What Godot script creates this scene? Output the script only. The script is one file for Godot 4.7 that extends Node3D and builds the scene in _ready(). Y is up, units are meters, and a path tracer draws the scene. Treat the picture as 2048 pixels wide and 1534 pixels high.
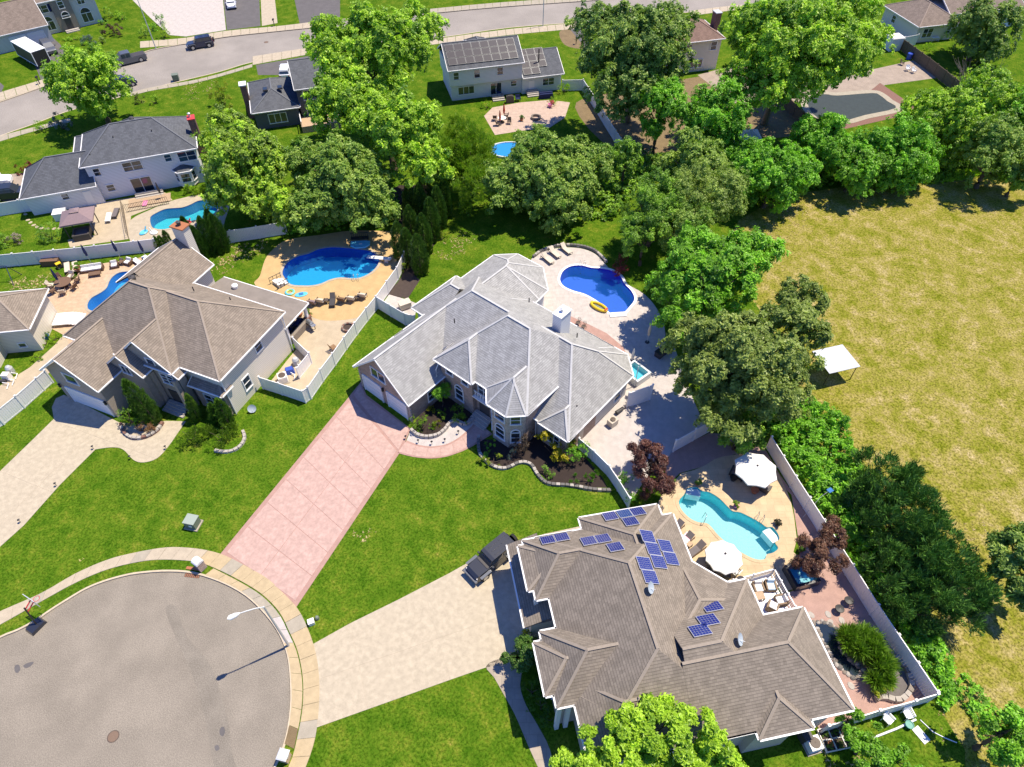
extends Node3D
var rng := RandomNumberGenerator.new()
var M := {}
var used := {}

func P(a: Array) -> PackedVector2Array:
	var o := PackedVector2Array()
	for i in range(0, a.size(), 2): o.append(Vector2(a[i], a[i + 1]))
	return o
func lin(r: float, g: float, b: float) -> Color: return Color(r, g, b).linear_to_srgb()
func numbered(n: String) -> String:
	var k: int = used.get(n, 0)
	used[n] = k + 1
	return n if k == 0 else "%s_%03d" % [n, k]
func tag(o: Node3D, label: String, category: String, group := "", kind := "") -> Node3D:
	o.set_meta("label", label); o.set_meta("category", category)
	if group: o.set_meta("group", group)
	if kind: o.set_meta("kind", kind)
	return o
func thing(n: String, label: String, category: String, at := Vector3.ZERO, turn := 0.0, group := "") -> Node3D:
	var o := Node3D.new()
	o.name = numbered(n); add_child(o); o.position = at; o.rotation.y = turn
	return tag(o, label, category, group)
func struct(o: Node3D, label := "") -> Node3D:
	o.set_meta("kind", "structure")
	if label: o.set_meta("label", label)
	return o
func dup(src: Node3D, label: String, at: Vector3, turn := 0.0, group := "") -> Node3D:
	var c: Node3D = src.duplicate()
	c.name = numbered(String(src.name).rstrip("0123456789").rstrip("_")); add_child(c); c.position = at; c.rotation.y = turn
	if label: c.set_meta("label", label)
	if group: c.set_meta("group", group)
	return c
# ---------- mesh collecting
func ST() -> SurfaceTool:
	var s := SurfaceTool.new()
	s.begin(Mesh.PRIMITIVE_TRIANGLES)
	return s
func part(n: String, s, m: Material, parent: Node = self) -> MeshInstance3D:
	var o := MeshInstance3D.new()
	o.mesh = s.commit() if s is SurfaceTool else s
	o.material_override = m
	if parent == self: o.name = numbered(n); add_child(o)
	else:
		o.name = n; parent.add_child(o, true)
	return o
func tri(s: SurfaceTool, a: Vector3, b: Vector3, c: Vector3, hint: Vector3, ua := Vector2.ZERO, ub := Vector2.ZERO, uc := Vector2.ZERO) -> void:
	var n := (c - a).cross(b - a)
	if n.length_squared() < 1e-14: return
	n = n.normalized()
	if n.dot(hint) < 0:
		n = -n
		var t := b; b = c; c = t
		var tu := ub; ub = uc; uc = tu
	s.set_normal(n); s.set_uv(ua); s.add_vertex(a)
	s.set_normal(n); s.set_uv(ub); s.add_vertex(b)
	s.set_normal(n); s.set_uv(uc); s.add_vertex(c)
func quad(s: SurfaceTool, a: Vector3, b: Vector3, c: Vector3, d: Vector3, hint: Vector3) -> void:
	var w := a.distance_to(b); var h := a.distance_to(d)
	tri(s, a, b, c, hint, Vector2(0, 0), Vector2(w, 0), Vector2(w, h))
	tri(s, a, c, d, hint, Vector2(0, 0), Vector2(w, h), Vector2(0, h))
func hexa(s: SurfaceTool, p: Array) -> void:   # eight corners: four below, four above, both in the same turn
	var c := Vector3.ZERO
	for q in p: c += q
	c /= 8.0
	for f in [[0, 1, 2, 3], [4, 5, 6, 7], [0, 1, 5, 4], [1, 2, 6, 5], [2, 3, 7, 6], [3, 0, 4, 7]]:
		var m: Vector3 = (p[f[0]] + p[f[1]] + p[f[2]] + p[f[3]]) / 4.0
		quad(s, p[f[0]], p[f[1]], p[f[2]], p[f[3]], m - c)
func bx(s: SurfaceTool, c: Vector3, z: Vector3, turn := 0.0, top := 1.0) -> void:   # a box about c; top < 1 draws the upper face in
	var b := Basis(Vector3.UP, turn); var h := z / 2.0; var p := []
	for y in [-1, 1]:
		var k: float = 1.0 if y < 0 else top
		for q in [[-1, -1], [1, -1], [1, 1], [-1, 1]]: p.append(c + b * Vector3(q[0] * h.x * k, y * h.y, q[1] * h.z * k))
	hexa(s, p)
func bar(s: SurfaceTool, a: Vector3, b: Vector3, w: float, h := 0.0) -> void:   # a square bar from a to b
	if h == 0.0: h = w
	var d := (b - a).normalized()
	var side := d.cross(Vector3.UP)
	side = Vector3.RIGHT if side.length() < 0.01 else side.normalized()
	var up := side.cross(d).normalized()
	var p := []
	for e in [a, b]:
		for q in [[-1, -1], [1, -1], [1, 1], [-1, 1]]: p.append(e + side * (q[0] * w / 2) + up * (q[1] * h / 2))
	hexa(s, p)
func tube(s: SurfaceTool, pts: Array, radii: Array, n := 8, closed := true) -> void:   # a round tube along points
	var rings := []
	for i in pts.size():
		var d: Vector3 = (pts[min(i + 1, pts.size() - 1)] - pts[max(i - 1, 0)]).normalized()
		var side := d.cross(Vector3.UP)
		side = Vector3.RIGHT if side.length() < 0.02 else side.normalized()
		var up := side.cross(d).normalized()
		var r: float = radii[min(i, radii.size() - 1)]
		var ring := []
		for k in n: ring.append([pts[i] + (side * cos(TAU * k / n) + up * sin(TAU * k / n)) * r, side * cos(TAU * k / n) + up * sin(TAU * k / n)])
		rings.append(ring)
	for i in rings.size() - 1:
		for k in n:
			var a = rings[i][k]; var b = rings[i][(k + 1) % n]; var c = rings[i + 1][(k + 1) % n]; var d2 = rings[i + 1][k]
			smooth(s, [a[0], b[0], c[0]], [a[1], b[1], c[1]])
			smooth(s, [a[0], c[0], d2[0]], [a[1], c[1], d2[1]])
	if closed:
		for e in [0, rings.size() - 1]:
			for k in n: tri(s, pts[e], rings[e][k][0], rings[e][(k + 1) % n][0], (pts[e] - pts[1 if e == 0 else e - 1]))
func smooth(s: SurfaceTool, p: Array, n: Array) -> void:
	var g: Vector3 = (p[2] - p[0]).cross(p[1] - p[0])
	if g.length_squared() < 1e-14: return
	var o := [0, 1, 2] if g.dot(n[0] + n[1] + n[2]) > 0 else [0, 2, 1]
	for i in o:
		s.set_normal(n[i]); s.set_uv(Vector2(p[i].x, p[i].y)); s.add_vertex(p[i])
func lathe(s: SurfaceTool, at: Vector3, prof: Array, n := 16, squash := 1.0) -> void:   # prof: [radius, height] pairs from below
	for i in prof.size() - 1:
		var p: Array = prof[i]; var q: Array = prof[i + 1]
		var sl := Vector2(q[1] - p[1], p[0] - q[0]).normalized()
		for k in n:
			var a0 := TAU * k / n; var a1 := TAU * (k + 1) / n
			var d0 := Vector3(cos(a0), 0, sin(a0) * squash); var d1 := Vector3(cos(a1), 0, sin(a1) * squash)
			var v := [at + d0 * p[0] + Vector3.UP * p[1], at + d1 * p[0] + Vector3.UP * p[1], at + d1 * q[0] + Vector3.UP * q[1], at + d0 * q[0] + Vector3.UP * q[1]]
			var m := [(d0 * sl.x + Vector3.UP * sl.y).normalized(), (d1 * sl.x + Vector3.UP * sl.y).normalized()]
			smooth(s, [v[0], v[1], v[2]], [m[0], m[1], m[1]])
			smooth(s, [v[0], v[2], v[3]], [m[0], m[1], m[0]])
# ---------- flat things with an outline
func area(p: PackedVector2Array) -> float:
	var a := 0.0
	for i in p.size(): a += p[i].cross(p[(i + 1) % p.size()])
	return a / 2.0
func curve(p: PackedVector2Array, steps := 6, closed := true) -> PackedVector2Array:   # a smooth line through points
	var o := PackedVector2Array(); var n := p.size()
	for i in (n if closed else n - 1):
		var a := p[(i - 1 + n) % n] if closed or i > 0 else p[i]
		var d := p[(i + 2) % n] if closed or i < n - 2 else p[i + 1]
		for k in steps: o.append(p[i].cubic_interpolate(p[(i + 1) % n], a, d, float(k) / steps))
	if not closed: o.append(p[n - 1])
	return o
func flat(s: SurfaceTool, p: PackedVector2Array, y: float, up := true) -> void:
	var t := Geometry2D.triangulate_polygon(p)
	for i in range(0, t.size(), 3):
		var a := p[t[i]]; var b := p[t[i + 1]]; var c := p[t[i + 2]]
		tri(s, Vector3(a.x, y, a.y), Vector3(b.x, y, b.y), Vector3(c.x, y, c.y), Vector3.UP if up else Vector3.DOWN, a, b, c)
func rim(s: SurfaceTool, p: PackedVector2Array, y0: float, y1: float, inward := false, open := false) -> void:
	var sg := 1.0 if (area(p) > 0) != inward else -1.0
	for i in (p.size() - 1 if open else p.size()):
		var a := p[i]; var b := p[(i + 1) % p.size()]
		var d := (b - a).normalized(); var n := Vector3(d.y, 0, -d.x) * sg
		quad(s, Vector3(a.x, y0, a.y), Vector3(b.x, y0, b.y), Vector3(b.x, y1, b.y), Vector3(a.x, y1, a.y), n)
func slab(s: SurfaceTool, p: PackedVector2Array, y0: float, y1: float) -> void:
	flat(s, p, y1); rim(s, p, y0, y1)
func pieces(outer: PackedVector2Array, holes: Array) -> Array:   # an outline without some areas, as outlines free of holes
	var list := [outer]
	for h in holes:
		var x := 0.0
		for q in h: x += q.x
		x /= h.size()
		var out := []
		for p in list:
			if Geometry2D.intersect_polygons(p, h).is_empty():
				out.append(p); continue
			for side in [PackedVector2Array([Vector2(-900, -900), Vector2(x, -900), Vector2(x, 900), Vector2(-900, 900)]), PackedVector2Array([Vector2(x, -900), Vector2(900, -900), Vector2(900, 900), Vector2(x, 900)])]:
				for half in Geometry2D.intersect_polygons(p, side):
					for r in Geometry2D.clip_polygons(half, h): out.append(r)
		list = out
	return list
func sheet(n: String, outer: PackedVector2Array, y: float, m: Material, holes := [], thick := 0.0, parent: Node = self) -> MeshInstance3D:
	var s := ST()
	for p in pieces(outer, holes):
		if absf(area(p)) > 0.0005:
			if thick > 0.0: slab(s, p, y - thick, y)
			else: flat(s, p, y)
	return part(n, s, m, parent)
func along(p: PackedVector2Array, closed := false) -> Array:   # running lengths
	var o := [0.0]
	for i in (p.size() if closed else p.size() - 1): o.append(o[-1] + p[i].distance_to(p[(i + 1) % p.size()]))
	return o
func at_share(p: PackedVector2Array, t: float) -> Vector2:
	var l := along(p); var w: float = clampf(t, 0, 1) * l[-1]
	for i in p.size() - 1:
		if w <= l[i + 1] + 1e-6: return p[i].lerp(p[i + 1], (w - l[i]) / maxf(l[i + 1] - l[i], 1e-6))
	return p[p.size() - 1]
func ribbon(s: SurfaceTool, p: PackedVector2Array, w: float, y0: float, y1: float, closed := false) -> void:   # a low wall or kerb along a line
	var l := PackedVector2Array(); var r := PackedVector2Array(); var n := p.size()
	for i in n:
		var a := p[(i - 1 + n) % n] if closed or i > 0 else p[i]
		var b := p[(i + 1) % n] if closed or i < n - 1 else p[i]
		var d := (b - a).normalized(); var k := Vector2(-d.y, d.x) * w / 2
		l.append(p[i] + k); r.append(p[i] - k)
	for i in (n if closed else n - 1):
		var j := (i + 1) % n; var q := []
		for y in [y0, y1]: q += [Vector3(l[i].x, y, l[i].y), Vector3(l[j].x, y, l[j].y), Vector3(r[j].x, y, r[j].y), Vector3(r[i].x, y, r[i].y)]
		hexa(s, q)

# ---------- materials
func noise_tex(sd: int, freq: float, oct: int, cols: Array, size := 512, gain := 0.6) -> NoiseTexture2D:
	var f := FastNoiseLite.new()
	f.seed = sd; f.frequency = freq; f.noise_type = FastNoiseLite.TYPE_SIMPLEX_SMOOTH; f.fractal_octaves = oct; f.fractal_gain = gain
	var g := Gradient.new(); var off := PackedFloat32Array(); var cc := PackedColorArray()
	for c in cols:
		off.append(c[0]); cc.append(c[1])
	g.offsets = off; g.colors = cc
	var t := NoiseTexture2D.new()
	t.width = size; t.height = size; t.seamless = true; t.seamless_blend_skirt = 0.2; t.noise = f; t.color_ramp = g; t.normalize = true
	return t
func grey(lo: float, hi: float, sd: int, freq: float, oct := 5, size := 512) -> NoiseTexture2D:
	return noise_tex(sd, freq, oct, [[0.15, lin(lo, lo, lo)], [0.85, lin(hi, hi, hi)]], size)
var TX := {}
func mk(c: Color, rough := 0.85, tex := "", tile := 1.0, fine := "", fine_tile := 1.0, world := true) -> StandardMaterial3D:
	var m := StandardMaterial3D.new()
	m.albedo_color = c; m.roughness = rough; m.metallic_specular = 0.35
	if tex:
		m.albedo_texture = TX[tex]
		if world:
			m.uv1_triplanar = true; m.uv1_world_triplanar = true
		m.uv1_scale = Vector3.ONE / tile
	if fine:
		m.detail_enabled = true; m.detail_albedo = TX[fine]; m.detail_blend_mode = BaseMaterial3D.BLEND_MODE_MUL
		m.detail_uv_layer = BaseMaterial3D.DETAIL_UV_2; m.uv2_triplanar = true; m.uv2_world_triplanar = true; m.uv2_scale = Vector3.ONE / fine_tile
	return m
func paint(c: Color, rough := 0.5, metal := 0.0) -> StandardMaterial3D:
	var m := StandardMaterial3D.new()
	m.albedo_color = c; m.roughness = rough; m.metallic = metal
	return m
func img(w: int, h: int, f: Callable) -> ImageTexture:
	var im := Image.create(w, h, false, Image.FORMAT_RGBA8)
	for y in h:
		for x in w:
			var v: float = clampf(f.call(x, y), 0, 1)
			im.set_pixel(x, y, Color(v, v, v))
	return ImageTexture.create_from_image(im)
func materials() -> void:
	TX.soft = grey(0.84, 1.0, 1, 0.012, 6)
	TX.speck = grey(0.45, 1.0, 2, 0.09, 4)
	TX.grit = noise_tex(3, 0.16, 3, [[0.25, lin(0.66, 0.66, 0.66)], [0.75, lin(1, 1, 1)]])
	TX.mottle = grey(0.78, 1.0, 8, 0.02, 6, 512)
	TX.blotch = grey(0.8, 1.0, 4, 0.006, 6, 1024)
	TX.lawn = noise_tex(11, 0.009, 8, [[0.18, lin(0.050, 0.125, 0.006)], [0.38, lin(0.082, 0.165, 0.010)], [0.55, lin(0.115, 0.195, 0.014)], [0.74, lin(0.175, 0.225, 0.022)], [0.92, lin(0.34, 0.29, 0.07)]], 1024, 0.85)
	TX.blade = noise_tex(12, 0.05, 5, [[0.28, lin(0.36, 0.42, 0.32)], [0.5, lin(0.80, 0.82, 0.80)], [0.72, lin(1, 1, 1)]], 512, 0.85)
	TX.field = noise_tex(13, 0.009, 8, [[0.15, lin(0.17, 0.20, 0.012)], [0.36, lin(0.27, 0.265, 0.04)], [0.55, lin(0.36, 0.31, 0.085)], [0.72, lin(0.45, 0.37, 0.16)], [0.92, lin(0.66, 0.52, 0.30)]], 1024, 0.85)
	TX.straw = noise_tex(14, 0.05, 5, [[0.28, lin(0.32, 0.34, 0.28)], [0.5, lin(0.78, 0.78, 0.76)], [0.72, lin(1, 1, 1)]], 512, 0.85)
	var r := RandomNumberGenerator.new(); r.seed = 5
	var tone := []
	for i in 4096: tone.append(r.randf())
	# courses of shingles, 0.2 m high, with uneven tabs
	TX.shingle = img(256, 256, func(x, y):
		var row: int = y / 16
		var off: int = int(tone[row] * 40)
		var tab: int = ((x + off) % 256) / 22
		var v: float = 0.82 + 0.12 * float(tone[(row * 13 + tab * 7) % 4096]) + 0.06 * float(tone[(x * 31 + y * 17) % 4096])
		if y % 16 < 3: v *= 0.80
		if (x + off) % 22 < 1: v *= 0.82
		return v)
	TX.siding = img(16, 64, func(_x, y): return 0.80 if y % 16 < 3 else (0.97 if y % 16 < 6 else 1.0))
	TX.brick = img(256, 128, func(x, y):
		var row: int = y / 8
		var xx: int = (x + (row % 2) * 12) % 256
		if y % 8 < 1 or xx % 24 < 1: return 0.80
		return 0.80 + 0.2 * float(tone[(row * 37 + (xx / 24) * 11) % 4096]))
	TX.stamp = img(256, 256, func(x, y):   # the mason's imprint: large ashlar cells pressed in the surface
		var row: int = y / 64
		var xx: int = (x + (row % 2) * 48) % 256
		var wide: int = 96 if row % 2 == 0 else 64
		var k: float = 0.955 + 0.045 * float(tone[(row * 5 + (xx / wide) * 3) % 4096])
		if y % 64 < 3 or xx % wide < 3: return 0.88
		if row % 2 == 1 and y % 64 > 30 and y % 64 < 33 and xx / wide == 1: return 0.89
		return k - 0.05 * float(tone[(x * 13 + y * 29) % 4096]))
	M.lawn = mk(Color.WHITE, 0.95, "lawn", 26.0, "blade", 7.0)
	M.lawn.metallic_specular = 0.1
	M.field = mk(Color.WHITE, 0.95, "field", 34.0, "straw", 8.0)
	M.field.metallic_specular = 0.1
	M.asphalt = mk(lin(0.325, 0.288, 0.235), 0.95, "blotch", 30.0, "grit", 9.0)
	M.road = mk(lin(0.38, 0.345, 0.31), 0.95, "blotch", 60.0, "grit", 12.0)
	M.blacktop = mk(lin(0.16, 0.15, 0.15), 0.95, "soft", 12.0, "grit", 3.0)
	M.walk = mk(lin(0.56, 0.48, 0.36), 0.9, "soft", 5.0, "grit", 2.0)
	M.walk2 = mk(lin(0.47, 0.42, 0.33), 0.9, "soft", 5.0, "grit", 2.0)
	M.walk3 = mk(lin(0.58, 0.46, 0.28), 0.9, "soft", 5.0, "grit", 2.0)
	M.kerb = mk(lin(0.56, 0.47, 0.34), 0.9, "soft", 3.0)
	M.pink = mk(lin(0.56, 0.385, 0.33), 0.8, "soft", 2.4, "mottle", 9.0)
	M.pink2 = mk(lin(0.50, 0.31, 0.26), 0.8, "soft", 5.0, "grit", 2.0)
	M.beige = mk(lin(0.60, 0.52, 0.39), 0.85, "mottle", 7.0, "grit", 4.0)
	M.beige_joint = mk(lin(0.46, 0.40, 0.31), 0.9, "soft", 5.0)
	M.patio = mk(lin(0.62, 0.48, 0.30), 0.85, "soft", 9.0, "stamp", 2.6)
	M.tan = mk(lin(0.64, 0.45, 0.22), 0.85, "soft", 8.0, "grit", 2.0)
	M.tan2 = mk(lin(0.58, 0.48, 0.34), 0.85, "soft", 8.0, "grit", 2.0)
	M.peach = mk(lin(0.62, 0.45, 0.30), 0.85, "mottle", 7.0, "stamp", 2.4)
	M.paver = mk(lin(0.56, 0.51, 0.47), 0.85, "soft", 4.0, "stamp", 2.0)
	M.gravel = mk(lin(0.70, 0.64, 0.60), 0.95, "soft", 6.0, "speck", 2.2)
	M.redgravel = mk(lin(0.58, 0.38, 0.32), 0.95, "soft", 6.0, "speck", 2.2)
	M.darkgravel = mk(lin(0.22, 0.20, 0.19), 0.95, "soft", 6.0, "speck", 2.0)
	M.litter = mk(lin(0.22, 0.18, 0.09), 0.95, "blotch", 4.0, "speck", 1.6)
	M.mulch = mk(lin(0.055, 0.04, 0.035), 0.95, "soft", 4.0, "speck", 1.6)
	M.dirt = mk(lin(0.30, 0.22, 0.12), 0.95, "blotch", 9.0, "speck", 2.5)
	M.oldpave = mk(lin(0.44, 0.36, 0.29), 0.95, "blotch", 12.0, "grit", 2.0)
	M.redbrick = mk(lin(0.36, 0.20, 0.16), 0.9, "speck", 3.0, "grit", 1.0)
	for a in [["roof_grey", lin(0.47, 0.47, 0.46)], ["roof_taupe", lin(0.34, 0.285, 0.23)], ["roof_brown", lin(0.31, 0.265, 0.215)], ["roof_slate", lin(0.155, 0.165, 0.185)], ["roof_tan", lin(0.30, 0.24, 0.20)], ["roof_rust", lin(0.30, 0.20, 0.16)]]:
		M[a[0]] = mk(a[1], 0.95, "shingle", 3.2, "soft", 7.0, false)
		var cap: StandardMaterial3D = mk(a[1] * 1.0, 0.95, "soft", 2.0)
		M[a[0] + "_cap"] = cap
	M.roof_grey_cap.albedo_color = lin(0.53, 0.53, 0.52)
	M.roll = mk(lin(0.25, 0.22, 0.195), 0.95, "blotch", 9.0)
	for a in [["side_white", lin(0.74, 0.76, 0.80)], ["side_cream", lin(0.74, 0.69, 0.60)], ["side_tan", lin(0.58, 0.50, 0.41)], ["side_navy", lin(0.10, 0.115, 0.14)], ["side_grey", lin(0.62, 0.61, 0.60)]]:
		M[a[0]] = mk(a[1], 0.6, "siding", 0.8, "", 1.0, false)
	M.brick = mk(lin(0.50, 0.37, 0.30), 0.9, "brick", 3.0, "", 1.0, false)
	M.brick.uv1_scale = Vector3(0.33, 0.66, 1)
	M.brick_pale = mk(lin(0.60, 0.50, 0.42), 0.9, "brick", 3.0, "", 1.0, false)
	M.brick_pale.uv1_scale = Vector3(0.33, 0.66, 1)
	M.stucco = mk(lin(0.50, 0.43, 0.36), 0.9, "soft", 3.0, "grit", 1.0)
	M.stone = mk(lin(0.42, 0.36, 0.30), 0.9, "speck", 3.0, "grit", 1.0)
	M.stone_pale = mk(lin(0.52, 0.48, 0.43), 0.9, "soft", 2.0, "grit", 1.0)
	M.stone_dark = mk(lin(0.20, 0.19, 0.18), 0.9, "soft", 2.0, "grit", 1.0)
	M.white = paint(lin(0.80, 0.80, 0.80), 0.45)
	M.vinyl = paint(lin(0.80, 0.79, 0.79), 0.4)
	M.trim = paint(lin(0.76, 0.74, 0.70), 0.5)
	M.trim_tan = paint(lin(0.48, 0.42, 0.35), 0.5)
	M.glass = paint(lin(0.025, 0.035, 0.05), 0.06); M.glass.metallic_specular = 0.7
	M.black = paint(lin(0.018, 0.018, 0.02), 0.5)
	M.rubber = paint(lin(0.02, 0.02, 0.02), 0.9)
	M.dark = paint(lin(0.055, 0.05, 0.05), 0.6)
	M.steel = paint(lin(0.5, 0.52, 0.55), 0.35, 0.8)
	M.galv = paint(lin(0.55, 0.57, 0.58), 0.5, 0.3)
	M.iron = paint(lin(0.09, 0.065, 0.05), 0.6)
	M.navy = paint(lin(0.012, 0.02, 0.06), 0.25); M.navy.clearcoat_enabled = true; M.navy.clearcoat = 0.7
	M.carblack = paint(lin(0.015, 0.018, 0.028), 0.25); M.carblack.clearcoat_enabled = true; M.carblack.clearcoat = 0.7
	M.cargrey = paint(lin(0.10, 0.11, 0.13), 0.3, 0.3); M.cargrey.clearcoat_enabled = true
	M.carwhite = paint(lin(0.75, 0.76, 0.78), 0.3); M.carwhite.clearcoat_enabled = true
	M.fabric_white = mk(lin(0.78, 0.77, 0.74), 0.9, "soft", 2.0)
	M.fabric_tan = mk(lin(0.62, 0.55, 0.45), 0.9, "soft", 2.0)
	M.fabric_grey = mk(lin(0.17, 0.15, 0.15), 0.9, "soft", 2.0)
	M.fabric_mauve = mk(lin(0.27, 0.20, 0.21), 0.9, "soft", 2.0)
	M.fabric_navy = mk(lin(0.02, 0.03, 0.10), 0.85, "soft", 2.0)
	M.fabric_blue = mk(lin(0.05, 0.18, 0.45), 0.8, "soft", 2.0)
	M.fabric_red = mk(lin(0.55, 0.06, 0.03), 0.85, "soft", 2.0)
	M.wicker = mk(lin(0.23, 0.14, 0.09), 0.85, "speck", 0.8)
	M.wood = mk(lin(0.30, 0.18, 0.10), 0.8, "soft", 1.5)
	M.wood_old = mk(lin(0.20, 0.155, 0.11), 0.9, "speck", 1.5)
	M.deckwood = mk(lin(0.48, 0.35, 0.23), 0.85, "soft", 1.5)
	M.terracotta = mk(lin(0.40, 0.16, 0.08), 0.85, "soft", 1.0)
	M.yellow = paint(lin(0.72, 0.50, 0.02), 0.4)
	M.skyblue = paint(lin(0.12, 0.50, 0.72), 0.4)
	M.lime = paint(lin(0.42, 0.72, 0.10), 0.4)
	M.rose = paint(lin(0.75, 0.25, 0.42), 0.5)
	M.red = paint(lin(0.55, 0.05, 0.05), 0.5)
	M.cell = paint(lin(0.018, 0.028, 0.19), 0.12); M.cell.metallic_specular = 0.6
	M.cell2 = paint(lin(0.02, 0.06, 0.22), 0.12); M.cell2.metallic_specular = 0.6
	M.cellblack = paint(lin(0.075, 0.07, 0.08), 0.4); M.cellblack.metallic_specular = 0.2
	M.alu = paint(lin(0.62, 0.62, 0.66), 0.4, 0.4)
	M.bark = mk(lin(0.16, 0.12, 0.085), 0.95, "speck", 1.0)
	M.bark_pale = mk(lin(0.30, 0.26, 0.21), 0.95, "speck", 1.0)
	M.transformer = paint(lin(0.16, 0.19, 0.15), 0.6)
	M.cover = mk(lin(0.045, 0.06, 0.06), 0.6, "blotch", 6.0, "soft", 2.0)
	M.skin = paint(lin(0.42, 0.25, 0.17), 0.6)
	M.hair = paint(lin(0.03, 0.02, 0.015), 0.7)
	M.brown_cloth = paint(lin(0.16, 0.09, 0.06), 0.9)
	M.patch = mk(lin(0.285, 0.255, 0.21), 0.95, "blotch", 20.0, "grit", 9.0)
	M.wornlawn = mk(lin(0.42, 0.34, 0.13), 0.95, "blotch", 7.0, "blade", 2.5)
	M.greypath = mk(lin(0.42, 0.36, 0.29), 0.85, "soft", 8.0, "stamp", 3.2)
	M.mulch2 = mk(lin(0.10, 0.075, 0.065), 0.95, "soft", 4.0, "speck", 1.6)
	M.pave_herring = mk(lin(0.55, 0.42, 0.34), 0.9, "soft", 4.0, "stamp", 1.8)
	M.cover_tub = mk(lin(0.10, 0.11, 0.13), 0.7, "soft", 2.0)
	M.tub = paint(lin(0.10, 0.5, 0.62), 0.3)
	M.leaf = StandardMaterial3D.new()
	M.leaf.vertex_color_use_as_albedo = true; M.leaf.roughness = 0.42; M.leaf.metallic_specular = 0.45
	M.leaf.backlight_enabled = true; M.leaf.backlight = lin(0.62, 0.75, 0.3)
	M.needle = M.leaf.duplicate(); M.needle.backlight_enabled = false
	M.redleaf = M.leaf.duplicate(); M.redleaf.backlight = lin(0.5, 0.3, 0.25)
	for a in [["water_blue", lin(0.03, 0.3, 0.75), 0.14], ["water_teal", lin(0.05, 0.5, 0.6), 0.12], ["water_dark", lin(0.02, 0.05, 0.05), 0.6]]:
		var w := paint(a[1], 0.04)
		w.albedo_color.a = a[2]; w.transparency = BaseMaterial3D.TRANSPARENCY_ALPHA; w.metallic_specular = 0.4
		M[a[0]] = w
	var mirror := noise_tex(21, 0.02, 3, [[0.0, Color.BLACK], [1.0, Color.WHITE]])
	mirror.as_normal_map = true; mirror.bump_strength = 1.0; mirror.color_ramp = null
	for k in ["water_blue", "water_teal"]:
		M[k].normal_enabled = true; M[k].normal_texture = mirror; M[k].normal_scale = 0.25; M[k].uv1_triplanar = true; M[k].uv1_world_triplanar = true; M[k].uv1_scale = Vector3.ONE / 3.0

# ---------- the setting
var pool_outlines := {}
func outlines() -> void:
	pool_outlines.deep = curve(P([5.83, -64.22, 6.3, -65.42, 7.27, -66.23, 8.53, -66.35, 9.66, -65.91, 11.05, -65.76, 12.24, -65.3, 13.07, -64.34, 13.4, -62.93, 14, -61.78, 14.28, -60.64, 14.11, -59.75, 13.42, -58.7, 12.86, -57.97, 12.22, -57.63, 11.35, -57.63, 10.84, -58.4, 10.2, -59.49, 9.39, -60.38, 8.4, -61.16, 7.24, -61.66, 6.22, -62.42, 5.81, -63.28]), 3)
	pool_outlines.diving = curve(P([-27.86, -65.24, -27.62, -66.95, -26.68, -68.08, -25.38, -68.71, -24.28, -69.61, -22.75, -70, -20.97, -69.87, -19.33, -69.61, -17.83, -69.23, -16.94, -68.46, -16.39, -67.33, -16.61, -65.97, -17.23, -64.88, -18.19, -64.09, -19.24, -63.92, -20.64, -64.09, -21.8, -63.69, -22.73, -62.98, -23.73, -62.63, -24.93, -62.59, -26.34, -62.82, -27.36, -64.04]), 3)
	pool_outlines.aqua = curve(P([15.01, -32.87, 15.58, -33.54, 16.04, -34.22, 16.88, -34.35, 17.27, -33.95, 17.94, -33.81, 18.73, -33.14, 19.25, -32.34, 19.65, -31.82, 20.25, -31.72, 21.04, -31.24, 21.8, -30.67, 22.25, -30.23, 22.75, -30.23, 23.05, -29.67, 23.04, -29.06, 22.6, -28.75, 22.73, -28.21, 22.19, -27.79, 21.61, -27.62, 21.34, -27.2, 20.74, -27.15, 20.24, -27.32, 19.77, -27.62, 19.12, -28.09, 18.49, -28.69, 17.87, -29.42, 17.46, -30.17, 17.1, -30.61, 16.34, -30.73, 15.64, -31.18, 15.1, -32.02]), 3)
	pool_outlines.narrow = curve(P([-49.06, -59.25, -49.07, -60.36, -48.39, -61.26, -48, -62.17, -48.15, -63.33, -48.06, -64.28, -47.57, -65, -46.56, -65.19, -45.74, -65.04, -45.06, -63.8, -45.44, -62.17, -46.04, -60.58, -46.56, -59.25, -47.59, -58.17, -48.55, -58.38]), 3)
	pool_outlines.neighbour = curve(P([-47.83, -76.38, -47.43, -77.36, -46.58, -78.26, -45.5, -78.52, -44.38, -78.66, -43.44, -79.37, -42.75, -80.19, -41.65, -80.44, -40.43, -80.3, -39.58, -79.37, -39.4, -78.36, -39.7, -77.36, -40.27, -76.57, -41.04, -76.09, -42.26, -75.6, -43.19, -74.93, -44.1, -74.26, -45.07, -73.79, -46.23, -73.88, -46.99, -74.45]), 3)
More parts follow.
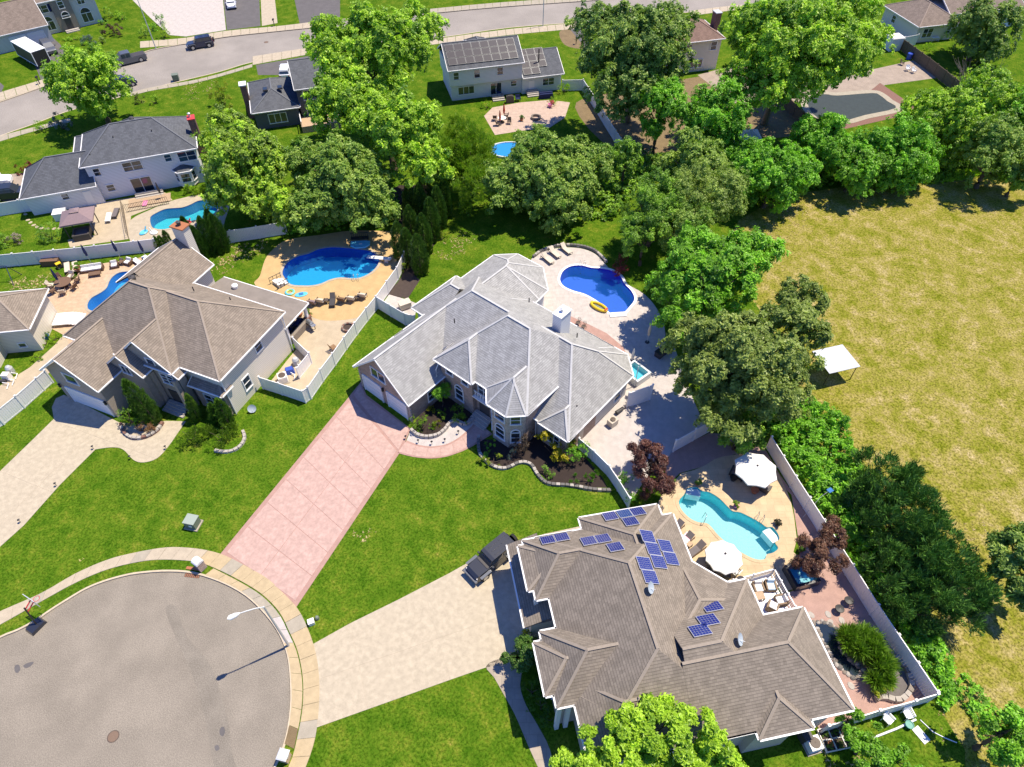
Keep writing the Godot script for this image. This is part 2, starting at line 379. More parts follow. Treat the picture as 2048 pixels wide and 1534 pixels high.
func slabbed(nm: String, label: String, poly: PackedVector2Array, turn: float, w: float, l: float) -> void:   # cast concrete cut by straight joints
	var o := Node3D.new(); o.name = numbered(nm); add_child(o); struct(o, label)
	sheet("joint", poly, 0.022, M.beige_joint, [], 0.022, o)
	var x := Vector2(cos(turn), -sin(turn)); var y := Vector2(-x.y, x.x)
	for i in range(-8, 9):
		for j in range(-8, 9):
			var c := poly[0] + x * i * l + y * j * w; var q := PackedVector2Array()
			for e in [[-0.5, -0.5], [0.5, -0.5], [0.5, 0.5], [-0.5, 0.5]]: q.append(c + x * e[0] * (l - 0.035) + y * e[1] * (w - 0.035))
			for r in Geometry2D.intersect_polygons(poly, q):
				if absf(area(r)) > 0.05:
					var s := ST(); slab(s, r, 0.0, 0.034 + 0.002 * absi((i + j) % 2)); part("slab", s, M.beige, o)
func setting() -> void:
	outlines()
	var cul := curve(P([-41.57, -19.21, -39.96, -20.6, -38.9, -21.15, -37.9, -21.87, -36.98, -22.82, -35.97, -23.74, -34.95, -24.59, -33.8, -25.2, -32.56, -25.65, -31.26, -25.96, -29.17, -26.16, -27.19, -26.09, -25.49, -25.73, -23.46, -24.99, -21.65, -24.04, -20.1, -22.86, -18.86, -21.67, -17.93, -20.52, -17.18, -19.21, -16.68, -17.79, -16.22, -15.97, -16.03, -14.24, -16.07, -12.99, -16.28, -12.04, -16.74, -10.75, -17.64, -9.56]), 3, false)
	var cul_area := PackedVector2Array(cul)
	for q in P([-23.38, -6.76, -42.76, -6.76, -48.23, -15.25]): cul_area.append(q)
	# the street along the top of the picture: far kerb and near kerb
	var far_kerb := curve(P([-97.94, -97.24, -89.14, -103.48, -83.88, -108.83, -79.02, -114.37, -74.49, -118.72, -69.96, -123.91, -66.31, -128.75, -60.81, -131.6, -55.33, -135.24, -48.38, -137.82, -39.5, -141.44, -26.23, -144.7, -14.47, -147.01, -2.45, -149.92, 18.26, -153.73, 39.62, -157.11, 73.26, -163.29]), 3, false)
	var near_kerb := curve(P([-89.4, -83.55, -82.58, -91.46, -78.33, -97.69, -74.77, -101.55, -71.68, -105.28, -67.36, -108.49, -61.58, -112.91, -56.04, -116.61, -50.97, -119.89, -46.26, -123.7, -38.48, -127.04, -29.88, -130.06, -13.58, -134.32, -0.39, -139.01, 15.29, -141.94, 27.42, -144.7, 42.06, -148.32, 70.86, -155.97]), 3, false)
	var street := PackedVector2Array(far_kerb)
	for i in near_kerb.size(): street.append(near_kerb[near_kerb.size() - 1 - i])
	var holes := [cul_area, street]
	for k in pool_outlines: holes.append(pool_outlines[k])
	var big := PackedVector2Array([Vector2(-420, -420), Vector2(420, -420), Vector2(420, 60), Vector2(-420, 60)])
	struct(sheet("lawn", big, 0.0, M.lawn, holes), "green mown lawns of the neighbourhood")
	struct(sheet("cul_de_sac", cul_area, -0.12, M.asphalt), "grey asphalt turning circle")
	struct(sheet("street", street, -0.12, M.road), "grey asphalt street past the far houses")
	# stains and patches on the asphalt
	var marks := [[[P([-37.82, -18.42, -37.57, -18.53, -37.27, -18.16, -37.38, -17.9, -37.64, -18.05]), 1], [P([-37.19, -18.46, -36.87, -18.68, -36.51, -18.72, -36.6, -18.42, -36.91, -18.27]), 1], [P([-20.94, -14.07, -20.71, -14.14, -20.53, -13.77, -20.64, -13.51, -20.91, -13.71]), 1], [P([-21.02, -12.86, -20.8, -12.96, -20.62, -12.7, -20.83, -12.58]), 1]], [[P([-27.89, -22.98, -27.04, -23.11, -25.49, -20.75, -22.94, -18.46, -20.54, -14.57, -19.75, -12.61, -19.13, -11.36, -20.51, -11.36, -22.16, -14.57, -24.35, -18.09, -26.65, -21.07]), 0]]]
	for set in marks:
		for a in set:
			var st_mat: Material = M.blacktop if a[1] == 1 else M.patch
			struct(sheet("asphalt_patch", curve(a[0], 3), -0.116 if a[1] == 0 else -0.112, st_mat), "darker patch of asphalt")
	var s := ST()
	ribbon(s, cul, 0.16, -0.3, 0.02)
	struct(part("kerb", s, M.kerb), "concrete kerb round the turning circle")
	for line in [far_kerb, near_kerb]:
		s = ST(); ribbon(s, line, 0.2, -0.3, 0.02)
		struct(part("kerb", s, M.kerb), "concrete kerb of the far street")
	# sidewalk of the turning circle, slab by slab
	var outer := curve(P([-42.16, -21.83, -40.98, -22.65, -38.39, -24.16, -36.22, -25.96, -34, -27.2, -31.95, -27.83, -29.88, -28.25, -28.44, -28.31, -26.5, -28.11, -24.76, -27.69, -22.98, -26.91, -20.33, -25.51, -18.98, -24.46, -17.33, -23.02, -16.29, -21.63, -15.26, -19.78, -14.62, -18.05, -14.27, -16.57, -14.06, -15.04, -13.97, -13.45, -14.12, -12.23, -14.41, -11.05]), 3, false)
	var inner := curve(P([-41.56, -20.68, -40.44, -21.55, -39.46, -22.32, -37.98, -23.53, -35.78, -25.2, -33.54, -26.36, -30.94, -27.04, -28.79, -27.15, -26.57, -26.95, -25.14, -26.5, -22.57, -25.34, -20.27, -24.04, -18.54, -22.53, -17.51, -21.07, -16.53, -19.59, -15.78, -17.79, -15.39, -16.22, -15.24, -14.81, -15.25, -13.45, -15.31, -12.23, -15.61, -11.05]), 3, false)
	var walkway := Node3D.new(); walkway.name = numbered("sidewalk"); add_child(walkway); struct(walkway, "pale concrete sidewalk round the turning circle")
	var n := 34
	for i in n:
		var a := at_share(outer, (i + 0.008) / n); var b := at_share(outer, (i + 0.992) / n); var c := at_share(inner, (i + 0.992) / n); var d := at_share(inner, (i + 0.008) / n)
		s = ST(); slab(s, PackedVector2Array([a, at_share(outer, (i + 0.5) / n), b, c, at_share(inner, (i + 0.5) / n), d]), -0.05, 0.045 + 0.006 * (i % 3))
		part("slab", s, [M.walk, M.walk, M.walk2, M.walk3][(0 if i < 15 else 3) if i % 7 != 3 else 2], walkway)
	# concrete between kerb and sidewalk
	var cin := PackedVector2Array(); var cout := PackedVector2Array()
	for q in P([-25.51, -25.78, -23.47, -25.03, -21.66, -24.08, -20.11, -22.9, -18.87, -21.71, -17.94, -20.56, -17.19, -19.25, -16.67, -17.83, -16.2, -15.97, -16.01, -14.24, -16.07, -12.99]): cin.append(q)
	for q in P([-24.97, -26.36, -22.53, -25.2, -20.33, -23.95, -18.6, -22.44, -17.57, -20.99, -16.59, -19.51, -15.85, -17.76, -15.46, -16.22, -15.32, -14.81, -15.32, -13.45, -15.34, -12.67]): cout.append(q)
	cin = curve(cin, 3, false); cout = curve(cout, 3, false)
	for i in 14:
		var t0 := (i + 0.01) / 14.0; var t1 := (i + 0.99) / 14.0
		s = ST(); slab(s, PackedVector2Array([at_share(cout, t0), at_share(cout, (t0 + t1) / 2), at_share(cout, t1), at_share(cin, t1), at_share(cin, (t0 + t1) / 2), at_share(cin, t0)]), -0.05, 0.03)
		part("apron_slab", s, M.gravel if i in [6, 7] else (M.dirt if i == 13 else (M.walk2 if i in [3, 4, 5] else M.walk3)), walkway)
	# sidewalks of the far street
	for a in [[P([-88.61, -108.49, -85.46, -112.01, -81.99, -115.3, -78.74, -118.53]), P([-87.09, -105.61, -83.96, -109.01, -80.7, -112.55, -76.79, -116.05]), M.walk], [P([-69.5, -132.5, -61.6, -134.09, -54.97, -137.34, -44.98, -139.73, -37.68, -142.19]), P([-68.46, -129.62, -60.74, -131.38, -54.19, -134.55, -44.44, -137.34, -37.13, -139.25]), M.walk], [P([-81.36, -94.73, -78.33, -97.69, -74.26, -100.45, -70.04, -103.31]), P([-80.53, -93.15, -77.51, -96.05, -73.68, -99.21, -69.33, -102.03]), M.walk2], [P([-63.97, -111.47, -61.06, -113.82, -53.59, -116.99, -46.06, -122.89]), P([-63.49, -110.41, -60.61, -112.55, -53.24, -115.86, -45.75, -121.68]), M.walk2], [P([-46.84, -125.98, -38.92, -129.18, -35.5, -130.5]), P([-45.95, -122.48, -38.31, -126.19, -34.93, -127.46]), M.walk], [P([-16.58, -148.32, -2.47, -151.8, 18.4, -155.41]), P([-16.39, -145.98, -2.44, -149.38, 18.21, -153.18]), M.walk2], [P([-15.37, -133.18, -0.38, -138.29, 15.27, -141.69, 26.29, -143.69]), P([-15.2, -130.94, -0.38, -135.47, 15.07, -139.01, 26.04, -141.69]), M.walk], [P([35.81, -147.27, 42.27, -149.38, 48.74, -150.99]), P([35.37, -144.7, 41.74, -146.75, 48.19, -148.59]), M.walk]]:
		var w := Node3D.new(); w.name = numbered("sidewalk"); add_child(w); struct(w, "concrete sidewalk along the far street")
		var l := curve(a[0], 3, false); var r := curve(a[1], 3, false); var m := int(along(l)[-1] / 1.6)
		for i in m:
			s = ST(); slab(s, PackedVector2Array([at_share(l, (i + 0.02) / m), at_share(l, (i + 0.98) / m), at_share(r, (i + 0.98) / m), at_share(r, (i + 0.02) / m)]), -0.05, 0.03)
			part("slab", s, a[2], w)
	# driveways across the street
	for a in [[P([-89.26, -129.84, -87.25, -135.01, -83.96, -131.38, -79.51, -124.94, -79, -118.14, -80.72, -116.61]), "blacktop", "blacktop driveway under the box trailer"], [P([-87.28, -115.67, -85.96, -114.37, -84.84, -110.76, -86.6, -109.36, -89.84, -115.67]), "blacktop", "blacktop driveway edge"], [P([-78.53, -153.18, -60.53, -155.41, -54.91, -137.82, -61.63, -134.78, -65.07, -135.47, -71.66, -143.94]), "paver", "pale paved driveway of the far house"], [P([-60.43, -155.41, -53.32, -157.11, -48.76, -139.73, -54.72, -137.82]), "blacktop", "blacktop driveway of the far house"], [P([-53, -157.11, -50.36, -157.97, -45.79, -141.2, -48.47, -139.73]), "walk", "pale concrete strip by the blacktop driveway"], [P([-46.63, -158.84, -36.93, -161.19, -33.92, -143.18, -41.2, -140.22]), "blacktop", "blacktop driveway behind the big oak"], [P([-45.33, -122.48, -34.85, -127.04, -33.26, -118.53, -40.19, -118.53, -44, -118.53]), "blacktop", "blacktop driveway of the grey roofed house"], [P([10.76, -139.73, 23.21, -142.68, 25.28, -128.75, 14.16, -127.04]), "blacktop", "blacktop driveway under the roadside oak"], [P([-72.88, -86.75, -68.92, -87.4, -65.31, -81.46, -68.29, -80.26, -70.83, -79.9]), "oldpave", "grey driveway beside the white house"]]:
		struct(sheet("driveway", a[0], 0.012, M[a[1]]), a[2])
	# dry field and worn ground
	struct(sheet("field", P([25.71, -67.47, 29.91, -75.87, 36.77, -81.46, 47.19, -83.93, 58.17, -85.2, 69.37, -88.06, 83.88, -93.58, 112.17, -86.75, 47.09, -1.78, 27.07, -1.78, 31.84, -12.61, 31.18, -15.25, 32.9, -18.46, 31.42, -23.61, 31.16, -35.16, 28.01, -40.36, 27.94, -47.54, 28.45, -58.33]), 0.004, M.field), "dry mown field behind the fences")
	for a in [[P([10.2, -106.78, 14.61, -111.11, 24.25, -114.74, 36.03, -118.53, 39.52, -111.11, 35.29, -99.52, 25.03, -93.58, 15.35, -93.58]), "dirt"], [P([9.19, -137.34, 13.09, -138.29, 13.45, -129.84, 9.82, -130.94]), "dirt"], [P([37.03, -111.11, 45.93, -116.61, 45.01, -101.08, 40.88, -97.24, 35.29, -99.52]), "dirt"]]:
		struct(sheet("bare_ground", curve(a[0], 4), 0.006, M[a[1]]), "worn ground under the trees")
	# stamped pink driveway in slabs
	var dl := P([-24.76, -27.69, -20.73, -36.38, -16.47, -45.55]); var dr := P([-17.33, -23.02, -14.39, -29.73, -10.67, -38.27])
	var dw := Node3D.new(); dw.name = "pink_driveway"; add_child(dw); struct(dw, "stamped pink concrete driveway")
	sheet("border", PackedVector2Array([dl[0], dl[2], dr[2], dr[0]]), 0.03, M.pink2, [], 0.03, dw)
	sheet("border", P([-16.55, -45.42, -15.7, -47.26, -14.88, -45.48, -9.9, -41.09, -10.65, -38.15]), 0.031, M.pink2, [], 0.03, dw)
	for i in 7:
		for j in 2:
			var q := PackedVector2Array()
			for c in [[0.0, 0.0], [1.0, 0.0], [1.0, 1.0], [0.0, 1.0]]:
				var tv: float = (i + 0.01 + c[1] * 0.98) / 7.0; var tu: float = 0.045 + 0.91 * (j + 0.005 + c[0] * 0.99) / 2.0
				q.append(at_share(dl, 0.02 + tv * 0.97).lerp(at_share(dr, 0.02 + tv * 0.97), tu))
			s = ST(); slab(s, q, 0.0, 0.045 + 0.002 * ((i + j) % 3)); part("slab", s, M.pink, dw)
	s = ST(); slab(s, P([-16.21, -45.48, -15.71, -46.99, -14.93, -45.15, -10.09, -41.09, -10.84, -38.56]), 0.0, 0.044); part("slab", s, M.pink, dw)
	# curved front walk
	var wo := curve(P([-10.9, -38.21, -9.38, -37.75, -7.71, -37.57, -6.3, -37.75, -5.28, -38.15, -4.35, -38.62, -3.04, -39.57, -1.9, -40.48]), 3, false); var wi := curve(P([-10.19, -39.69, -8.94, -39.15, -7.72, -38.98, -6.39, -39.21, -5.51, -39.75, -4.91, -40.3, -3.98, -41.4, -3.56, -42.09]), 3, false)
	var fw := Node3D.new(); fw.name = "front_walk"; add_child(fw); struct(fw, "curved pink front walk with darker edges")
	var under := PackedVector2Array(wo)
	for i in wi.size(): under.append(wi[wi.size() - 1 - i])
	sheet("border", under, 0.03, M.pink2, [], 0.03, fw)
	for i in 7:
		var q := PackedVector2Array()
		for k in 5: q.append(at_share(wo, (i + 0.01 + 0.98 * k / 4.0) / 7.0).lerp(at_share(wi, (i + 0.01 + 0.98 * k / 4.0) / 7.0), 0.1))
		for k in 5: q.append(at_share(wo, (i + 0.99 - 0.98 * k / 4.0) / 7.0).lerp(at_share(wi, (i + 0.99 - 0.98 * k / 4.0) / 7.0), 0.86))
		s = ST(); slab(s, q, 0.0, 0.042); part("slab", s, M.pink, fw)
	var gr := PackedVector2Array(wi)
	for q in P([-3.91, -42.09, -4.68, -41.59, -5.59, -42.16, -6.35, -41.59, -6.56, -41.09, -7.2, -40.36, -8.2, -40.11, -9.19, -40.36, -9.88, -40.97]): gr.append(q)
	struct(sheet("white_gravel", gr, 0.02, M.gravel), "white gravel crescent beside the front walk")
	struct(sheet("mulch_bed", P([-9.9, -41.09, -9.2, -40.42, -8.2, -40.17, -7.2, -40.42, -6.57, -41.16, -6.26, -41.65, -5.6, -42.22, -4.63, -41.72, -3.77, -42.35, -4.48, -43.83, -6.34, -45.48, -7.15, -46.16, -8.75, -43.83]), 0.012, M.mulch), "dark mulch bed by the garage wall")
	struct(sheet("mulch_bed", P([-3.19, -39.87, -3.05, -38.27, -1.83, -36.83, -0.65, -36.55, 0.75, -37.29, 1.79, -37.11, 2.51, -35.99, 3.49, -34.88, 5.32, -34.72, 7.36, -34.34, 8.73, -34.34, 8.37, -35.43, 6.91, -37.69, 5.57, -39.15, 1.76, -40.97, -1.16, -39.75]), 0.012, M.mulch), "dark mulch bed round the tower")
	# left house driveway
	var ld := curve(P([-32.59, -40.54, -32.95, -38.98, -33.57, -37.57, -34.68, -37.11, -35.72, -37.4, -37.18, -38.62, -38.37, -38.86, -39.81, -38.62]), 4, false)
	var ldw := PackedVector2Array(ld)
	for q in P([-41.44, -34.61, -42.75, -30.42, -43.82, -28.34, -45.63, -25.34, -49.61, -32.75, -47.68, -36.1, -46.45, -39.45, -45.43, -42.35, -46.29, -43.83, -46.41, -45.01, -45.8, -45.48, -44.4, -44.81, -38.69, -41.84, -35.64, -41.59, -34.33, -42.09, -32.24, -42.03]): ldw.append(q)
	slabbed("beige_driveway", "pale stamped driveway of the taupe house", ldw, 1.2, 5.2, 6.4)
	# solar house driveway, path and side walk
	slabbed("cream_driveway", "cream stamped driveway of the solar roof house", P([-15.46, -20.01, -12.81, -21.67, -9.08, -23.7, -5.16, -25.96, -3.74, -26.86, -1.45, -28.06, -0.43, -28.53, 2.86, -29.59, 6.13, -30.37, 6.53, -29.25, 1.1, -27.6, 1.39, -19.59, -0.53, -18.46, -1.97, -18.27, -4.64, -17.36, -9.66, -15.59, -13.98, -14.07, -14.32, -16.64, -14.74, -18.46]), 0.34, 5.6, 6.2)
	struct(sheet("side_path", curve(P([-1.97, -18.35, -0.92, -18.91, 0.8, -18.83, 0.6, -17, 1.02, -15.59, 1.83, -14.24, 2.67, -12.61, 2.94, -10.75, 2.26, -10.75, 1.27, -12.61, 0.22, -14.91, -0.7, -16.46, -1.35, -17.54]), 3), 0.036, M.greypath, [], 0.036), "grey stamped path beside the shrubs")
	# yards: paving, gravel
	struct(sheet("white_patio", curve(P([2.35, -67.47, 3.81, -68.97, 6.05, -69.88, 8.56, -69.78, 10.36, -68.66, 11.53, -66.49, 12.95, -63.65, 15.6, -60.93, 16.86, -57.49, 16.83, -53.45, 14.77, -50.42, 13.08, -47.54, 11.19, -46.85, 8.35, -50.42, 4.27, -55.84, 1.51, -60.05]), 4), 0.03, M.paver, [pool_outlines.deep], 0.03), "white paver terrace round the deep blue pool")
	struct(sheet("side_gravel", P([15.07, -52.68, 17.65, -53.45, 18.03, -47.54, 18.74, -42.86, 19.4, -41.09, 15.63, -38.98, 15.28, -38.27, 12.26, -35.16, 10.6, -32.75, 8.86, -35.71, 6.28, -38.98, 5.85, -39.75, 11.78, -47.54, 14.24, -50.42]), 0.014, M.gravel), "pale gravel side yard")
	struct(sheet("tan_terrace", curve(P([-30.4, -64.4, -30.53, -67.47, -30.07, -69.47, -28.64, -71.54, -24.69, -72.59, -20.97, -73.45, -17.08, -73.45, -14.43, -72.81, -13.56, -69.47, -13.89, -65.06, -15, -61.83, -16.41, -59.19, -17.29, -57.32, -18.89, -56.66, -21.72, -56.66, -24.32, -58.33, -27.01, -60.05, -30.58, -62.73]), 4), 0.03, M.tan, [pool_outlines.diving], 0.03), "tan concrete terrace round the diving pool")
	struct(sheet("side_terrace", P([-24.32, -58.33, -21.75, -56.83, -18.92, -56.83, -17.2, -57.49, -15.46, -58.59, -16.28, -56.58, -17.97, -51.99, -19.61, -47.33, -20.74, -44.61, -25.45, -46.3, -24.03, -50.42, -23.16, -52.68, -25.68, -56.66]), 0.026, M.tan2, [], 0.026), "pale concrete side yard of the taupe house")
	struct(sheet("peach_terrace", curve(P([-56.19, -59.62, -54.78, -62.28, -52.48, -63.84, -52.59, -65.53, -50.62, -66.69, -47.22, -67.47, -44.23, -68.66, -42.89, -67.47, -42.45, -60.93, -44.34, -56.66, -47.74, -52.68, -49.44, -54.08, -52.45, -55.84, -54.91, -57.49]), 3), 0.03, M.peach, [pool_outlines.narrow], 0.03), "peach paver terrace round the narrow pool")
	struct(sheet("side_walk", P([-54.05, -44.81, -52.96, -46.71, -51.08, -49.32, -49.92, -52.68, -49.71, -54.08, -47.74, -52.68, -48.64, -48.6, -50.3, -45.48, -51.52, -43.83, -52.7, -42.22]), 0.028, M.tan2, [], 0.02), "pale side yard between the left houses")
	struct(sheet("pool_surround", curve(P([-49.25, -72.59, -50.21, -75.87, -48.5, -78.14, -45.93, -80.5, -41, -82.31, -38.43, -80.5, -37.82, -75.87, -37.55, -72.59, -39.86, -71.75, -44.05, -70.91, -47.71, -70.49]), 3), 0.03, M.walk, [pool_outlines.neighbour], 0.03), "pale concrete round the turquoise pool")
	struct(sheet("back_terrace", P([-60.64, -77.57, -55.91, -79.9, -51.94, -81.1, -47.9, -82.31, -46.27, -80.5, -50.54, -76.77, -48.94, -71.75, -55.72, -69.98, -56.7, -71.54, -53.62, -72.59, -55.94, -75.87]), 0.02, M.tan2, [], 0.02), "pale patio behind the white house")
	struct(sheet("beige_patio", PackedVector2Array(P([13.49, -33.41, 15.74, -35.89, 16.98, -36.24, 18.16, -36.81, 19.12, -37.47, 19.9, -37.76, 21.4, -38.03, 23.29, -37.32, 24.72, -35.89, 25.02, -33.95, 25.08, -32.87, 24.94, -31.31, 24.77, -30.29, 24.57, -29.06, 23.94, -27.85, 24.57, -27.03, 25.12, -25.99, 24.93, -24.98, 22.14, -24.32, 21.77, -25.32, 20.93, -25.32, 18.73, -24.87, 16.27, -25.09, 14.78, -26.22, 13.62, -28.33, 12.92, -31.05, 12.86, -32.21])), 0.03, M.patio, [pool_outlines.aqua], 0.03), "beige stamped patio round the aqua pool")
	struct(sheet("red_gravel", P([15.05, -38.27, 19.32, -40.66, 23.97, -39.75, 24.85, -35.71, 26.85, -29.98, 29.21, -21.95, 30.73, -15.94, 25.48, -14.57, 22.04, -13.9, 20.36, -18.46, 20.89, -23.61, 23.15, -24.46, 24.57, -28.06, 25.33, -33.54, 24, -35.99, 21.2, -38.09, 17.59, -36.55, 15.62, -35.93, 13.45, -33.81]), 0.014, M.redgravel), "reddish stone mulch inside the white fence")
	struct(sheet("dark_bed", P([-19.35, -80.5, -15.68, -78.14, -13.1, -67.47, -13.43, -63.65, -14.89, -60.93, -13.04, -60.05, -11.63, -63.65, -10.75, -67.47, -9.26, -72.59, -8.9, -77, -11.47, -84.18, -15.66, -84.18]), 0.014, M.mulch), "dark mulch under the arborvitae")
	struct(sheet("mulch_patch", P([-14.44, -61.11, -13.9, -62.55, -12.9, -65.53, -11.03, -63.65, -12.18, -60.23]), 0.018, M.mulch2), "bare dark mulch patch behind the fence")
	struct(sheet("gravel_nook", P([-15.2, -58.76, -14.43, -61.02, -12.11, -60.05, -10.94, -59.36, -11.08, -56.66, -12.43, -57.07]), 0.016, M.gravel), "white gravel nook behind the fence")
	struct(sheet("paved_court", P([32.14, -118.53, 39.49, -122.48, 46.43, -118.53, 62.7, -120.48, 72.17, -124.52, 73.75, -117.57, 63.25, -114.74, 59.44, -111.11, 48.23, -106.78, 44.5, -111.11, 36.9, -106.78]), 0.012, M.oldpave), "worn paved yard by the covered pool")
	struct(sheet("brick_border", P([44.89, -103.48, 55.54, -109.36, 59.94, -112.55, 62.67, -115.49, 65.72, -105.61, 58.87, -102.67, 51.64, -99.83, 47.58, -99.21, 45.01, -101.08]), 0.02, M.redbrick), "red brick border round the covered pool")
	struct(sheet("far_patio", P([-4.45, -103.96, -3.16, -106.78, 1.31, -108.49, 6.24, -109.36, 9.48, -108.49, 8.41, -103.48, 5.91, -100.3, 1.24, -99.21, -2.61, -97.99]), 0.014, M.pave_herring), "herringbone patio behind the white solar house")

# ---------- buildings; in a house's own axes x runs along the front and depth d (= -z) runs away from it
func clip_face(p: Array, f: Callable) -> Array:
	var o := []
	for i in p.size():
		var a: Vector2 = p[i]; var b: Vector2 = p[(i + 1) % p.size()]
		var fa: float = f.call(a); var fb: float = f.call(b)
		if fa <= 1e-6: o.append(a)
		if (fa < -1e-6 and fb > 1e-6) or (fa > 1e-6 and fb < -1e-6): o.append(a.lerp(b, fa / (fa - fb)))
	return o
# a roof over a convex outline [x, d ...]; one slope and one eave height for each side (slope 0: an upright gable side)
func roof(parent: Node3D, foot: Array, slopes: Array, eaves, m: String, caps := true, gutter := "white", bare := []) -> MeshInstance3D:
	var q := P(foot); var n := q.size(); var pl := []
	var ar := area(q)
	for i in n:
		var a := q[i]; var b := q[(i + 1) % n]; var t := (b - a).normalized()
		var inw := Vector2(-t.y, t.x) if ar > 0 else Vector2(t.y, -t.x)
		pl.append({"a": a, "n": inw, "t": t, "s": float(slopes[i]), "e": float(eaves[i]) if eaves is Array else float(eaves)})
	var ht := func(k: int, p: Vector2) -> float: return pl[k].e + pl[k].s * pl[k].n.dot(p - pl[k].a)
	var faces := {}
	for i in n:
		if pl[i].s <= 0.0: continue
		var f: Array = Array(q)
		for j in n:
			if j == i or pl[j].s <= 0.0 or f.size() < 3: continue
			f = clip_face(f, func(p): return ht.call(i, p) - ht.call(j, p))
		if f.size() >= 3: faces[i] = f
	var top := ST(); var fas := ST(); var cap := ST(); var th := 0.16; var any_cap := false
	for i in faces:
		var f: Array = faces[i]; var v := []
		for p in f: v.append(Vector3(p.x, ht.call(i, p), -p.y))
		var nn := Vector3(-pl[i].n.x * pl[i].s, 1, pl[i].n.y * pl[i].s).normalized()
		var k := sqrt(1.0 + pl[i].s * pl[i].s)
		for j in range(1, f.size() - 1):
			var uv := []
			for w in [0, j, j + 1]: uv.append(Vector2(pl[i].t.dot(f[w]), -pl[i].n.dot(f[w] - pl[i].a) * k))
			tri(top, v[0], v[j], v[j + 1], nn, uv[0], uv[1], uv[2])
			tri(top, v[0] - Vector3.UP * th, v[j] - Vector3.UP * th, v[j + 1] - Vector3.UP * th, -nn, uv[0], uv[1], uv[2])
		for w in f.size():
			var a: Vector2 = f[w]; var b: Vector2 = f[(w + 1) % f.size()]
			if a.distance_to(b) < 0.02: continue
			var side := -1
			for j in n:
				if absf(pl[j].n.dot(a - pl[j].a)) < 0.004 and absf(pl[j].n.dot(b - pl[j].a)) < 0.004: side = j
			var va := Vector3(a.x, ht.call(i, a), -a.y); var vb := Vector3(b.x, ht.call(i, b), -b.y)
			if side >= 0 and pl[side].s < 0.0: continue
			if side >= 0:
				var out3 := Vector3(-pl[side].n.x, 0, pl[side].n.y)
				quad(fas, va + out3 * 0.01 + Vector3.UP * 0.015, vb + out3 * 0.01 + Vector3.UP * 0.015, vb + out3 * 0.01 - Vector3.UP * (th + 0.04), va + out3 * 0.01 - Vector3.UP * (th + 0.04), out3)
				if side == i: bar(fas, va + out3 * 0.07 - Vector3.UP * 0.05, vb + out3 * 0.07 - Vector3.UP * 0.05, 0.11, 0.1)
				else: bar(fas, va - out3 * 0.02 + Vector3.UP * 0.02, vb - out3 * 0.02 + Vector3.UP * 0.02, 0.07, 0.03)
			elif caps:
				var other := -1
				for j in faces:
					if j != i and absf(ht.call(j, a) - va.y) < 0.01 and absf(ht.call(j, b) - vb.y) < 0.01: other = j
				if other > i and not [i, other] in bare:
					bar(cap, va + Vector3.UP * 0.015, vb + Vector3.UP * 0.015, 0.2, 0.05); any_cap = true
	var r := part("roof", top, M[m], parent)
	part("fascia", fas, M.white if gutter == "white" else M.trim_tan, r)
	if any_cap: part("ridge_cap", cap, M[m + "_cap"], r)
	return r
func rect(x0: float, x1: float, d0: float, d1: float) -> Array: return [x0, d0, x1, d0, x1, d1, x0, d1]
# sides in the order front (d0), right, back, left
func hip(parent: Node3D, x0: float, x1: float, d0: float, d1: float, e, s: Array, m: String, gutter := "white") -> MeshInstance3D:
	return roof(parent, rect(x0, x1, d0, d1), s, e, m, true, gutter)
func walls(parent: Node3D, foot: Array, h0: float, h1: float, m: Material, n := "wall") -> MeshInstance3D:
	var q := P(foot); var s := ST(); var f := PackedVector2Array()
	for p in q: f.append(Vector2(p.x, -p.y))
	rim(s, f, h0, h1); flat(s, f, h1)
	return part(n, s, m, parent)
func gable(parent: Node3D, x0: float, x1: float, d: float, e: float, apex: float, m: Material, depth := 0.2) -> void:   # the triangle of wall under a gable
	var s := ST(); var c := (x0 + x1) / 2.0
	for w in [[d, Vector3(0, 0, 1)], [d + depth, Vector3(0, 0, -1)]]:
		tri(s, Vector3(x0, e, -w[0]), Vector3(x1, e, -w[0]), Vector3(c, apex, -w[0]), w[1], Vector2(x0, -e), Vector2(x1, -e), Vector2(c, -apex))
	part("gable", s, m, parent)
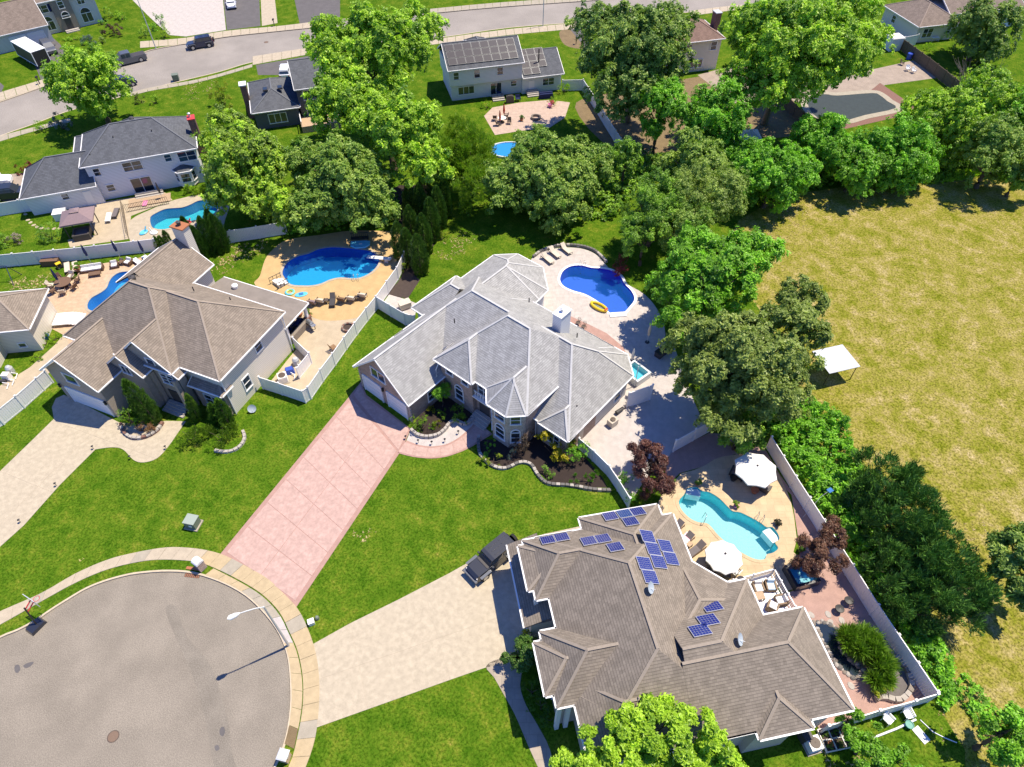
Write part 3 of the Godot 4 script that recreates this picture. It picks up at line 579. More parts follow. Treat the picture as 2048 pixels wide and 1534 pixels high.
# a window on a wall: at the foot (x, d) of its middle, turned about y (0 faces the front)
func window(parent: Node3D, x: float, d: float, y: float, w: float, h: float, turn := 0.0, sashes := 1, rows := 2, arch := false, frame: Material = null) -> MeshInstance3D:
	var b := Basis(Vector3.UP, turn); var o := Vector3(x, y, -d); var s := ST()
	var f := func(px: float, py: float, pz: float) -> Vector3: return o + b * Vector3(px, py, pz)
	var box := func(cx: float, cy: float, cz: float, sx: float, sy: float, sz: float) -> void:
		var p := []
		for yy in [-0.5, 0.5]:
			for q in [[-0.5, -0.5], [0.5, -0.5], [0.5, 0.5], [-0.5, 0.5]]: p.append(f.call(cx + q[0] * sx, cy + yy * sy, cz + q[1] * sz))
		hexa(s, p)
	var t := 0.09
	box.call(0, h / 2 + t / 2, 0.03, w + 2 * t, t, 0.1); box.call(0, -h / 2 - t / 2, 0.05, w + 2 * t + 0.06, t, 0.15)
	for sx in [-1, 1]: box.call(sx * (w / 2 + t / 2), 0, 0.03, t, h, 0.1)
	for i in range(1, sashes): box.call(-w / 2 + w * i / sashes, 0, 0.03, 0.08, h, 0.09)
	for i in range(1, rows): box.call(0, -h / 2 + h * i / rows, 0.025, w, 0.05, 0.07)
	if arch:
		for k in 8:
			var a0 := PI * k / 8; var a1 := PI * (k + 1) / 8; var r0 := w / 2; var r1 := w / 2 + t; var p := []
			for z in [-0.02, 0.08]:
				for q in [[r0, a0], [r1, a0], [r1, a1], [r0, a1]]: p.append(f.call(cos(q[1]) * q[0], h / 2 + t / 2 + sin(q[1]) * q[0], z))
			hexa(s, p)
	var win := part("window", s, frame if frame else M.white, parent)
	for i in sashes:
		for j in rows:
			var g := ST(); var pw := w / sashes; var ph := h / rows
			var cx := -w / 2 + pw * (i + 0.5); var cy := -h / 2 + ph * (j + 0.5)
			quad(g, f.call(cx - pw / 2 + 0.02, cy - ph / 2 + 0.02, 0.012), f.call(cx + pw / 2 - 0.02, cy - ph / 2 + 0.02, 0.012), f.call(cx + pw / 2 - 0.02, cy + ph / 2 - 0.02, 0.012), f.call(cx - pw / 2 + 0.02, cy + ph / 2 - 0.02, 0.012), b * Vector3(0, 0, 1))
			part("pane", g, M.glass, win)
	if arch:
		var g2 := ST()
		for k in 8: tri(g2, f.call(0, h / 2 + t / 2, 0.012), f.call(cos(PI * k / 8) * w / 2, h / 2 + t / 2 + sin(PI * k / 8) * w / 2, 0.012), f.call(cos(PI * (k + 1) / 8) * w / 2, h / 2 + t / 2 + sin(PI * (k + 1) / 8) * w / 2, 0.012), b * Vector3(0, 0, 1))
		part("pane", g2, M.glass, win)
	return win
func garage_door(parent: Node3D, x: float, d: float, w: float, h: float, turn := 0.0) -> void:
	var s := ST(); var g: MeshInstance3D; var b := Basis(Vector3.UP, turn)
	for a in [[-w / 2 - 0.08, h / 2, 0.16, h + 0.16], [w / 2 + 0.08, h / 2, 0.16, h + 0.16], [0.0, h + 0.08, w, 0.16]]: bx(s, Vector3(x, a[1], -d) + b * Vector3(a[0], 0, 0.02), Vector3(a[2], a[3], 0.12), turn)
	g = part("garage_door", s, M.white, parent)
	for i in 4:
		s = ST(); bx(s, Vector3(x, h * (i + 0.5) / 4, -d) + b * Vector3(0, 0, -0.02), Vector3(w, h / 4 - 0.03, 0.08), turn)
		part("panel", s, M.white, g)
func lamp(parent: Node3D, x: float, y: float, d: float) -> void:
	var s := ST(); bx(s, Vector3(x, y, -d + 0.14), Vector3(0.2, 0.36, 0.2), 0.0, 0.7); bx(s, Vector3(x, y + 0.24, -d + 0.14), Vector3(0.26, 0.1, 0.26), 0.0, 0.3)
	part("wall_lamp", s, M.black, parent)
func vent(r: Node3D, x: float, y: float, d: float, h := 0.45, m: Material = null) -> void:
	var s := ST(); tube(s, [Vector3(x, y - 0.1, -d), Vector3(x, y + h, -d)], [0.06], 8); part("vent_pipe", s, m if m else M.dark, r)
func dish(n: String, label: String, at: Vector3, turn: float) -> void:   # satellite dish
	var o := thing(n, label, "satellite dish", at, turn, "")
	var s := ST(); tube(s, [Vector3.ZERO, Vector3(0, 0.35, 0)], [0.03], 6); bar(s, Vector3(0, 0.35, 0), Vector3(0, 0.42, 0.45), 0.03); part("mast", s, M.galv, o)
	s = ST()
	var prof := []
	for k in 7: prof.append([0.42 * k / 6.0, 0.10 * pow(k / 6.0, 2)])
	lathe(s, Vector3.ZERO, prof, 18)
	var d := part("dish", s, paint(lin(0.36, 0.42, 0.47), 0.5), o)
	d.position = Vector3(0, 0.45, 0.05); d.rotation.x = deg_to_rad(55)
func panel_at(parent: Node3D, at: Vector3, across: Vector3, up: Vector3, w: float, h: float, m: Material) -> void:   # one solar panel lying in the plane of across and up
	var nn := up.cross(across).normalized()
	if nn.y < 0: nn = -nn
	var c := at + nn * 0.12; var s := ST(); var p := []
	for z in [-0.03, 0.01]:
		for q in [[-1, -1], [1, -1], [1, 1], [-1, 1]]: p.append(c + across * (q[0] * w / 2) + up * (q[1] * h / 2) + nn * z)
	hexa(s, p)
	var o := part("solar_panel", s, M.alu if m != M.cellblack else M.cargrey, parent)
	s = ST()
	var nx := 6 if m != M.cellblack else 1; var ny := int(round(h / w * 6)) if m != M.cellblack else 1
	for i in nx:
		for j in ny:
			var a := c + nn * 0.016 + across * (-w / 2 + 0.03 + (w - 0.06) * (i + 0.04 * (nx / 6)) / nx) + up * (-h / 2 + 0.03 + (h - 0.06) * (j + 0.04 * (nx / 6)) / ny)
			var e := across * (w - 0.06) * (0.92 if nx > 1 else 1.0) / nx; var g := up * (h - 0.06) * (0.92 if nx > 1 else 1.0) / ny
			quad(s, a, a + e, a + e + g, a + g, nn)
	var cells := part("cells", s, m, o); cells.set_meta("kind", "stuff")
	for q in [-0.3, 0.3]:
		s = ST(); bar(s, c + up * (h * q) - across * (w / 2) - nn * 0.08, c + up * (h * q) + across * (w / 2) - nn * 0.08, 0.05)
		part("rail", s, M.alu, o)

func central_house() -> void:
	var h := thing("grey_roofed_house", "brick house with light grey hip roof, round tower and pink driveway", "house", Vector3(-9.94, 0, -41.09), deg_to_rad(-40.4))
	var G := "roof_grey"
	hip(h, -8.07, -0.2, 0.3, 11.5, 3.1, [0, 0.954, -1, 0.954], G)
	roof(h, [-8.05, 4.8, -1.0, 4.8, 2.4, 8.2, 2.4, 19.42, -8.05, 19.42], [0.73, -1, -1, 0.73, 0.954], 3.1, G)
	roof(h, rect(-1.04, 10.22, 5.4, 19.44), [0.73, 0.94, 0.73, 0.94], [5.3, 5.3, 3.1, 5.3], G, true, "white", [[1, 2], [2, 3]])
	roof(h, [5.5, 6.95, 13.9, 6.95, 13.9, 17.45, 11.86, 19.46, 5.5, 19.46], [0.73, 0.97, 0.82, 0.73, -1], 3.1, G)
	hip(h, 10.43, 13.92, 6.8, 9.2, 3.1, [0.94, 0.94, -1, 0.94], G)
	hip(h, -1.06, 3.92, 4.9, 8.6, 5.3, [0.936, 0.936, -1, 0.936], G)
	roof(h, [5.28, 8.3, 5.28, 5.49, 6.64, 4.03, 8.89, 4.05, 10.19, 5.32, 10.19, 8.3], [0.936, 0.936, 0.936, 0.936, 0.936, -1], 5.3, G)
	hip(h, -10.03, -6, 10.28, 17.3, 3.0, [0.73, -1, 0.73, 0.94], G)
	roof(h, [-9.3, 13, -0.35, 13, -0.35, 20.3, -0.58, 22.13, -3.48, 24.87, -7.28, 24.9, -9.26, 22.97], [-1, 0.557, 0.557, 0.557, 0.557, 0.557, 0.557], 3.0, G)
	walls(h, rect(-7.7, -0.55, 0.7, 13), 0, 3.05, M.brick)
	gable(h, -7.95, -0.32, 0.7, 3.0, 6.62, M.brick)
	walls(h, rect(-0.62, 3.5, 5.35, 12), 0, 5.25, M.brick)
	walls(h, rect(-0.6, 9.8, 5.86, 14), 0, 5.25, M.brick)
	walls(h, [5.7, 9, 5.7, 5.68, 6.82, 4.48, 8.7, 4.5, 9.75, 5.5, 9.78, 9], 0, 5.25, M.brick_pale)
	walls(h, [6, 7.4, 13.5, 7.4, 13.5, 17.3, 11.7, 19.05, 6, 19.05], 0, 3.05, M.side_grey)
	walls(h, rect(10.8, 13.52, 7.2, 12), 0, 3.05, M.brick)
	walls(h, rect(-9.6, -7.6, 10.7, 16.9), 0, 2.95, M.side_white)
	walls(h, [-8.9, 13, -0.75, 13, -0.75, 20.3, -0.95, 22, -3.6, 24.5, -7.15, 24.5, -8.85, 22.8], 0, 2.95, M.side_white)
	walls(h, rect(-8, 11.6, 14, 19.0), 0, 3.0, M.side_grey)
	for x in [-5.9, -2.35]: garage_door(h, x, 0.66, 2.55, 2.2)
	lamp(h, -4.12, 2.3, 0.66)
	window(h, -4.6, 0.7, 4.0, 1.9, 1.15, 0, 2, 1)
	var s := ST()
	for i in 14:
		for x in [-0.58, -7.67]:
			s = ST(); bx(s, Vector3(x, 0.2 + i * 0.2, -0.72), Vector3(0.24 if i % 2 else 0.4, 0.16, 0.14)); part("corner_block", s, M.brick_pale, h)
	window(h, -0.5, 3.6, 1.6, 0.9, 1.3, PI / 2, 1, 2)
	window(h, 0.55, 5.35, 4.4, 0.8, 1.0, 0, 1, 2); window(h, 2.6, 5.35, 4.4, 0.8, 1.0, 0, 1, 2)
	window(h, 1.7, 5.35, 1.75, 1.0, 1.5, 0, 1, 2, true)
	window(h, 4.55, 5.86, 3.9, 1.3, 1.3, 0, 2, 2)
	s = ST()
	for i in 6: bx(s, Vector3(3.7 + i * 0.34, 3.2, -5.55), Vector3(0.07, 0.7, 0.07))
	bx(s, Vector3(4.55, 3.58, -5.55), Vector3(2.2, 0.08, 0.12)); bx(s, Vector3(4.55, 2.85, -5.6), Vector3(2.2, 0.12, 0.6))
	part("balcony", s, M.white, h)
	s = ST(); bx(s, Vector3(4.55, 1.1, -5.86), Vector3(1.3, 2.2, 0.1)); part("front_door", s, M.dark, h)
	for k in 4:
		s = ST(); bx(s, Vector3(4.6, 0.09 + 0.15 * k, -5.6 + 0.32 * (4 - k) - 0.3), Vector3(2.1, 0.17, 0.34 + 0.02)); part("step", s, M.stone_pale, h)
	for a in [[6.26, 5.08, 0.66, -0.82], [7.76, 4.49, 0.0, 0.0], [9.22, 5.0, 0.0, 0.76]]:
		window(h, a[0], a[1], 4.1, 0.85 if a[3] != 0 else 1.1, 1.1, a[3], 1, 2); window(h, a[0], a[1], 1.5, 0.8 if a[3] != 0 else 1.05, 1.4, a[3], 1, 2, true)
	window(h, 12.1, 7.2, 1.5, 1.2, 1.3, 0, 2, 2); window(h, 13.52, 15.6, 1.6, 1.0, 1.4, PI / 2, 1, 2)
	s = ST(); bx(s, Vector3(13.52, 1.0, -9.6), Vector3(0.06, 1.9, 0.75)); part("side_door", s, M.side_tan, h)
	s = ST(); bx(s, Vector3(6.5, 7.2, -15.08), Vector3(1.0, 3.2, 1.55))
	var ch := part("chimney", s, M.side_white, h)
	s = ST(); bx(s, Vector3(6.5, 8.84, -15.08), Vector3(1.14, 0.1, 1.7)); part("cap", s, M.white, ch)
	s = ST(); lathe(s, Vector3(6.5, 8.88, -15.05), [[0.13, 0], [0.13, 0.28], [0.2, 0.3], [0.2, 0.38], [0.02, 0.46]], 12); part("flue", s, M.galv, ch)
	for v in [[-1.2, 8.05, 8.2], [1.55, 6.9, 16.2], [12.6, 4.4, 9.8], [8.5, 7.2, 15.0]]: vent(h, v[0], v[1] - 0.35, v[2])
	s = ST(); tube(s, [Vector3(-0.42, 5.2, -5.0), Vector3(-0.42, 4.6, -4.5), Vector3(-0.42, 3.6, -4.5)], [0.05], 6); tube(s, [Vector3(-0.35, 3.0, -4.7), Vector3(-0.45, 2.7, -5.25), Vector3(-0.45, 0.1, -5.25)], [0.05], 6); part("downspout", s, M.white, h)
	for a in [[10.0, 7.25, 3.0], [13.6, 19.1, 0.0]]:
		s = ST(); tube(s, [Vector3(a[0], 3.0, -a[1] + 0.2), Vector3(a[0], 0.1, -a[1] + 0.2)], [0.045], 6); part("downspout", s, M.white, h)
func taupe_house() -> void:
	var h := thing("taupe_roofed_house", "stucco house with taupe shingle roof and nested front gables", "house", Vector3(-39, 0, -42), deg_to_rad(-22.8))
	var G := "roof_taupe"
	hip(h, -7.22, 0.05, 0.0, 6.2, 4.5, [0, 0.8, -1, 0.8], G)
	roof(h, rect(-7.6, 5.86, 3.92, 14.6), [0.89, 0.92, 0.89, 0.8], 5.5, G)
	roof(h, rect(-1, 10.6, 5.0, 15.3), [0.757, 0.757, 0.757, -1], 5.5, G)
	roof(h, rect(-1.3, 6.4, 3.9, 7.2), [0, 0.92, -1, 0.92], 5.0, G)
	roof(h, rect(-1.4, 3.15, 2.75, 5), [0, 0.9, -1, 0.9], 5.0, G)
	roof(h, rect(6.3, 10.4, 4.6, 6.2), [0.5, 0.5, -1, 0], 3.5, G)
	roof(h, rect(-8.8, -1.2, 12.2, 18.75), [-1, 0.66, 0, 0.66], 5.5, G)
	var fr := roof(h, rect(-1.7, 9.75, 14.5, 19.7), [-1, 0.16, 0.16, -1], 2.8, "roof_taupe", false)
	fr.material_override = M.roll
	walls(h, rect(-6.85, -0.35, 0.45, 8), 0, 4.45, M.stucco); gable(h, -7.05, -0.1, 0.45, 4.4, 7.1, M.stucco)
	walls(h, rect(-7.2, 5.5, 4.4, 14.2), 0, 5.45, M.stucco)
	walls(h, rect(0, 10.2, 5.45, 14.9), 0, 5.45, M.side_cream)
	walls(h, rect(-0.9, 6.0, 4.2, 5), 0, 5.0, M.stucco); gable(h, -1.1, 6.2, 4.15, 4.95, 8.2, M.stucco)
	walls(h, rect(-0.9, 2.7, 3.1, 5), 0, 5.0, M.stucco); gable(h, -1.2, 2.95, 3.05, 4.95, 6.8, M.stucco)
	walls(h, rect(6.4, 10.0, 5.0, 6), 0, 3.4, M.stucco)
	walls(h, rect(-8.4, -1.6, 14, 18.3), 0, 5.45, M.side_cream); gable(h, -8.6, -1.4, 18.1, 5.4, 7.75, M.side_cream)
	garage_door(h, -3.3, 0.41, 4.9, 2.2); lamp(h, -6.4, 2.3, 0.41); lamp(h, -0.5, 2.3, 0.41)
	window(h, -3.9, 0.45, 4.2, 1.5, 1.1, 0, 1, 1); window(h, 0.9, 3.05, 4.9, 1.0, 1.0, 0, 2, 1); window(h, 3.4, 4.15, 5.9, 0.9, 0.9, 0, 1, 1)
	window(h, 4.5, 4.2, 3.9, 1.5, 1.3, 0, 2, 3); window(h, 8.3, 5.0, 1.6, 1.8, 1.3, 0, 2, 2)
	window(h, 10.2, 8.0, 2.0, 0.9, 1.5, PI / 2, 1, 2); window(h, 10.2, 10.9, 4.5, 0.9, 1.2, PI / 2, 1, 2)
	var s := ST(); bx(s, Vector3(4.4, 1.1, -4.2), Vector3(1.5, 2.2, 0.12)); part("front_door", s, M.dark, h)
	for k in 4:
		s = ST(); bx(s, Vector3(4.4, 0.08 + 0.14 * k, -3.0 - 0.3 * k), Vector3(2.6 - 0.1 * k, 0.16, 0.34)); part("step", s, M.stone_pale, h)
	for x in [2.9, 5.8]:
		s = ST(); bx(s, Vector3(x, 2.3, -3.9), Vector3(0.4, 4.6, 0.4)); part("column", s, M.stucco, h)
	s = ST(); bx(s, Vector3(-4.3, 7.4, -19.0), Vector3(1.5, 4.2, 1.0)); var ch := part("chimney", s, M.side_cream, h)
	s = ST(); bx(s, Vector3(-4.3, 9.55, -19.0), Vector3(1.75, 0.12, 1.25)); part("cap", s, M.terracotta, ch)
	s = ST(); lathe(s, Vector3(-4.3, 9.6, -19.0), [[0.2, 0], [0.2, 0.35], [0.26, 0.36], [0.26, 0.44], [0.02, 0.5]], 12); part("flue", s, M.dark, ch)
	for v in [[6.9, 7.6, 9.2], [7.7, 7.2, 9.9], [6.8, 7.4, 8.2], [2.6, 8.4, 12.3], [5.6, 7.0, 13.6], [-1, 5.2, 15.4]]: vent(h, v[0], v[1] - 0.3, v[2])
	s = ST(); lathe(s, Vector3(-2.9, 9.4, -10.4), [[0.32, -0.3], [0.36, 0.05], [0.3, 0.14], [0.05, 0.2]], 14); part("roof_vent", s, M.dark, h)
	s = ST(); lathe(s, Vector3(1.0, 3.3, -18.5), [[0.3, -0.3], [0.36, 0.05], [0.3, 0.16], [0.05, 0.22]], 14); part("roof_vent", s, M.white, h)
	for a in [[9.4, 15.8], [9.4, 19.3], [4.0, 19.3], [-1.2, 19.3]]:
		s = ST(); bx(s, Vector3(a[0], 1.3, -a[1]), Vector3(0.3, 2.6, 0.3)); part("porch_post", s, M.white, h)
		if a[1] > 16: s = ST(); bx(s, Vector3(a[0], 0.5, -a[1]), Vector3(0.6, 1.0, 0.6)); part("post_base", s, M.redbrick, h)
	s = ST(); bx(s, Vector3(9.5, 0.45, -17.4), Vector3(0.5, 0.9, 3.0)); part("stone_counter", s, M.stone, h)
	s = ST(); tube(s, [Vector3(10.3, 5.3, -15.0), Vector3(10.3, 0.1, -15.0)], [0.06], 6); part("downspout", s, M.white, h)
	s = ST(); tube(s, [Vector3(10.3, 5.3, -5.3), Vector3(10.3, 0.1, -5.3)], [0.06], 6); part("downspout", s, M.white, h)
func solar_house() -> void:
	var h := thing("solar_roofed_house", "large house with brown hip roof carrying blue solar panels", "house", Vector3(-0.4, 0, -26.83), deg_to_rad(11))
	var G := "roof_brown"
	var e := 5.5
	roof(h, rect(2.0, 13.2, -17.2, -1.05), [0.66, 0.6, 0.68, 0.6], e, G, true, "white", [[0, 1]])
	roof(h, rect(5.8, 12.3, -7.5, 0.0), [-1, 0.62, 0.62, 0.62], e, G)
	roof(h, [12.25, -4.26, 7.15, -9.06, 11.6, -13.8, 16.71, -8.98], [0.5, -1, 0.5, 0.5], e, G)
	roof(h, rect(9.2, 16.7, -17.18, -7.4), [0.66, 0.66, 0.64, -1], e, G, true, "white", [[0, 1]])
	roof(h, rect(9, 19.8, -17.22, -10.2), [0.66, 0.78, 0.93, -1], e, G)
	roof(h, rect(13.0, 16.72, -17.75, -13.6), [0.62, 0.62, -1, 0.62], e, G)
	roof(h, rect(0.6, 3.4, -5.2, -1.5), [0.6, -1, 0.6, 0.45], e, G)
	roof(h, rect(1.04, 5.0, -5.98, -1.1), [0.72, -1, 0.72, 0.8], e, G)
	roof(h, rect(0.2, 2.4, -12.6, -8.96), [0.58, -1, 0.58, 0.58], e, G)
	roof(h, rect(0.8, 6.2, -13.44, -8.29), [0.8, -1, 0.8, 0.8], e, G)
	roof(h, rect(2.09, 4.4, -16.1, -12.64), [0.58, -1, 0.58, 0.58], e, G)
	roof(h, rect(2.46, 6.2, -16.8, -12.04), [0.8, -1, 0.8, 0.8], e, G)
	roof(h, rect(0.0, 2.4, -7.0, -0.1), [-1, -1, -1, 0.45], 3.4, G)
	walls(h, rect(2.4, 12.0, -16.8, -1.45), 0, e - 0.05, M.side_tan)
	walls(h, rect(6.2, 11.9, -8, -0.4), 0, e - 0.06, M.side_tan)
	walls(h, [12.0, -4.6, 7.6, -9.0, 11.6, -13.2, 16.2, -8.9], 0, e - 0.07, M.side_tan)
	walls(h, rect(8, 16.3, -16.78, -7.8), 0, e - 0.08, M.side_tan)
	walls(h, rect(9, 19.4, -16.76, -10.6), 0, e - 0.09, M.side_tan)
	walls(h, rect(13.4, 16.3, -17.3, -14), 0, e - 0.1, M.side_tan)
	walls(h, rect(1.4, 6, -5.6, -1.5), 3.2, e - 0.1, M.side_tan)
	walls(h, rect(1.2, 6, -13.0, -8.7), 0, e - 0.11, M.side_tan)
	walls(h, rect(2.9, 6, -16.4, -12.4), 0, e - 0.12, M.side_tan)
	walls(h, rect(0.5, 3, -6.9, -0.4), 0, 3.4, M.side_tan)
	garage_door(h, 0.5, -3.5, 4.6, 2.3, -PI / 2)
	var s := ST()
	for a in [[1.15, -5.5], [1.05, -13.2], [1.7, -13.2]]:
		s = ST(); bx(s, Vector3(a[0], e / 2, -a[1]), Vector3(0.3, e, 0.3)); part("column", s, M.white, h)
	window(h, 1.2, -10.6, 3.9, 1.5, 1.5, -PI / 2, 2, 2); window(h, 1.2, -10.6, 1.4, 1.5, 1.5, -PI / 2, 2, 2); window(h, 14.9, -17.3, 4.1, 1.4, 1.2, 0, 2, 2)
	window(h, 18, -16.76, 3.9, 1.0, 1.2, 0, 1, 2); window(h, 10, -16.8, 3.9, 1.2, 1.2, 0, 2, 2)
	for g in [[0.62, [[8.15, -0.62], [9.32, -0.62], [10.41, -0.62], [9.38, -1.75]]], [0.68, [[2.85, -1.75], [3.97, -1.72], [5.74, -2.8], [6.86, -2.82], [7.33, -4.1]]], [0.64, [[12.86, -9.4], [11.95, -10.55], [10.99, -11.27]]]]:
		for q in g[1]:
			var base: float = 0.0 if g[0] == 0.62 else (-1.05 if g[0] == 0.68 else -7.4)
			if q[0] < 5 and g[0] == 0.68: panel_at(h, Vector3(q[0], e + 0.72 * (-1.1 - q[1]), -q[1]), Vector3.RIGHT, Vector3(0, 0.72, 1).normalized(), 1.08, 1.25, M.cell)
			else: panel_at(h, Vector3(q[0], e + g[0] * (base - q[1]), -q[1]), Vector3.RIGHT, Vector3(0, g[0], 1).normalized(), 1.08 if base > -7 else 1.3, 1.25 if base > -7 else 1.15, M.cell if q[0] != 9.32 else M.cell2)
	for q in [[9.9, -3.62], [9.98, -4.66], [10.06, -5.7], [11.2, -4.25], [11.28, -5.29], [8.79, -5.97], [8.87, -7.01]]: panel_at(h, Vector3(q[0], e + 0.6 * (13.2 - q[0]), -q[1]), Vector3.FORWARD, Vector3(-1, 0.6, 0).normalized(), 1.02, 1.3, M.cell)
	dish("satellite_dish", "grey satellite dish next to the paired solar panels", Vector3(0, 0, 0) + to_world(h, 8.4, 8.38, -8.0), deg_to_rad(70))
	dish("satellite_dish", "grey satellite dish on bare shingles near the wooden deck", to_world(h, 13.2, 7.75, -12.3), deg_to_rad(70))
func to_world(h: Node3D, x: float, y: float, d: float) -> Vector3: return h.transform * Vector3(x, y, -d)
func other_houses() -> void:
	# white two-storey house with slate roof
	var h := thing("white_house", "white sided house with dark slate roof and bay window", "house", Vector3(-43.07, 0, -85.32), deg_to_rad(20))
	var G := "roof_slate"
	var a0 := Vector3(-14.19, 5.3, 0.4); var a1 := Vector3(0.41, 5.3, -0.06)
	roof(h, rect(a0.x, a1.x, -0.75, 8.6), [0.62, 0.62, 0.62, 0.62], 5.3, G, true)
	roof(h, rect(-9.5, -5.5, 4, 10.6), [0, 0.62, 0.62, 0.62], 5.25, G, true)
	roof(h, rect(a0.x - 1.3, a0.x + 3, 3, 9.6), [0.5, 0, 0.5, 0.5], 4.6, G, true)
	roof(h, rect(a0.x - 8.2, a0.x + 1.0, -1.4, 6.6), [0.75, 0, 0.75, 0.75], 2.8, G, true)
	walls(h, rect(a0.x + 0.45, a1.x - 0.4, -0.3, 8.2), 0, 5.25, M.side_white)
	walls(h, rect(a0.x - 7.8, a0.x + 1, -1.0, 6.2), 0, 2.75, M.side_white)
	walls(h, rect(-9.2, -5.8, 4, 10.2), 0, 5.2, M.side_white)
	for w in [[-12.6, 4.1, 0.75, 1.0, 1], [-8.2, 4.1, 2.3, 1.2, 2], [-3.6, 4.4, 0.8, 0.9, 1], [-1.2, 4.2, 2.2, 1.3, 2], [-11.9, 1.6, 0.9, 0.9, 1]]: window(h, w[0], -0.3, w[1], w[2], w[3], 0, w[4], 2)
	window(h, a0.x - 3.2, -1.0, 1.9, 0.8, 0.8, 0, 1, 2)
	var s := ST(); bx(s, Vector3(a0.x - 0.6, 1.05, 1.0), Vector3(0.95, 2.1, 0.12)); part("side_door", s, M.white, h)
	window(h, -8.0, -0.3, 1.25, 2.5, 2.1, 0, 2, 1)
	s = ST(); var bay := [Vector2(-3.6, -0.3), Vector2(-3.0, -1.2), Vector2(-1.5, -1.2), Vector2(-0.9, -0.3)]; var bp := PackedVector2Array()
	for q in bay: bp.append(Vector2(q.x, -q.y))
	slab(s, bp, 0.3, 2.6); var bw := part("bay_window", s, M.white, h)
	window(h, -2.25, -1.2, 1.6, 1.1, 1.2, 0, 1, 2); window(h, -3.3, -0.76, 1.6, 0.7, 1.2, -0.98, 1, 2); window(h, -1.2, -0.76, 1.6, 0.7, 1.2, 0.98, 1, 2)
	roof(h, [-3.75, -0.28, -3.05, -1.35, -1.45, -1.35, -0.75, -0.28], [0.5, 0.5, 0.5, 0], 2.6, G, false)
	for k in [[-11.0, 6.2, 2.6], [-16.5, 4.2, 2.3]]:
		s = ST(); bx(s, Vector3(k[0], k[1], -k[2]), Vector3(0.85, 0.14, 1.2)); var sk := part("skylight", s, M.white, h); sk.rotation.x = 0
		s = ST(); bx(s, Vector3(k[0], k[1] + 0.06, -k[2]), Vector3(0.65, 0.06, 1.0)); part("pane", s, M.glass, sk)
	s = ST(); bx(s, Vector3(0.6, 3.8, -3.2), Vector3(0.9, 7.6, 1.3)); var ch := part("chimney", s, M.redbrick, h)
	s = ST(); bx(s, Vector3(0.6, 7.66, -3.2), Vector3(1.0, 0.12, 1.4)); part("cap", s, M.red, ch)
	s = ST(); lathe(s, Vector3(0.5, 7.7, -3.3), [[0.14, 0], [0.14, 0.5], [0.22, 0.52], [0.05, 0.65]], 10); part("flue", s, M.galv, ch)
	s = ST(); lathe(s, Vector3(-6.8, 7.9, -4.8), [[0.3, -0.3], [0.3, 0.15], [0.36, 0.2], [0.25, 0.35], [0.02, 0.4]], 12); part("roof_vent", s, M.dark, h)
	for v in [[-4.6, 6.9, 2.2], [-9.4, 6.9, 2.2], [-12.6, 5.8, 0.6]]: vent(h, v[0], v[1], v[2])
	for k in 3:
		s = ST(); bx(s, Vector3(-7.5, 0.1 + 0.17 * (2 - k), 1.0 + 0.32 * k), Vector3(3.6, 0.18, 0.34)); part("step", s, M.stone_pale, h)
	# navy house
	h = thing("navy_house", "navy sided house with grey shingle roof and two skylights", "house", Vector3(-39.27, 0, -99.68), deg_to_rad(17))
	roof(h, rect(-0.3, 6.9, -0.6, 10.2), [0.5, 0.5, 0.5, 0.5], 2.9, "roof_slate"); roof(h, rect(6.6, 14, 0.0, 9.6), [0.5, 0, 0.5, 0], 5.3, "roof_slate")
	walls(h, rect(0, 6.6, -0.2, 9.8), 0, 2.85, M.side_navy); walls(h, rect(6.9, 13.6, 0.4, 9.2), 0, 5.25, M.side_navy)
	window(h, 3.3, -0.2, 1.5, 2.6, 1.4, 0, 3, 1); window(h, 8.9, 0.4, 4.1, 2.2, 1.4, 0, 2, 1); window(h, 8.9, 0.4, 1.2, 2.0, 2.0, 0, 2, 1); window(h, 11.8, 0.4, 4.1, 1.2, 1.2, 0, 1, 2)
	for k in [[2.4, 4.75, 2.9], [4.6, 4.75, 2.9]]:
		s = ST(); bx(s, Vector3(k[0], k[1] - 0.06, -k[2]), Vector3(0.75, 0.2, 1.1)); var sk := part("skylight", s, M.dark, h)
		s = ST(); bx(s, Vector3(k[0], k[1] + 0.06, -k[2]), Vector3(0.6, 0.06, 0.9)); part("pane", s, M.glass, sk)
	s = ST(); bx(s, Vector3(-0.75, 2.6, -4.5), Vector3(0.9, 5.2, 1.3)); ch = part("chimney", s, M.redbrick, h)
	s = ST(); bx(s, Vector3(-0.75, 5.25, -4.5), Vector3(1.1, 0.15, 1.5)); part("cap", s, M.white, ch)
	s = ST(); bx(s, Vector3(9.5, 0.5, 1.6), Vector3(6.0, 1.0, 3.2)); part("deck", s, M.deckwood, h)
	for k in 3:
		s = ST()
		for i in 12: bx(s, Vector3(8.6 + i * 0.3, 1.4, 3.1) if k == 0 else (Vector3(6.6, 1.4, 3.1 - i * 0.25) if k == 1 else Vector3(12.4, 1.4, 3.1 - i * 0.25)), Vector3(0.05, 0.8, 0.05))
		if k == 0: bx(s, Vector3(10.3, 1.84, 3.1), Vector3(3.8, 0.09, 0.12))
		else: bx(s, Vector3(6.6 if k == 1 else 12.4, 1.84, 1.7), Vector3(0.12, 0.09, 3.0))
		part("railing", s, M.white, h)
	# white house with black solar array
	h = thing("white_solar_house", "white two storey house with black solar array on grey roof", "house", Vector3(-8.73, 0, -108.15), deg_to_rad(14.8))
	roof(h, rect(-1.4, 11.2, 0.2, 9.2), [0.55, 0, 0.55, 0], 5.3, "roof_slate"); roof(h, rect(10.9, 18.0, 0.1, 9.5), [0.5, 0.0, 0.5, 0], 2.8, "roof_slate")
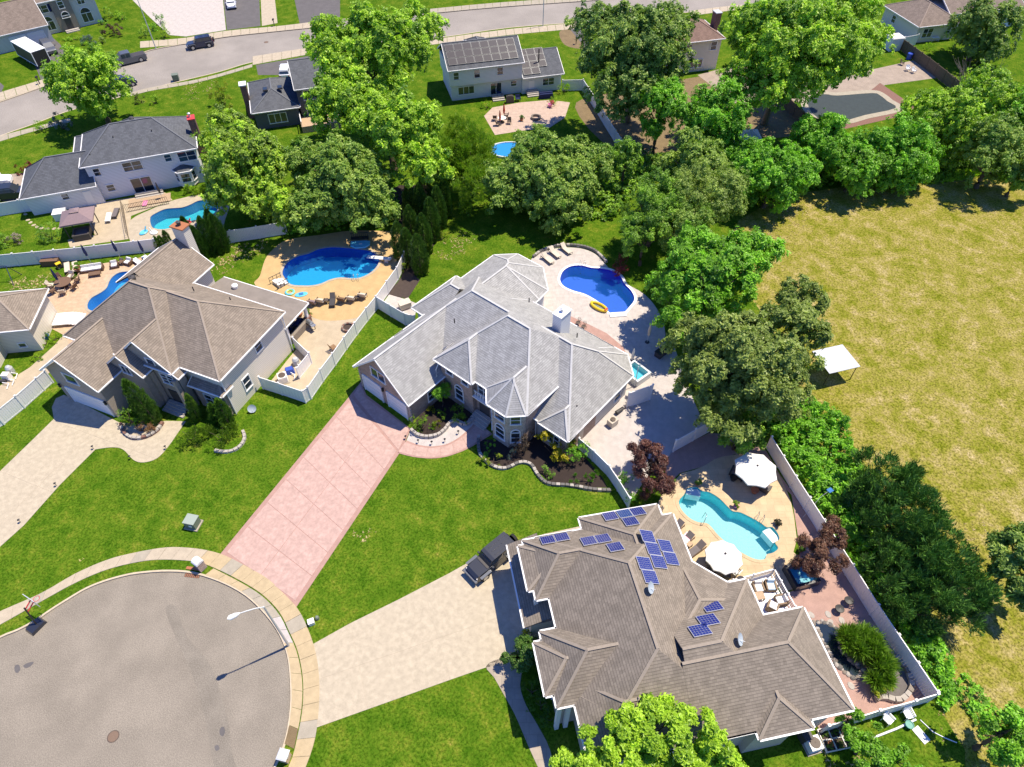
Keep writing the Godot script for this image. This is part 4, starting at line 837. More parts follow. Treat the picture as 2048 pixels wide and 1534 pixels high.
	roof(h, rect(3.6, 7.2, 6, 11.5), [0, 0.6, 0.6, 0.6], 5.2, "roof_slate")
	walls(h, rect(-1.1, 10.9, 0.6, 8.8), 2.6, 5.25, M.side_white); walls(h, rect(-0.8, 10.9, 1.1, 8.8), 0, 2.7, M.side_white); walls(h, rect(10.9, 17.6, 0.5, 9.2), 0, 2.75, M.side_white)
	for w in [[0.0, 4.2, 0.8, 1.1, 1], [3.4, 4.2, 0.9, 1.2, 1], [7.2, 4.2, 0.9, 1.1, 1]]: window(h, w[0], 0.6, w[1], w[2], w[3], 0, w[4], 2)
	window(h, 1.6, 1.1, 1.5, 2.6, 1.2, 0, 3, 1); window(h, 6.6, 1.1, 1.1, 1.8, 2.0, 0, 2, 1); window(h, 9.6, 1.1, 1.7, 0.9, 0.8, 0, 1, 2); window(h, 15.4, 0.5, 1.6, 1.9, 1.1, 0, 2, 2)
	s = ST(); bx(s, Vector3(12.5, 1.05, -0.5), Vector3(0.95, 2.1, 0.1)); part("back_door", s, M.white, h)
	for w in [6.6, 12.5]:
		for k in 4:
			s = ST(); bx(s, Vector3(w, 0.08 + 0.17 * (3 - k), -0.2 + 0.34 * k), Vector3(2.0, 0.17, 0.35)); part("step", s, M.stone_pale, h)
	for k in [[4.9, 5.3, 6.2], [9.6, 5.3, 6.2]]:
		s = ST(); bx(s, Vector3(k[0], 6.9, -6.0), Vector3(0.9, 0.3, 1.0)); var sk := part("skylight", s, M.white, h)
		s = ST(); bx(s, Vector3(k[0], 7.07, -6.0), Vector3(0.7, 0.05, 0.8)); part("pane", s, M.glass, sk)
	s = ST(); tube(s, [Vector3(14.2, 4.2, -2.4), Vector3(14.2, 6.2, -2.4)], [0.1], 8); part("stove_pipe", s, M.black, h)
	s = ST(); lathe(s, Vector3(2.8, 7.3, -5.6), [[0.25, -0.2], [0.3, 0.1], [0.05, 0.25]], 10); part("roof_vent", s, M.white, h)
	for i in 8:
		for j in 3:
			var d0 := 1.0 + j * 1.12; panel_at(h, Vector3(-0.3 + i * 1.42, 5.3 + 0.55 * (d0 + 0.5 - 0.2) + 0.02, -d0 - 0.5), Vector3.RIGHT, Vector3(0, 0.55, -1).normalized(), 1.36, 1.18, M.cellblack)
	for i in 3:
		for j in 4:
			if i == 2 and j < 1: continue
			var d0 := 0.6 + j * 1.12; panel_at(h, Vector3(11.9 + i * 1.42, 2.8 + 0.5 * (d0 + 0.5 - 0.1) + 0.02, -d0 - 0.5), Vector3.RIGHT, Vector3(0, 0.5, -1).normalized(), 1.36, 1.18, M.cellblack)
	# tan house
	h = thing("tan_house", "tan sided house with rust brown roof behind the oak", "house", Vector3(35.48, 0, -120.09), deg_to_rad(15))
	roof(h, rect(-9, 0.8, 0.3, 8.6), [0.55, 0.55, 0.55, 0.55], 5.3, "roof_rust"); walls(h, rect(-8.6, 0.4, 0.7, 8.2), 0, 5.25, M.side_cream)
	window(h, -0.9, 0.7, 4.1, 1.0, 1.3, 0, 1, 2); window(h, -3.6, 0.7, 1.4, 2.2, 1.3, 0, 3, 1); window(h, -5.5, 0.7, 4.1, 1.0, 1.2, 0, 1, 2); window(h, -7.5, 0.7, 4.1, 1.0, 1.2, 0, 1, 2)
	s = ST(); bx(s, Vector3(0.75, 4, -4.5), Vector3(1.0, 8.0, 1.4)); ch = part("chimney", s, M.redbrick, h)
	s = ST(); bx(s, Vector3(0.75, 8.05, -4.5), Vector3(1.15, 0.12, 1.55)); part("cap", s, M.galv, ch)
	# white house top right
	h = thing("white_ranch_house", "white single storey house with brown grey roof beside wooden fence", "house", Vector3(74.76, 0, -131.38), deg_to_rad(14))
	roof(h, rect(-0.5, 8.6, 0.0, 11), [0.5, 0.5, 0.5, 0.5], 3.0, "roof_tan"); roof(h, rect(7.5, 24, 2.4, 11), [0.5, 0, 0.5, 0], 3.6, "roof_tan")
	walls(h, rect(-0.1, 8.2, 0.4, 10.6), 0, 2.95, M.side_cream); walls(h, rect(8, 23.6, 2.8, 10.6), 0, 3.55, M.side_white)
	window(h, 2.2, 0.4, 1.6, 2.0, 1.5, 0, 2, 2); window(h, 6.6, 0.4, 1.7, 0.8, 1.0, 0, 1, 2); window(h, -0.1, 7.4, 1.7, 1.0, 1.2, -PI / 2, 1, 2); window(h, 10.4, 2.8, 2.2, 0.9, 1.2, 0, 1, 2); window(h, 20, 2.8, 2.0, 1.0, 1.2, 0, 1, 2); window(h, 22.6, 2.8, 2.0, 1.0, 1.2, 0, 1, 2)
	# colonial across the street
	h = thing("stone_front_house", "grey and stone colonial house with arched windows and brown roof", "house", Vector3(-91.02, 0, -128.32), deg_to_rad(38))
	roof(h, rect(-6, 7.2, -0.4, 9), [0.75, 0.0, 0.75, 0.0], 3.0, "roof_tan"); roof(h, rect(4.6, 20, 3.2, 13), [0.6, 0, 0.6, 0], 5.6, "roof_tan")
	walls(h, rect(-5.6, 7, 0, 8.6), 0, 2.95, M.side_grey); walls(h, rect(6.0, 17.0, 3.8, 12.6), 0, 5.55, M.side_grey); walls(h, rect(9.3, 12.6, 3.3, 5), 0, 5.5, M.stone)
	for x in [1.6, 4.6]: garage_door(h, x, -0.02, 2.6, 2.1)
	window(h, 7.8, 3.8, 1.4, 1.7, 1.4, 0, 2, 1, true); window(h, 14.6, 3.8, 1.4, 1.8, 1.5, 0, 2, 1, true); window(h, 7.7, 3.8, 4.3, 2.0, 1.2, 0, 2, 2); window(h, 11.0, 3.3, 4.5, 0.9, 1.1, 0, 1, 2, true); window(h, 14.6, 3.8, 4.4, 1.2, 1.2, 0, 2, 2)
	for x in [6.35, 9.05]:
		s = ST(); bx(s, Vector3(x, 4.3, -3.76), Vector3(0.4, 1.3, 0.08)); part("shutter", s, M.fabric_navy, h)
	s = ST(); bx(s, Vector3(11, 1.1, -3.28), Vector3(1.1, 2.2, 0.12)); part("front_door", s, M.dark, h)
	window(h, 11.0, 3.2, 2.5, 1.3, 0.3, 0, 1, 1, true)
	for k in 2:
		s = ST(); bx(s, Vector3(11, 0.1 + 0.14 * k, -2.4 - 0.4 * k), Vector3(2.4, 0.18, 0.6)); part("step", s, M.stone_pale, h)
	# house cut by the left edge
	h = thing("left_edge_house", "cream sided house with small white clad bump beside peach terrace", "house", Vector3(-50.88, 0, -51.92), deg_to_rad(8))
	roof(h, rect(-10, 0.35, -0.35, 6.2), [0.62, 0.62, 0.62, 0.62], 3.4, "roof_taupe"); roof(h, rect(-7, -3.2, -2.6, 1), [0.0, 0.5, -1, 0.5], 2.7, "roof_taupe")
	walls(h, rect(-9.6, 0, 0, 5.8), 0, 3.35, M.side_cream); walls(h, rect(-6.6, -3.6, -2.2, 0.5), 0, 2.65, M.side_cream)
	window(h, -1.6, 0.0, 1.0, 0.7, 0.5, 0, 1, 1)
	s = ST(); bx(s, Vector3(1.0, 0.4, -4.4), Vector3(1.8, 0.12, 2.0)); part("deck", s, M.white, h)
	for k in 4:
		s = ST(); bx(s, Vector3(2.05 + 0.3 * k, 0.36 - 0.1 * k, -4.4), Vector3(0.3, 0.1, 2.0)); part("step", s, M.white, h)

# ---------- pools, fences, vehicles, furniture
func pool(n: String, label: String, key: String, depth: float, wall: Material, floor_m: Material, water: Material, coping: Material, shallow := -1.0) -> Node3D:
	var q: PackedVector2Array = pool_outlines[key]; var c := Vector2.ZERO
	for p in q: c += p
	c /= q.size()
	var o := thing(n, label, "swimming pool", Vector3(c.x, 0, c.y))
	var l := PackedVector2Array()
	for p in q: l.append(p - c)
	var s := ST(); rim(s, l, -depth, 0.02, true); part("wall", s, wall, o)
	s = ST()
	var bowl := Geometry2D.offset_polygon(l, -0.9)
	flat(s, l, -depth + 0.001)
	if bowl.size() == 1: flat(s, bowl[0], -depth + 0.012)
	part("floor", s, floor_m, o)
	s = ST(); flat(s, l, -0.13); part("water", s, water, o)
	s = ST(); var wide: Array = Geometry2D.offset_polygon(l, 0.3)
	for p in pieces(wide[0], [l]): slab(s, p, 0.0, 0.06)
	part("coping", s, coping, o)
	return o
func fence(label: String, line: PackedVector2Array, h := 1.83, m: Material = null, step := 2.42, gatecol: Material = null) -> Node3D:
	if m == null: m = M.vinyl
	var o := thing("vinyl_fence" if m == M.vinyl else "wooden_fence", label, "fence", Vector3(line[0].x, 0, line[0].y))
	var pm := {}
	var s := ST(); bx(s, Vector3(0, (h + 0.08) / 2, 0), Vector3(0.13, h + 0.08, 0.13)); bx(s, Vector3(0, h + 0.1, 0), Vector3(0.19, 0.05, 0.19)); bx(s, Vector3(0, h + 0.16, 0), Vector3(0.16, 0.09, 0.16), 0.0, 0.1)
	var post_mesh: Mesh = s.commit()
	for i in line.size() - 1:
		var a := line[i]; var b := line[i + 1]; var n: int = max(1, int(round(a.distance_to(b) / step))); var w := a.distance_to(b) / n
		var turn := -(b - a).angle()
		var key := snappedf(w, 0.02)
		if not pm.has(key):
			s = ST(); var k: int = max(4, int(w / 0.2))
			for j in k: bx(s, Vector3(-w / 2 + (w - 0.13) * (j + 0.5) / k + 0.065, h / 2 + 0.02, 0), Vector3((w - 0.13) / k - 0.012, h - 0.12, 0.03 + 0.012 * (j % 2)))
			bx(s, Vector3(0, h - 0.04, 0), Vector3(w - 0.12, 0.1, 0.07)); bx(s, Vector3(0, 0.1, 0), Vector3(w - 0.12, 0.13, 0.06))
			pm[key] = s.commit()
		for j in n + 1:
			if j < n or i == line.size() - 2:
				var p := a.lerp(b, float(j) / n) - line[0]
				var po := part("post", post_mesh, m, o); po.position = Vector3(p.x, 0, p.y); po.rotation.y = turn
			if j < n:
				var c := a.lerp(b, (j + 0.5) / n) - line[0]
				var pa := part("panel", pm[key], m, o); pa.position = Vector3(c.x, 0, c.y); pa.rotation.y = turn
	return o
func loft(s: SurfaceTool, secs: Array) -> void:   # sections along x: [x, half width below, y below, half width above, y above]
	var ring := func(e: Array) -> Array: return [Vector3(e[0], e[2], -e[1]), Vector3(e[0], e[2], e[1]), Vector3(e[0], e[4], e[3]), Vector3(e[0], e[4], -e[3])]
	for i in secs.size() - 1:
		var a: Array = ring.call(secs[i]); var b: Array = ring.call(secs[i + 1]); var mid := Vector3((secs[i][0] + secs[i + 1][0]) / 2, (secs[i][2] + secs[i][4]) / 2, 0)
		for k in 4: quad(s, a[k], a[(k + 1) % 4], b[(k + 1) % 4], b[k], (a[k] + a[(k + 1) % 4] + b[k] + b[(k + 1) % 4]) / 4 - mid)
	var f: Array = ring.call(secs[0]); var g: Array = ring.call(secs[-1])
	quad(s, f[0], f[1], f[2], f[3], Vector3(-1, 0, 0)); quad(s, g[0], g[1], g[2], g[3], Vector3(1, 0, 0))
func wheels(o: Node3D, xs: Array, hw: float, r: float) -> void:
	var t := ST(); var g := ST()
	for k in 20:
		var a0 := TAU * k / 20; var a1 := TAU * (k + 1) / 20
		var p0 := Vector3(cos(a0), sin(a0), 0) * r; var p1 := Vector3(cos(a1), sin(a1), 0) * r; var z := Vector3(0, 0, 0.12)
		quad(t, p0 - z, p1 - z, p1 + z, p0 + z, p0)
		for sd in [-1, 1]: tri(t, p0 + z * sd, p1 + z * sd, Vector3(0, 0, 0.11 * sd), z * sd)
		for sd in [-1, 1]: tri(g, p0 * 0.62 + z * 1.05 * sd, p1 * 0.62 + z * 1.05 * sd, Vector3(0, 0, 0.135 * sd), z * sd)
	var tm := t.commit(); var gm := g.commit()
	for x in xs:
		for sd in [-1, 1]:
			var w := part("wheel", tm, M.rubber, o); w.position = Vector3(x, r, sd * (hw - 0.12)); part("rim", gm, M.steel, w)
func glassq(o: Node3D, a: Vector3, b: Vector3, c: Vector3, d: Vector3, hint: Vector3) -> void:
	var s := ST(); quad(s, a, b, c, d, hint); part("window", s, M.glass, o)
func car(n: String, label: String, at: Vector3, turn: float, kind: String, m: Material, group := "") -> Node3D:   # front towards +x
	var o := thing(n, label, {"jeep": "off-road vehicle", "pickup": "pickup truck", "suv": "car", "sedan": "car"}[kind], at, turn, group)
	var s := ST(); var L := 4.7; var w := 0.92; var hood := 1.05; var belt := 1.1; var top := 1.78; var cab := [-2.2, -1.9, 0.55, 1.15]
	if kind == "jeep": w = 0.8; hood = 1.12; belt = 1.15; top = 1.86; cab = [-2.05, -2.0, 0.55, 0.85]
	if kind == "pickup": L = 5.8; w = 0.98; hood = 1.2; belt = 1.2; top = 1.95; cab = [-0.65, -0.45, 1.1, 1.75]
	if kind == "sedan": hood = 0.92; belt = 0.95; top = 1.45; cab = [-1.9, -1.1, 0.5, 1.3]
	var f := L / 2; var e: float = cab[3]
	var rear := belt if kind != "sedan" else 0.98
	if kind == "pickup": rear = 1.12
	loft(s, [[-f, w - 0.06, 0.4, w - 0.1, rear - 0.1], [-f + 0.15, w, 0.32, w - 0.04, rear], [cab[0], w, 0.3, w - 0.04, rear], [cab[0] + 0.05, w, 0.3, w - 0.04, belt], [e, w, 0.3, w - 0.05, belt], [f - 0.35, w - 0.02, 0.32, w - 0.12, hood - 0.06], [f - 0.06, w - 0.08, 0.4, w - 0.2, hood - 0.22]])
	part("body", s, m, o)
	s = ST(); var tw := w - 0.22 if kind != "jeep" else w - 0.1
	loft(s, [[cab[0], w - 0.06, belt, tw, belt + 0.02], [cab[1], w - 0.06, belt, tw, top - 0.04], [cab[1] + 0.3, w - 0.06, belt, tw, top], [cab[2] - 0.3, w - 0.06, belt, tw, top], [cab[2], w - 0.06, belt, tw, top - 0.05], [e, w - 0.06, belt, w - 0.1, belt + 0.02]])
	part("cabin", s, m, o)
	glassq(o, Vector3(e - 0.04, belt + 0.06, -w + 0.16), Vector3(e - 0.04, belt + 0.06, w - 0.16), Vector3(cab[2] + 0.04, top - 0.1, tw - 0.06), Vector3(cab[2] + 0.04, top - 0.1, -tw + 0.06), Vector3(1, 0.6, 0))
	glassq(o, Vector3(cab[0] - 0.012, belt + 0.1, -w + 0.16), Vector3(cab[0] - 0.012, belt + 0.1, w - 0.16), Vector3(cab[1] - 0.015, top - 0.12, tw - 0.08), Vector3(cab[1] - 0.015, top - 0.12, -tw + 0.08), Vector3(-1, 0.4, 0))
	var nw := 2 if kind != "suv" else 3
	for sd in [-1, 1]:
		for i in nw:
			var x0: float = lerpf(cab[1] + 0.1, cab[2] + 0.1, float(i) / nw) + 0.04; var x1: float = lerpf(cab[1] + 0.1, cab[2] + 0.1, float(i + 1) / nw) - 0.04
			glassq(o, Vector3(x0, belt + 0.07, sd * (w - 0.045)), Vector3(x1, belt + 0.07, sd * (w - 0.045)), Vector3(x1 - 0.05, top - 0.12, sd * (tw + 0.03)), Vector3(x0, top - 0.12, sd * (tw + 0.03)), Vector3(0, 0.2, sd))
	if kind == "jeep":
		for sd in [-1, 1]:
			for x in [1.45, -1.4]:
				s = ST(); bx(s, Vector3(x, 0.98, sd * 0.9), Vector3(1.05, 0.07, 0.24)); bx(s, Vector3(x - 0.55, 0.83, sd * 0.9), Vector3(0.1, 0.3, 0.22)); part("fender", s, M.cargrey, o)
		s = ST(); bx(s, Vector3(2.36, 0.6, 0), Vector3(0.2, 0.24, 1.6)); part("bumper", s, M.cargrey, o)
		for i in 3:
			for j in 2:
				s = ST(); bx(s, Vector3(-1.5 + 1.05 * j, top + 0.012, -0.4 + 0.4 * i), Vector3(0.85, 0.03, 0.12)); part("roof_rib", s, m, o)
		s = ST(); bx(s, Vector3(0.95, belt + 0.02, 0), Vector3(0.22, 0.03, 1.3)); part("cowl", s, M.dark, o)
		wheels(o, [1.45, -1.4], 0.92, 0.42)
		var spare := ST()
		for k in 18:
			var p0 := Vector3(0, cos(TAU * k / 18), sin(TAU * k / 18)) * 0.4; var p1 := Vector3(0, cos(TAU * (k + 1) / 18), sin(TAU * (k + 1) / 18)) * 0.4
			quad(spare, p0 - Vector3(0.12, 0, 0), p1 - Vector3(0.12, 0, 0), p1 + Vector3(0.12, 0, 0), p0 + Vector3(0.12, 0, 0), p0); tri(spare, p0 - Vector3(0.12, 0, 0), p1 - Vector3(0.12, 0, 0), Vector3(-0.11, 0, 0), Vector3(-1, 0, 0))
		var sp := part("spare_wheel", spare, M.rubber, o); sp.position = Vector3(-f - 0.14, 1.0, 0)
	elif kind == "pickup":
		s = ST(); bx(s, Vector3(-1.78, 1.14, 0), Vector3(2.1, 0.05, 1.75)); part("bed_cover", s, M.dark, o); wheels(o, [1.85, -1.8], 0.98, 0.42)
	else: wheels(o, [1.45, -1.4], w, 0.36)
	for sd in [-1, 1]:
		s = ST(); bx(s, Vector3(f - 0.16, 0.82, sd * (w - 0.25)), Vector3(0.08, 0.18, 0.3)); part("headlight", s, M.white, o)
		s = ST(); bx(s, Vector3(-f + 0.0, 0.85, sd * (w - 0.2)), Vector3(0.06, 0.25, 0.16)); part("tail_light", s, M.red, o)
		s = ST(); bx(s, Vector3(e - 0.2, belt + 0.08, sd * (w + 0.1)), Vector3(0.14, 0.16, 0.2)); part("mirror", s, m, o)
	return o
func leg4(o: Node3D, w: float, d: float, h: float, m: Material, t := 0.045) -> void:
	for x in [-1, 1]:
		for z in [-1, 1]:
			var s := ST(); bx(s, Vector3(x * (w / 2 - t / 2), h / 2, z * (d / 2 - t / 2)), Vector3(t, h, t)); part("leg", s, m, o)
func chair(label: String, at: Vector3, turn: float, frame: Material, seat: Material, group := "", w := 0.6) -> Node3D:   # faces +z
	var o := thing("patio_chair", label, "chair", at, turn, group)
	leg4(o, w, 0.58, 0.4, frame)
	var s := ST(); bx(s, Vector3(0, 0.43, 0), Vector3(w, 0.09, 0.58)); part("seat", s, seat, o)
	s = ST(); bar(s, Vector3(0, 0.45, -0.27), Vector3(0, 0.95, -0.42), w, 0.07); part("backrest", s, seat, o)
	for x in [-1, 1]:
		s = ST(); bar(s, Vector3(x * w / 2, 0.66, -0.32), Vector3(x * w / 2, 0.64, 0.28), 0.06); bar(s, Vector3(x * w / 2, 0.64, 0.26), Vector3(x * w / 2, 0.4, 0.26), 0.05); part("armrest", s, frame, o)
	return o
func lounger(label: String, at: Vector3, turn: float, frame: Material, pad: Material, group := "", flat_back := false) -> Node3D:   # head towards -z
	var o := thing("sun_lounger", label, "sun lounger", at, turn, group)
	leg4(o, 0.66, 1.9, 0.3, frame)
	var s := ST()
	for x in [-0.31, 0.31]: bx(s, Vector3(x, 0.31, 0), Vector3(0.05, 0.06, 1.95))
	part("frame", s, frame, o)
	s = ST(); bx(s, Vector3(0, 0.38, 0.35), Vector3(0.6, 0.09, 1.25)); part("seat_pad", s, pad, o)
	s = ST(); bar(s, Vector3(0, 0.38, -0.25), Vector3(0, 0.42 if flat_back else 0.85, -0.98 if flat_back else -0.8), 0.6, 0.09); part("back_pad", s, pad, o)
	return o
func sofa(label: String, at: Vector3, turn: float, w: float, body: Material, cushion: Material, n: int, nm := "wicker_sofa", group := "") -> Node3D:
	var o := thing(nm, label, "sofa" if n > 1 else "armchair", at, turn, group)
	var s := ST(); bx(s, Vector3(0, 0.17, 0), Vector3(w, 0.34, 0.8)); bx(s, Vector3(0, 0.42, -0.36), Vector3(w, 0.5, 0.1))
	for x in [-1, 1]: bx(s, Vector3(x * (w / 2 - 0.06), 0.3, 0.02), Vector3(0.12, 0.55, 0.74))
	part("frame", s, body, o)
	for i in n:
		var cw := (w - 0.26) / n; var cx := -w / 2 + 0.13 + cw * (i + 0.5)
		s = ST(); bx(s, Vector3(cx, 0.42, 0.05), Vector3(cw - 0.03, 0.16, 0.68)); part("seat_cushion", s, cushion, o)
		s = ST(); bar(s, Vector3(cx, 0.48, -0.24), Vector3(cx, 0.82, -0.3), cw - 0.04, 0.16); part("back_cushion", s, cushion, o)
	return o
func table(label: String, at: Vector3, turn: float, w: float, d: float, h: float, top: Material, leg: Material, nm := "coffee_table", round := false) -> Node3D:
	var o := thing(nm, label, "table", at, turn)
	var s := ST()
	if round: lathe(s, Vector3(0, h - 0.05, 0), [[0.01, 0], [w / 2, 0.0], [w / 2, 0.05], [0.01, 0.05]], 28)
	else: bx(s, Vector3(0, h - 0.04, 0), Vector3(w, 0.08, d))
	part("tabletop", s, top, o)
	if round: s = ST(); lathe(s, Vector3.ZERO, [[0.4, 0], [0.36, 0.05], [0.1, 0.1], [0.1, h - 0.05]], 14); part("pedestal", s, leg, o)
	else: leg4(o, w, d, h - 0.08, leg, 0.08)
	return o
func parasol(label: String, at: Vector3, r: float, h: float, m: Material, n := 8, group := "") -> Node3D:   # open market umbrella
	var o := thing("parasol", label, "umbrella", at, 0.2, group)
	var s := ST(); tube(s, [Vector3(0, 0.05, 0), Vector3(0, h + 0.25, 0)], [0.03], 8); part("pole", s, M.dark, o)
	s = ST(); lathe(s, Vector3.ZERO, [[0.3, 0], [0.28, 0.07], [0.05, 0.1]], 14); part("base", s, M.dark, o)
	s = ST()
	for k in n:
		var a0 := TAU * k / n; var a1 := TAU * (k + 1) / n; var am := (a0 + a1) / 2
		var c := Vector3(0, h + 0.2, 0); var p0 := Vector3(cos(a0) * r, h - 0.42, sin(a0) * r); var p1 := Vector3(cos(a1) * r, h - 0.42, sin(a1) * r)
		var q0 := c.lerp(p0, 0.5) + Vector3(0, 0.05, 0); var q1 := c.lerp(p1, 0.5) + Vector3(0, 0.05, 0); var mid := (p0 + p1) / 2 * Vector3(0.96, 1, 0.96) + Vector3(0, 0.03, 0)
		tri(s, c, q0, q1, Vector3.UP); tri(s, q0, p0, mid, Vector3.UP); tri(s, q0, mid, q1, Vector3.UP); tri(s, q1, mid, p1, Vector3.UP)
		quad(s, p0, mid, mid - Vector3(0, 0.14, 0), p0 - Vector3(0, 0.14, 0), Vector3(cos(am), 0, sin(am))); quad(s, mid, p1, p1 - Vector3(0, 0.14, 0), mid - Vector3(0, 0.14, 0), Vector3(cos(am), 0, sin(am)))
	part("canopy", s, m, o)
	for k in n:
		s = ST(); var a := TAU * k / n; bar(s, Vector3(0, h + 0.13, 0), Vector3(cos(a) * r * 0.98, h - 0.47, sin(a) * r * 0.98), 0.025); part("rib", s, M.galv, o)
	s = ST(); lathe(s, Vector3(0, h + 0.18, 0), [[0.09, 0], [0.09, 0.06], [0.02, 0.12]], 10); part("finial", s, M.dark, o)
	return o
func closed_parasol(label: String, at: Vector3, m: Material, h := 2.6, group := "") -> Node3D:
	var o := thing("closed_parasol", label, "umbrella", at, 0.0, group)
	var s := ST(); tube(s, [Vector3.ZERO, Vector3(0, h, 0)], [0.025], 6); part("pole", s, M.galv, o)
	s = ST(); lathe(s, Vector3.ZERO, [[0.26, 0], [0.24, 0.06], [0.04, 0.1]], 12); part("base", s, M.dark, o)
	s = ST()
	var n := 10
	for i in 5:
		for k in n:
			var prof := [[0.05, h], [0.1, h - 0.3], [0.16, h - 0.8], [0.19, h - 1.2], [0.13, h - 1.45], [0.17, h - 1.6]]
			var p := []
			for e in [[i, k], [i, k + 1], [i + 1, k + 1], [i + 1, k]]:
				var r: float = prof[e[0]][0] * (1.0 if int(e[1]) % 2 == 0 else 0.72); var a: float = TAU * e[1] / n
				p.append(Vector3(cos(a) * r, prof[e[0]][1], sin(a) * r))
			quad(s, p[0], p[1], p[2], p[3], (p[0] + p[2]) * Vector3(1, 0, 1))
	part("canopy", s, m, o)
	return o
func pot(label: String, at: Vector3, r: float, m: Material, nm := "flower_pot", foliage := true, col: Color = Color(0.1, 0.2, 0.03), group := "") -> Node3D:
	var o := thing(nm, label, "plant pot", at, 0.0, group)
	var s := ST(); lathe(s, Vector3.ZERO, [[r * 0.6, 0], [r * 0.9, r * 1.1], [r, r * 1.15], [r, r * 1.3], [r * 0.85, r * 1.3], [r * 0.8, r * 1.15], [0.01, r * 1.15]], 16); part("pot", s, m, o)
	if foliage: leaves(o, "foliage", [[Vector3(0, r * 1.9, 0), Vector3(r * 1.4, r * 1.1, r * 1.4)]], 90, 0.16, col, col * 1.5, "leaf")
	return o
func grill(label: String, at: Vector3, turn: float) -> void:
	var o := thing("gas_grill", label, "grill", at, turn)
	leg4(o, 0.9, 0.5, 0.8, M.dark, 0.06)
	var s := ST(); bx(s, Vector3(0, 0.78, 0), Vector3(0.8, 0.25, 0.55)); part("firebox", s, M.dark, o)
	s = ST()
	for k in 6:
		var a0 := PI * k / 6; var a1 := PI * (k + 1) / 6
		quad(s, Vector3(-0.38, 0.92 + sin(a0) * 0.3, cos(a0) * 0.27), Vector3(0.38, 0.92 + sin(a0) * 0.3, cos(a0) * 0.27), Vector3(0.38, 0.92 + sin(a1) * 0.3, cos(a1) * 0.27), Vector3(-0.38, 0.92 + sin(a1) * 0.3, cos(a1) * 0.27), Vector3(0, sin(a0 + 0.2), cos(a0 + 0.2)))
		for x in [-0.38, 0.38]: tri(s, Vector3(x, 0.92, 0), Vector3(x, 0.92 + sin(a0) * 0.3, cos(a0) * 0.27), Vector3(x, 0.92 + sin(a1) * 0.3, cos(a1) * 0.27), Vector3(x, 0, 0))
	part("lid", s, M.steel, o)
	for x in [-0.62, 0.62]:
		s = ST(); bx(s, Vector3(x, 0.88, 0), Vector3(0.4, 0.04, 0.5)); part("side_shelf", s, M.steel, o)
func aircon(label: String, at: Vector3, turn: float) -> void:
	var o := thing("air_conditioner", label, "air conditioner", at, turn)
	var s := ST(); bx(s, Vector3(0, 0.05, 0), Vector3(1.15, 0.1, 1.15)); part("pad", s, M.walk2, o)
	s = ST(); bx(s, Vector3(0, 0.5, 0), Vector3(0.9, 0.8, 0.9)); part("casing", s, M.trim, o)
	for i in 6: s = ST(); bx(s, Vector3(0, 0.2 + i * 0.12, 0), Vector3(0.93, 0.03, 0.93)); part("louvre", s, M.trim, o)
	s = ST(); lathe(s, Vector3(0, 0.9, 0), [[0.38, 0.0], [0.36, 0.05], [0.06, 0.06], [0.01, 0.07]], 20); part("fan_guard", s, M.iron, o)
func hot_tub(n: String, label: String, at: Vector3, turn: float, w: float, d: float, shell: Material, water_m: Material, h := 0.8) -> void:
	var o := thing(n, label, "hot tub", at, turn)
	var s := ST()
	for a in [[0, d / 2 - 0.11, w, 0.22], [0, -d / 2 + 0.11, w, 0.22], [w / 2 - 0.11, 0, 0.22, d - 0.44], [-w / 2 + 0.11, 0, 0.22, d - 0.44]]: bx(s, Vector3(a[0], h / 2, a[1]), Vector3(a[2], h, a[3]))
	part("cabinet", s, shell, o)
	s = ST(); bx(s, Vector3(0, 0.1, 0), Vector3(w - 0.44, 0.2, d - 0.44)); part("basin", s, M.tub, o)
	s = ST(); quad(s, Vector3(-w / 2 + 0.2, h - 0.14, -d / 2 + 0.2), Vector3(w / 2 - 0.2, h - 0.14, -d / 2 + 0.2), Vector3(w / 2 - 0.2, h - 0.14, d / 2 - 0.2), Vector3(-w / 2 + 0.2, h - 0.14, d / 2 - 0.2), Vector3.UP); part("water", s, water_m, o)
func rails(o: Node3D, at: Vector3, turn: float, m: Material) -> void:   # pool ladder
	var b := Basis(Vector3.UP, turn)
	for x in [-0.25, 0.25]:
		var s := ST(); var p := []
		for k in 9: p.append(at + b * Vector3(x, 0.05 + sin(PI * k / 8) * 0.75, 0.45 * cos(PI * k / 8)))
		p.append(at + b * Vector3(x, -0.9, -0.45)); tube(s, p, [0.025], 6); part("rail", s, m, o)
	for k in 3:
		var s := ST(); bx(s, at + b * Vector3(0, -0.2 - 0.25 * k, -0.45), Vector3(0.5, 0.04, 0.1), turn); part("rung", s, M.white, o)
func stones(parent: Node3D, line: PackedVector2Array, w: float, d: float, h: float, mats: Array, y := 0.0, nm := "stone", closed := false) -> void:   # a course of single blocks along a line
	var len: float = along(line)[-1]; var n: int = max(2, int(len / w))
	for i in n:
		var a := at_share(line, (i + 0.03) / n); var b := at_share(line, (i + 0.97) / n); var c := (a + b) / 2
		var s := ST(); var hh := h * rng.randf_range(0.9, 1.08)
		bx(s, Vector3(0, hh / 2, 0), Vector3(a.distance_to(b), hh, d * rng.randf_range(0.92, 1.05)), 0.0, rng.randf_range(0.88, 0.95))
		var o := part(nm, s, mats[rng.randi() % mats.size()], parent); o.position = Vector3(c.x, y, c.y) - (parent.position if parent != self else Vector3.ZERO); o.rotation.y = -(b - a).angle()

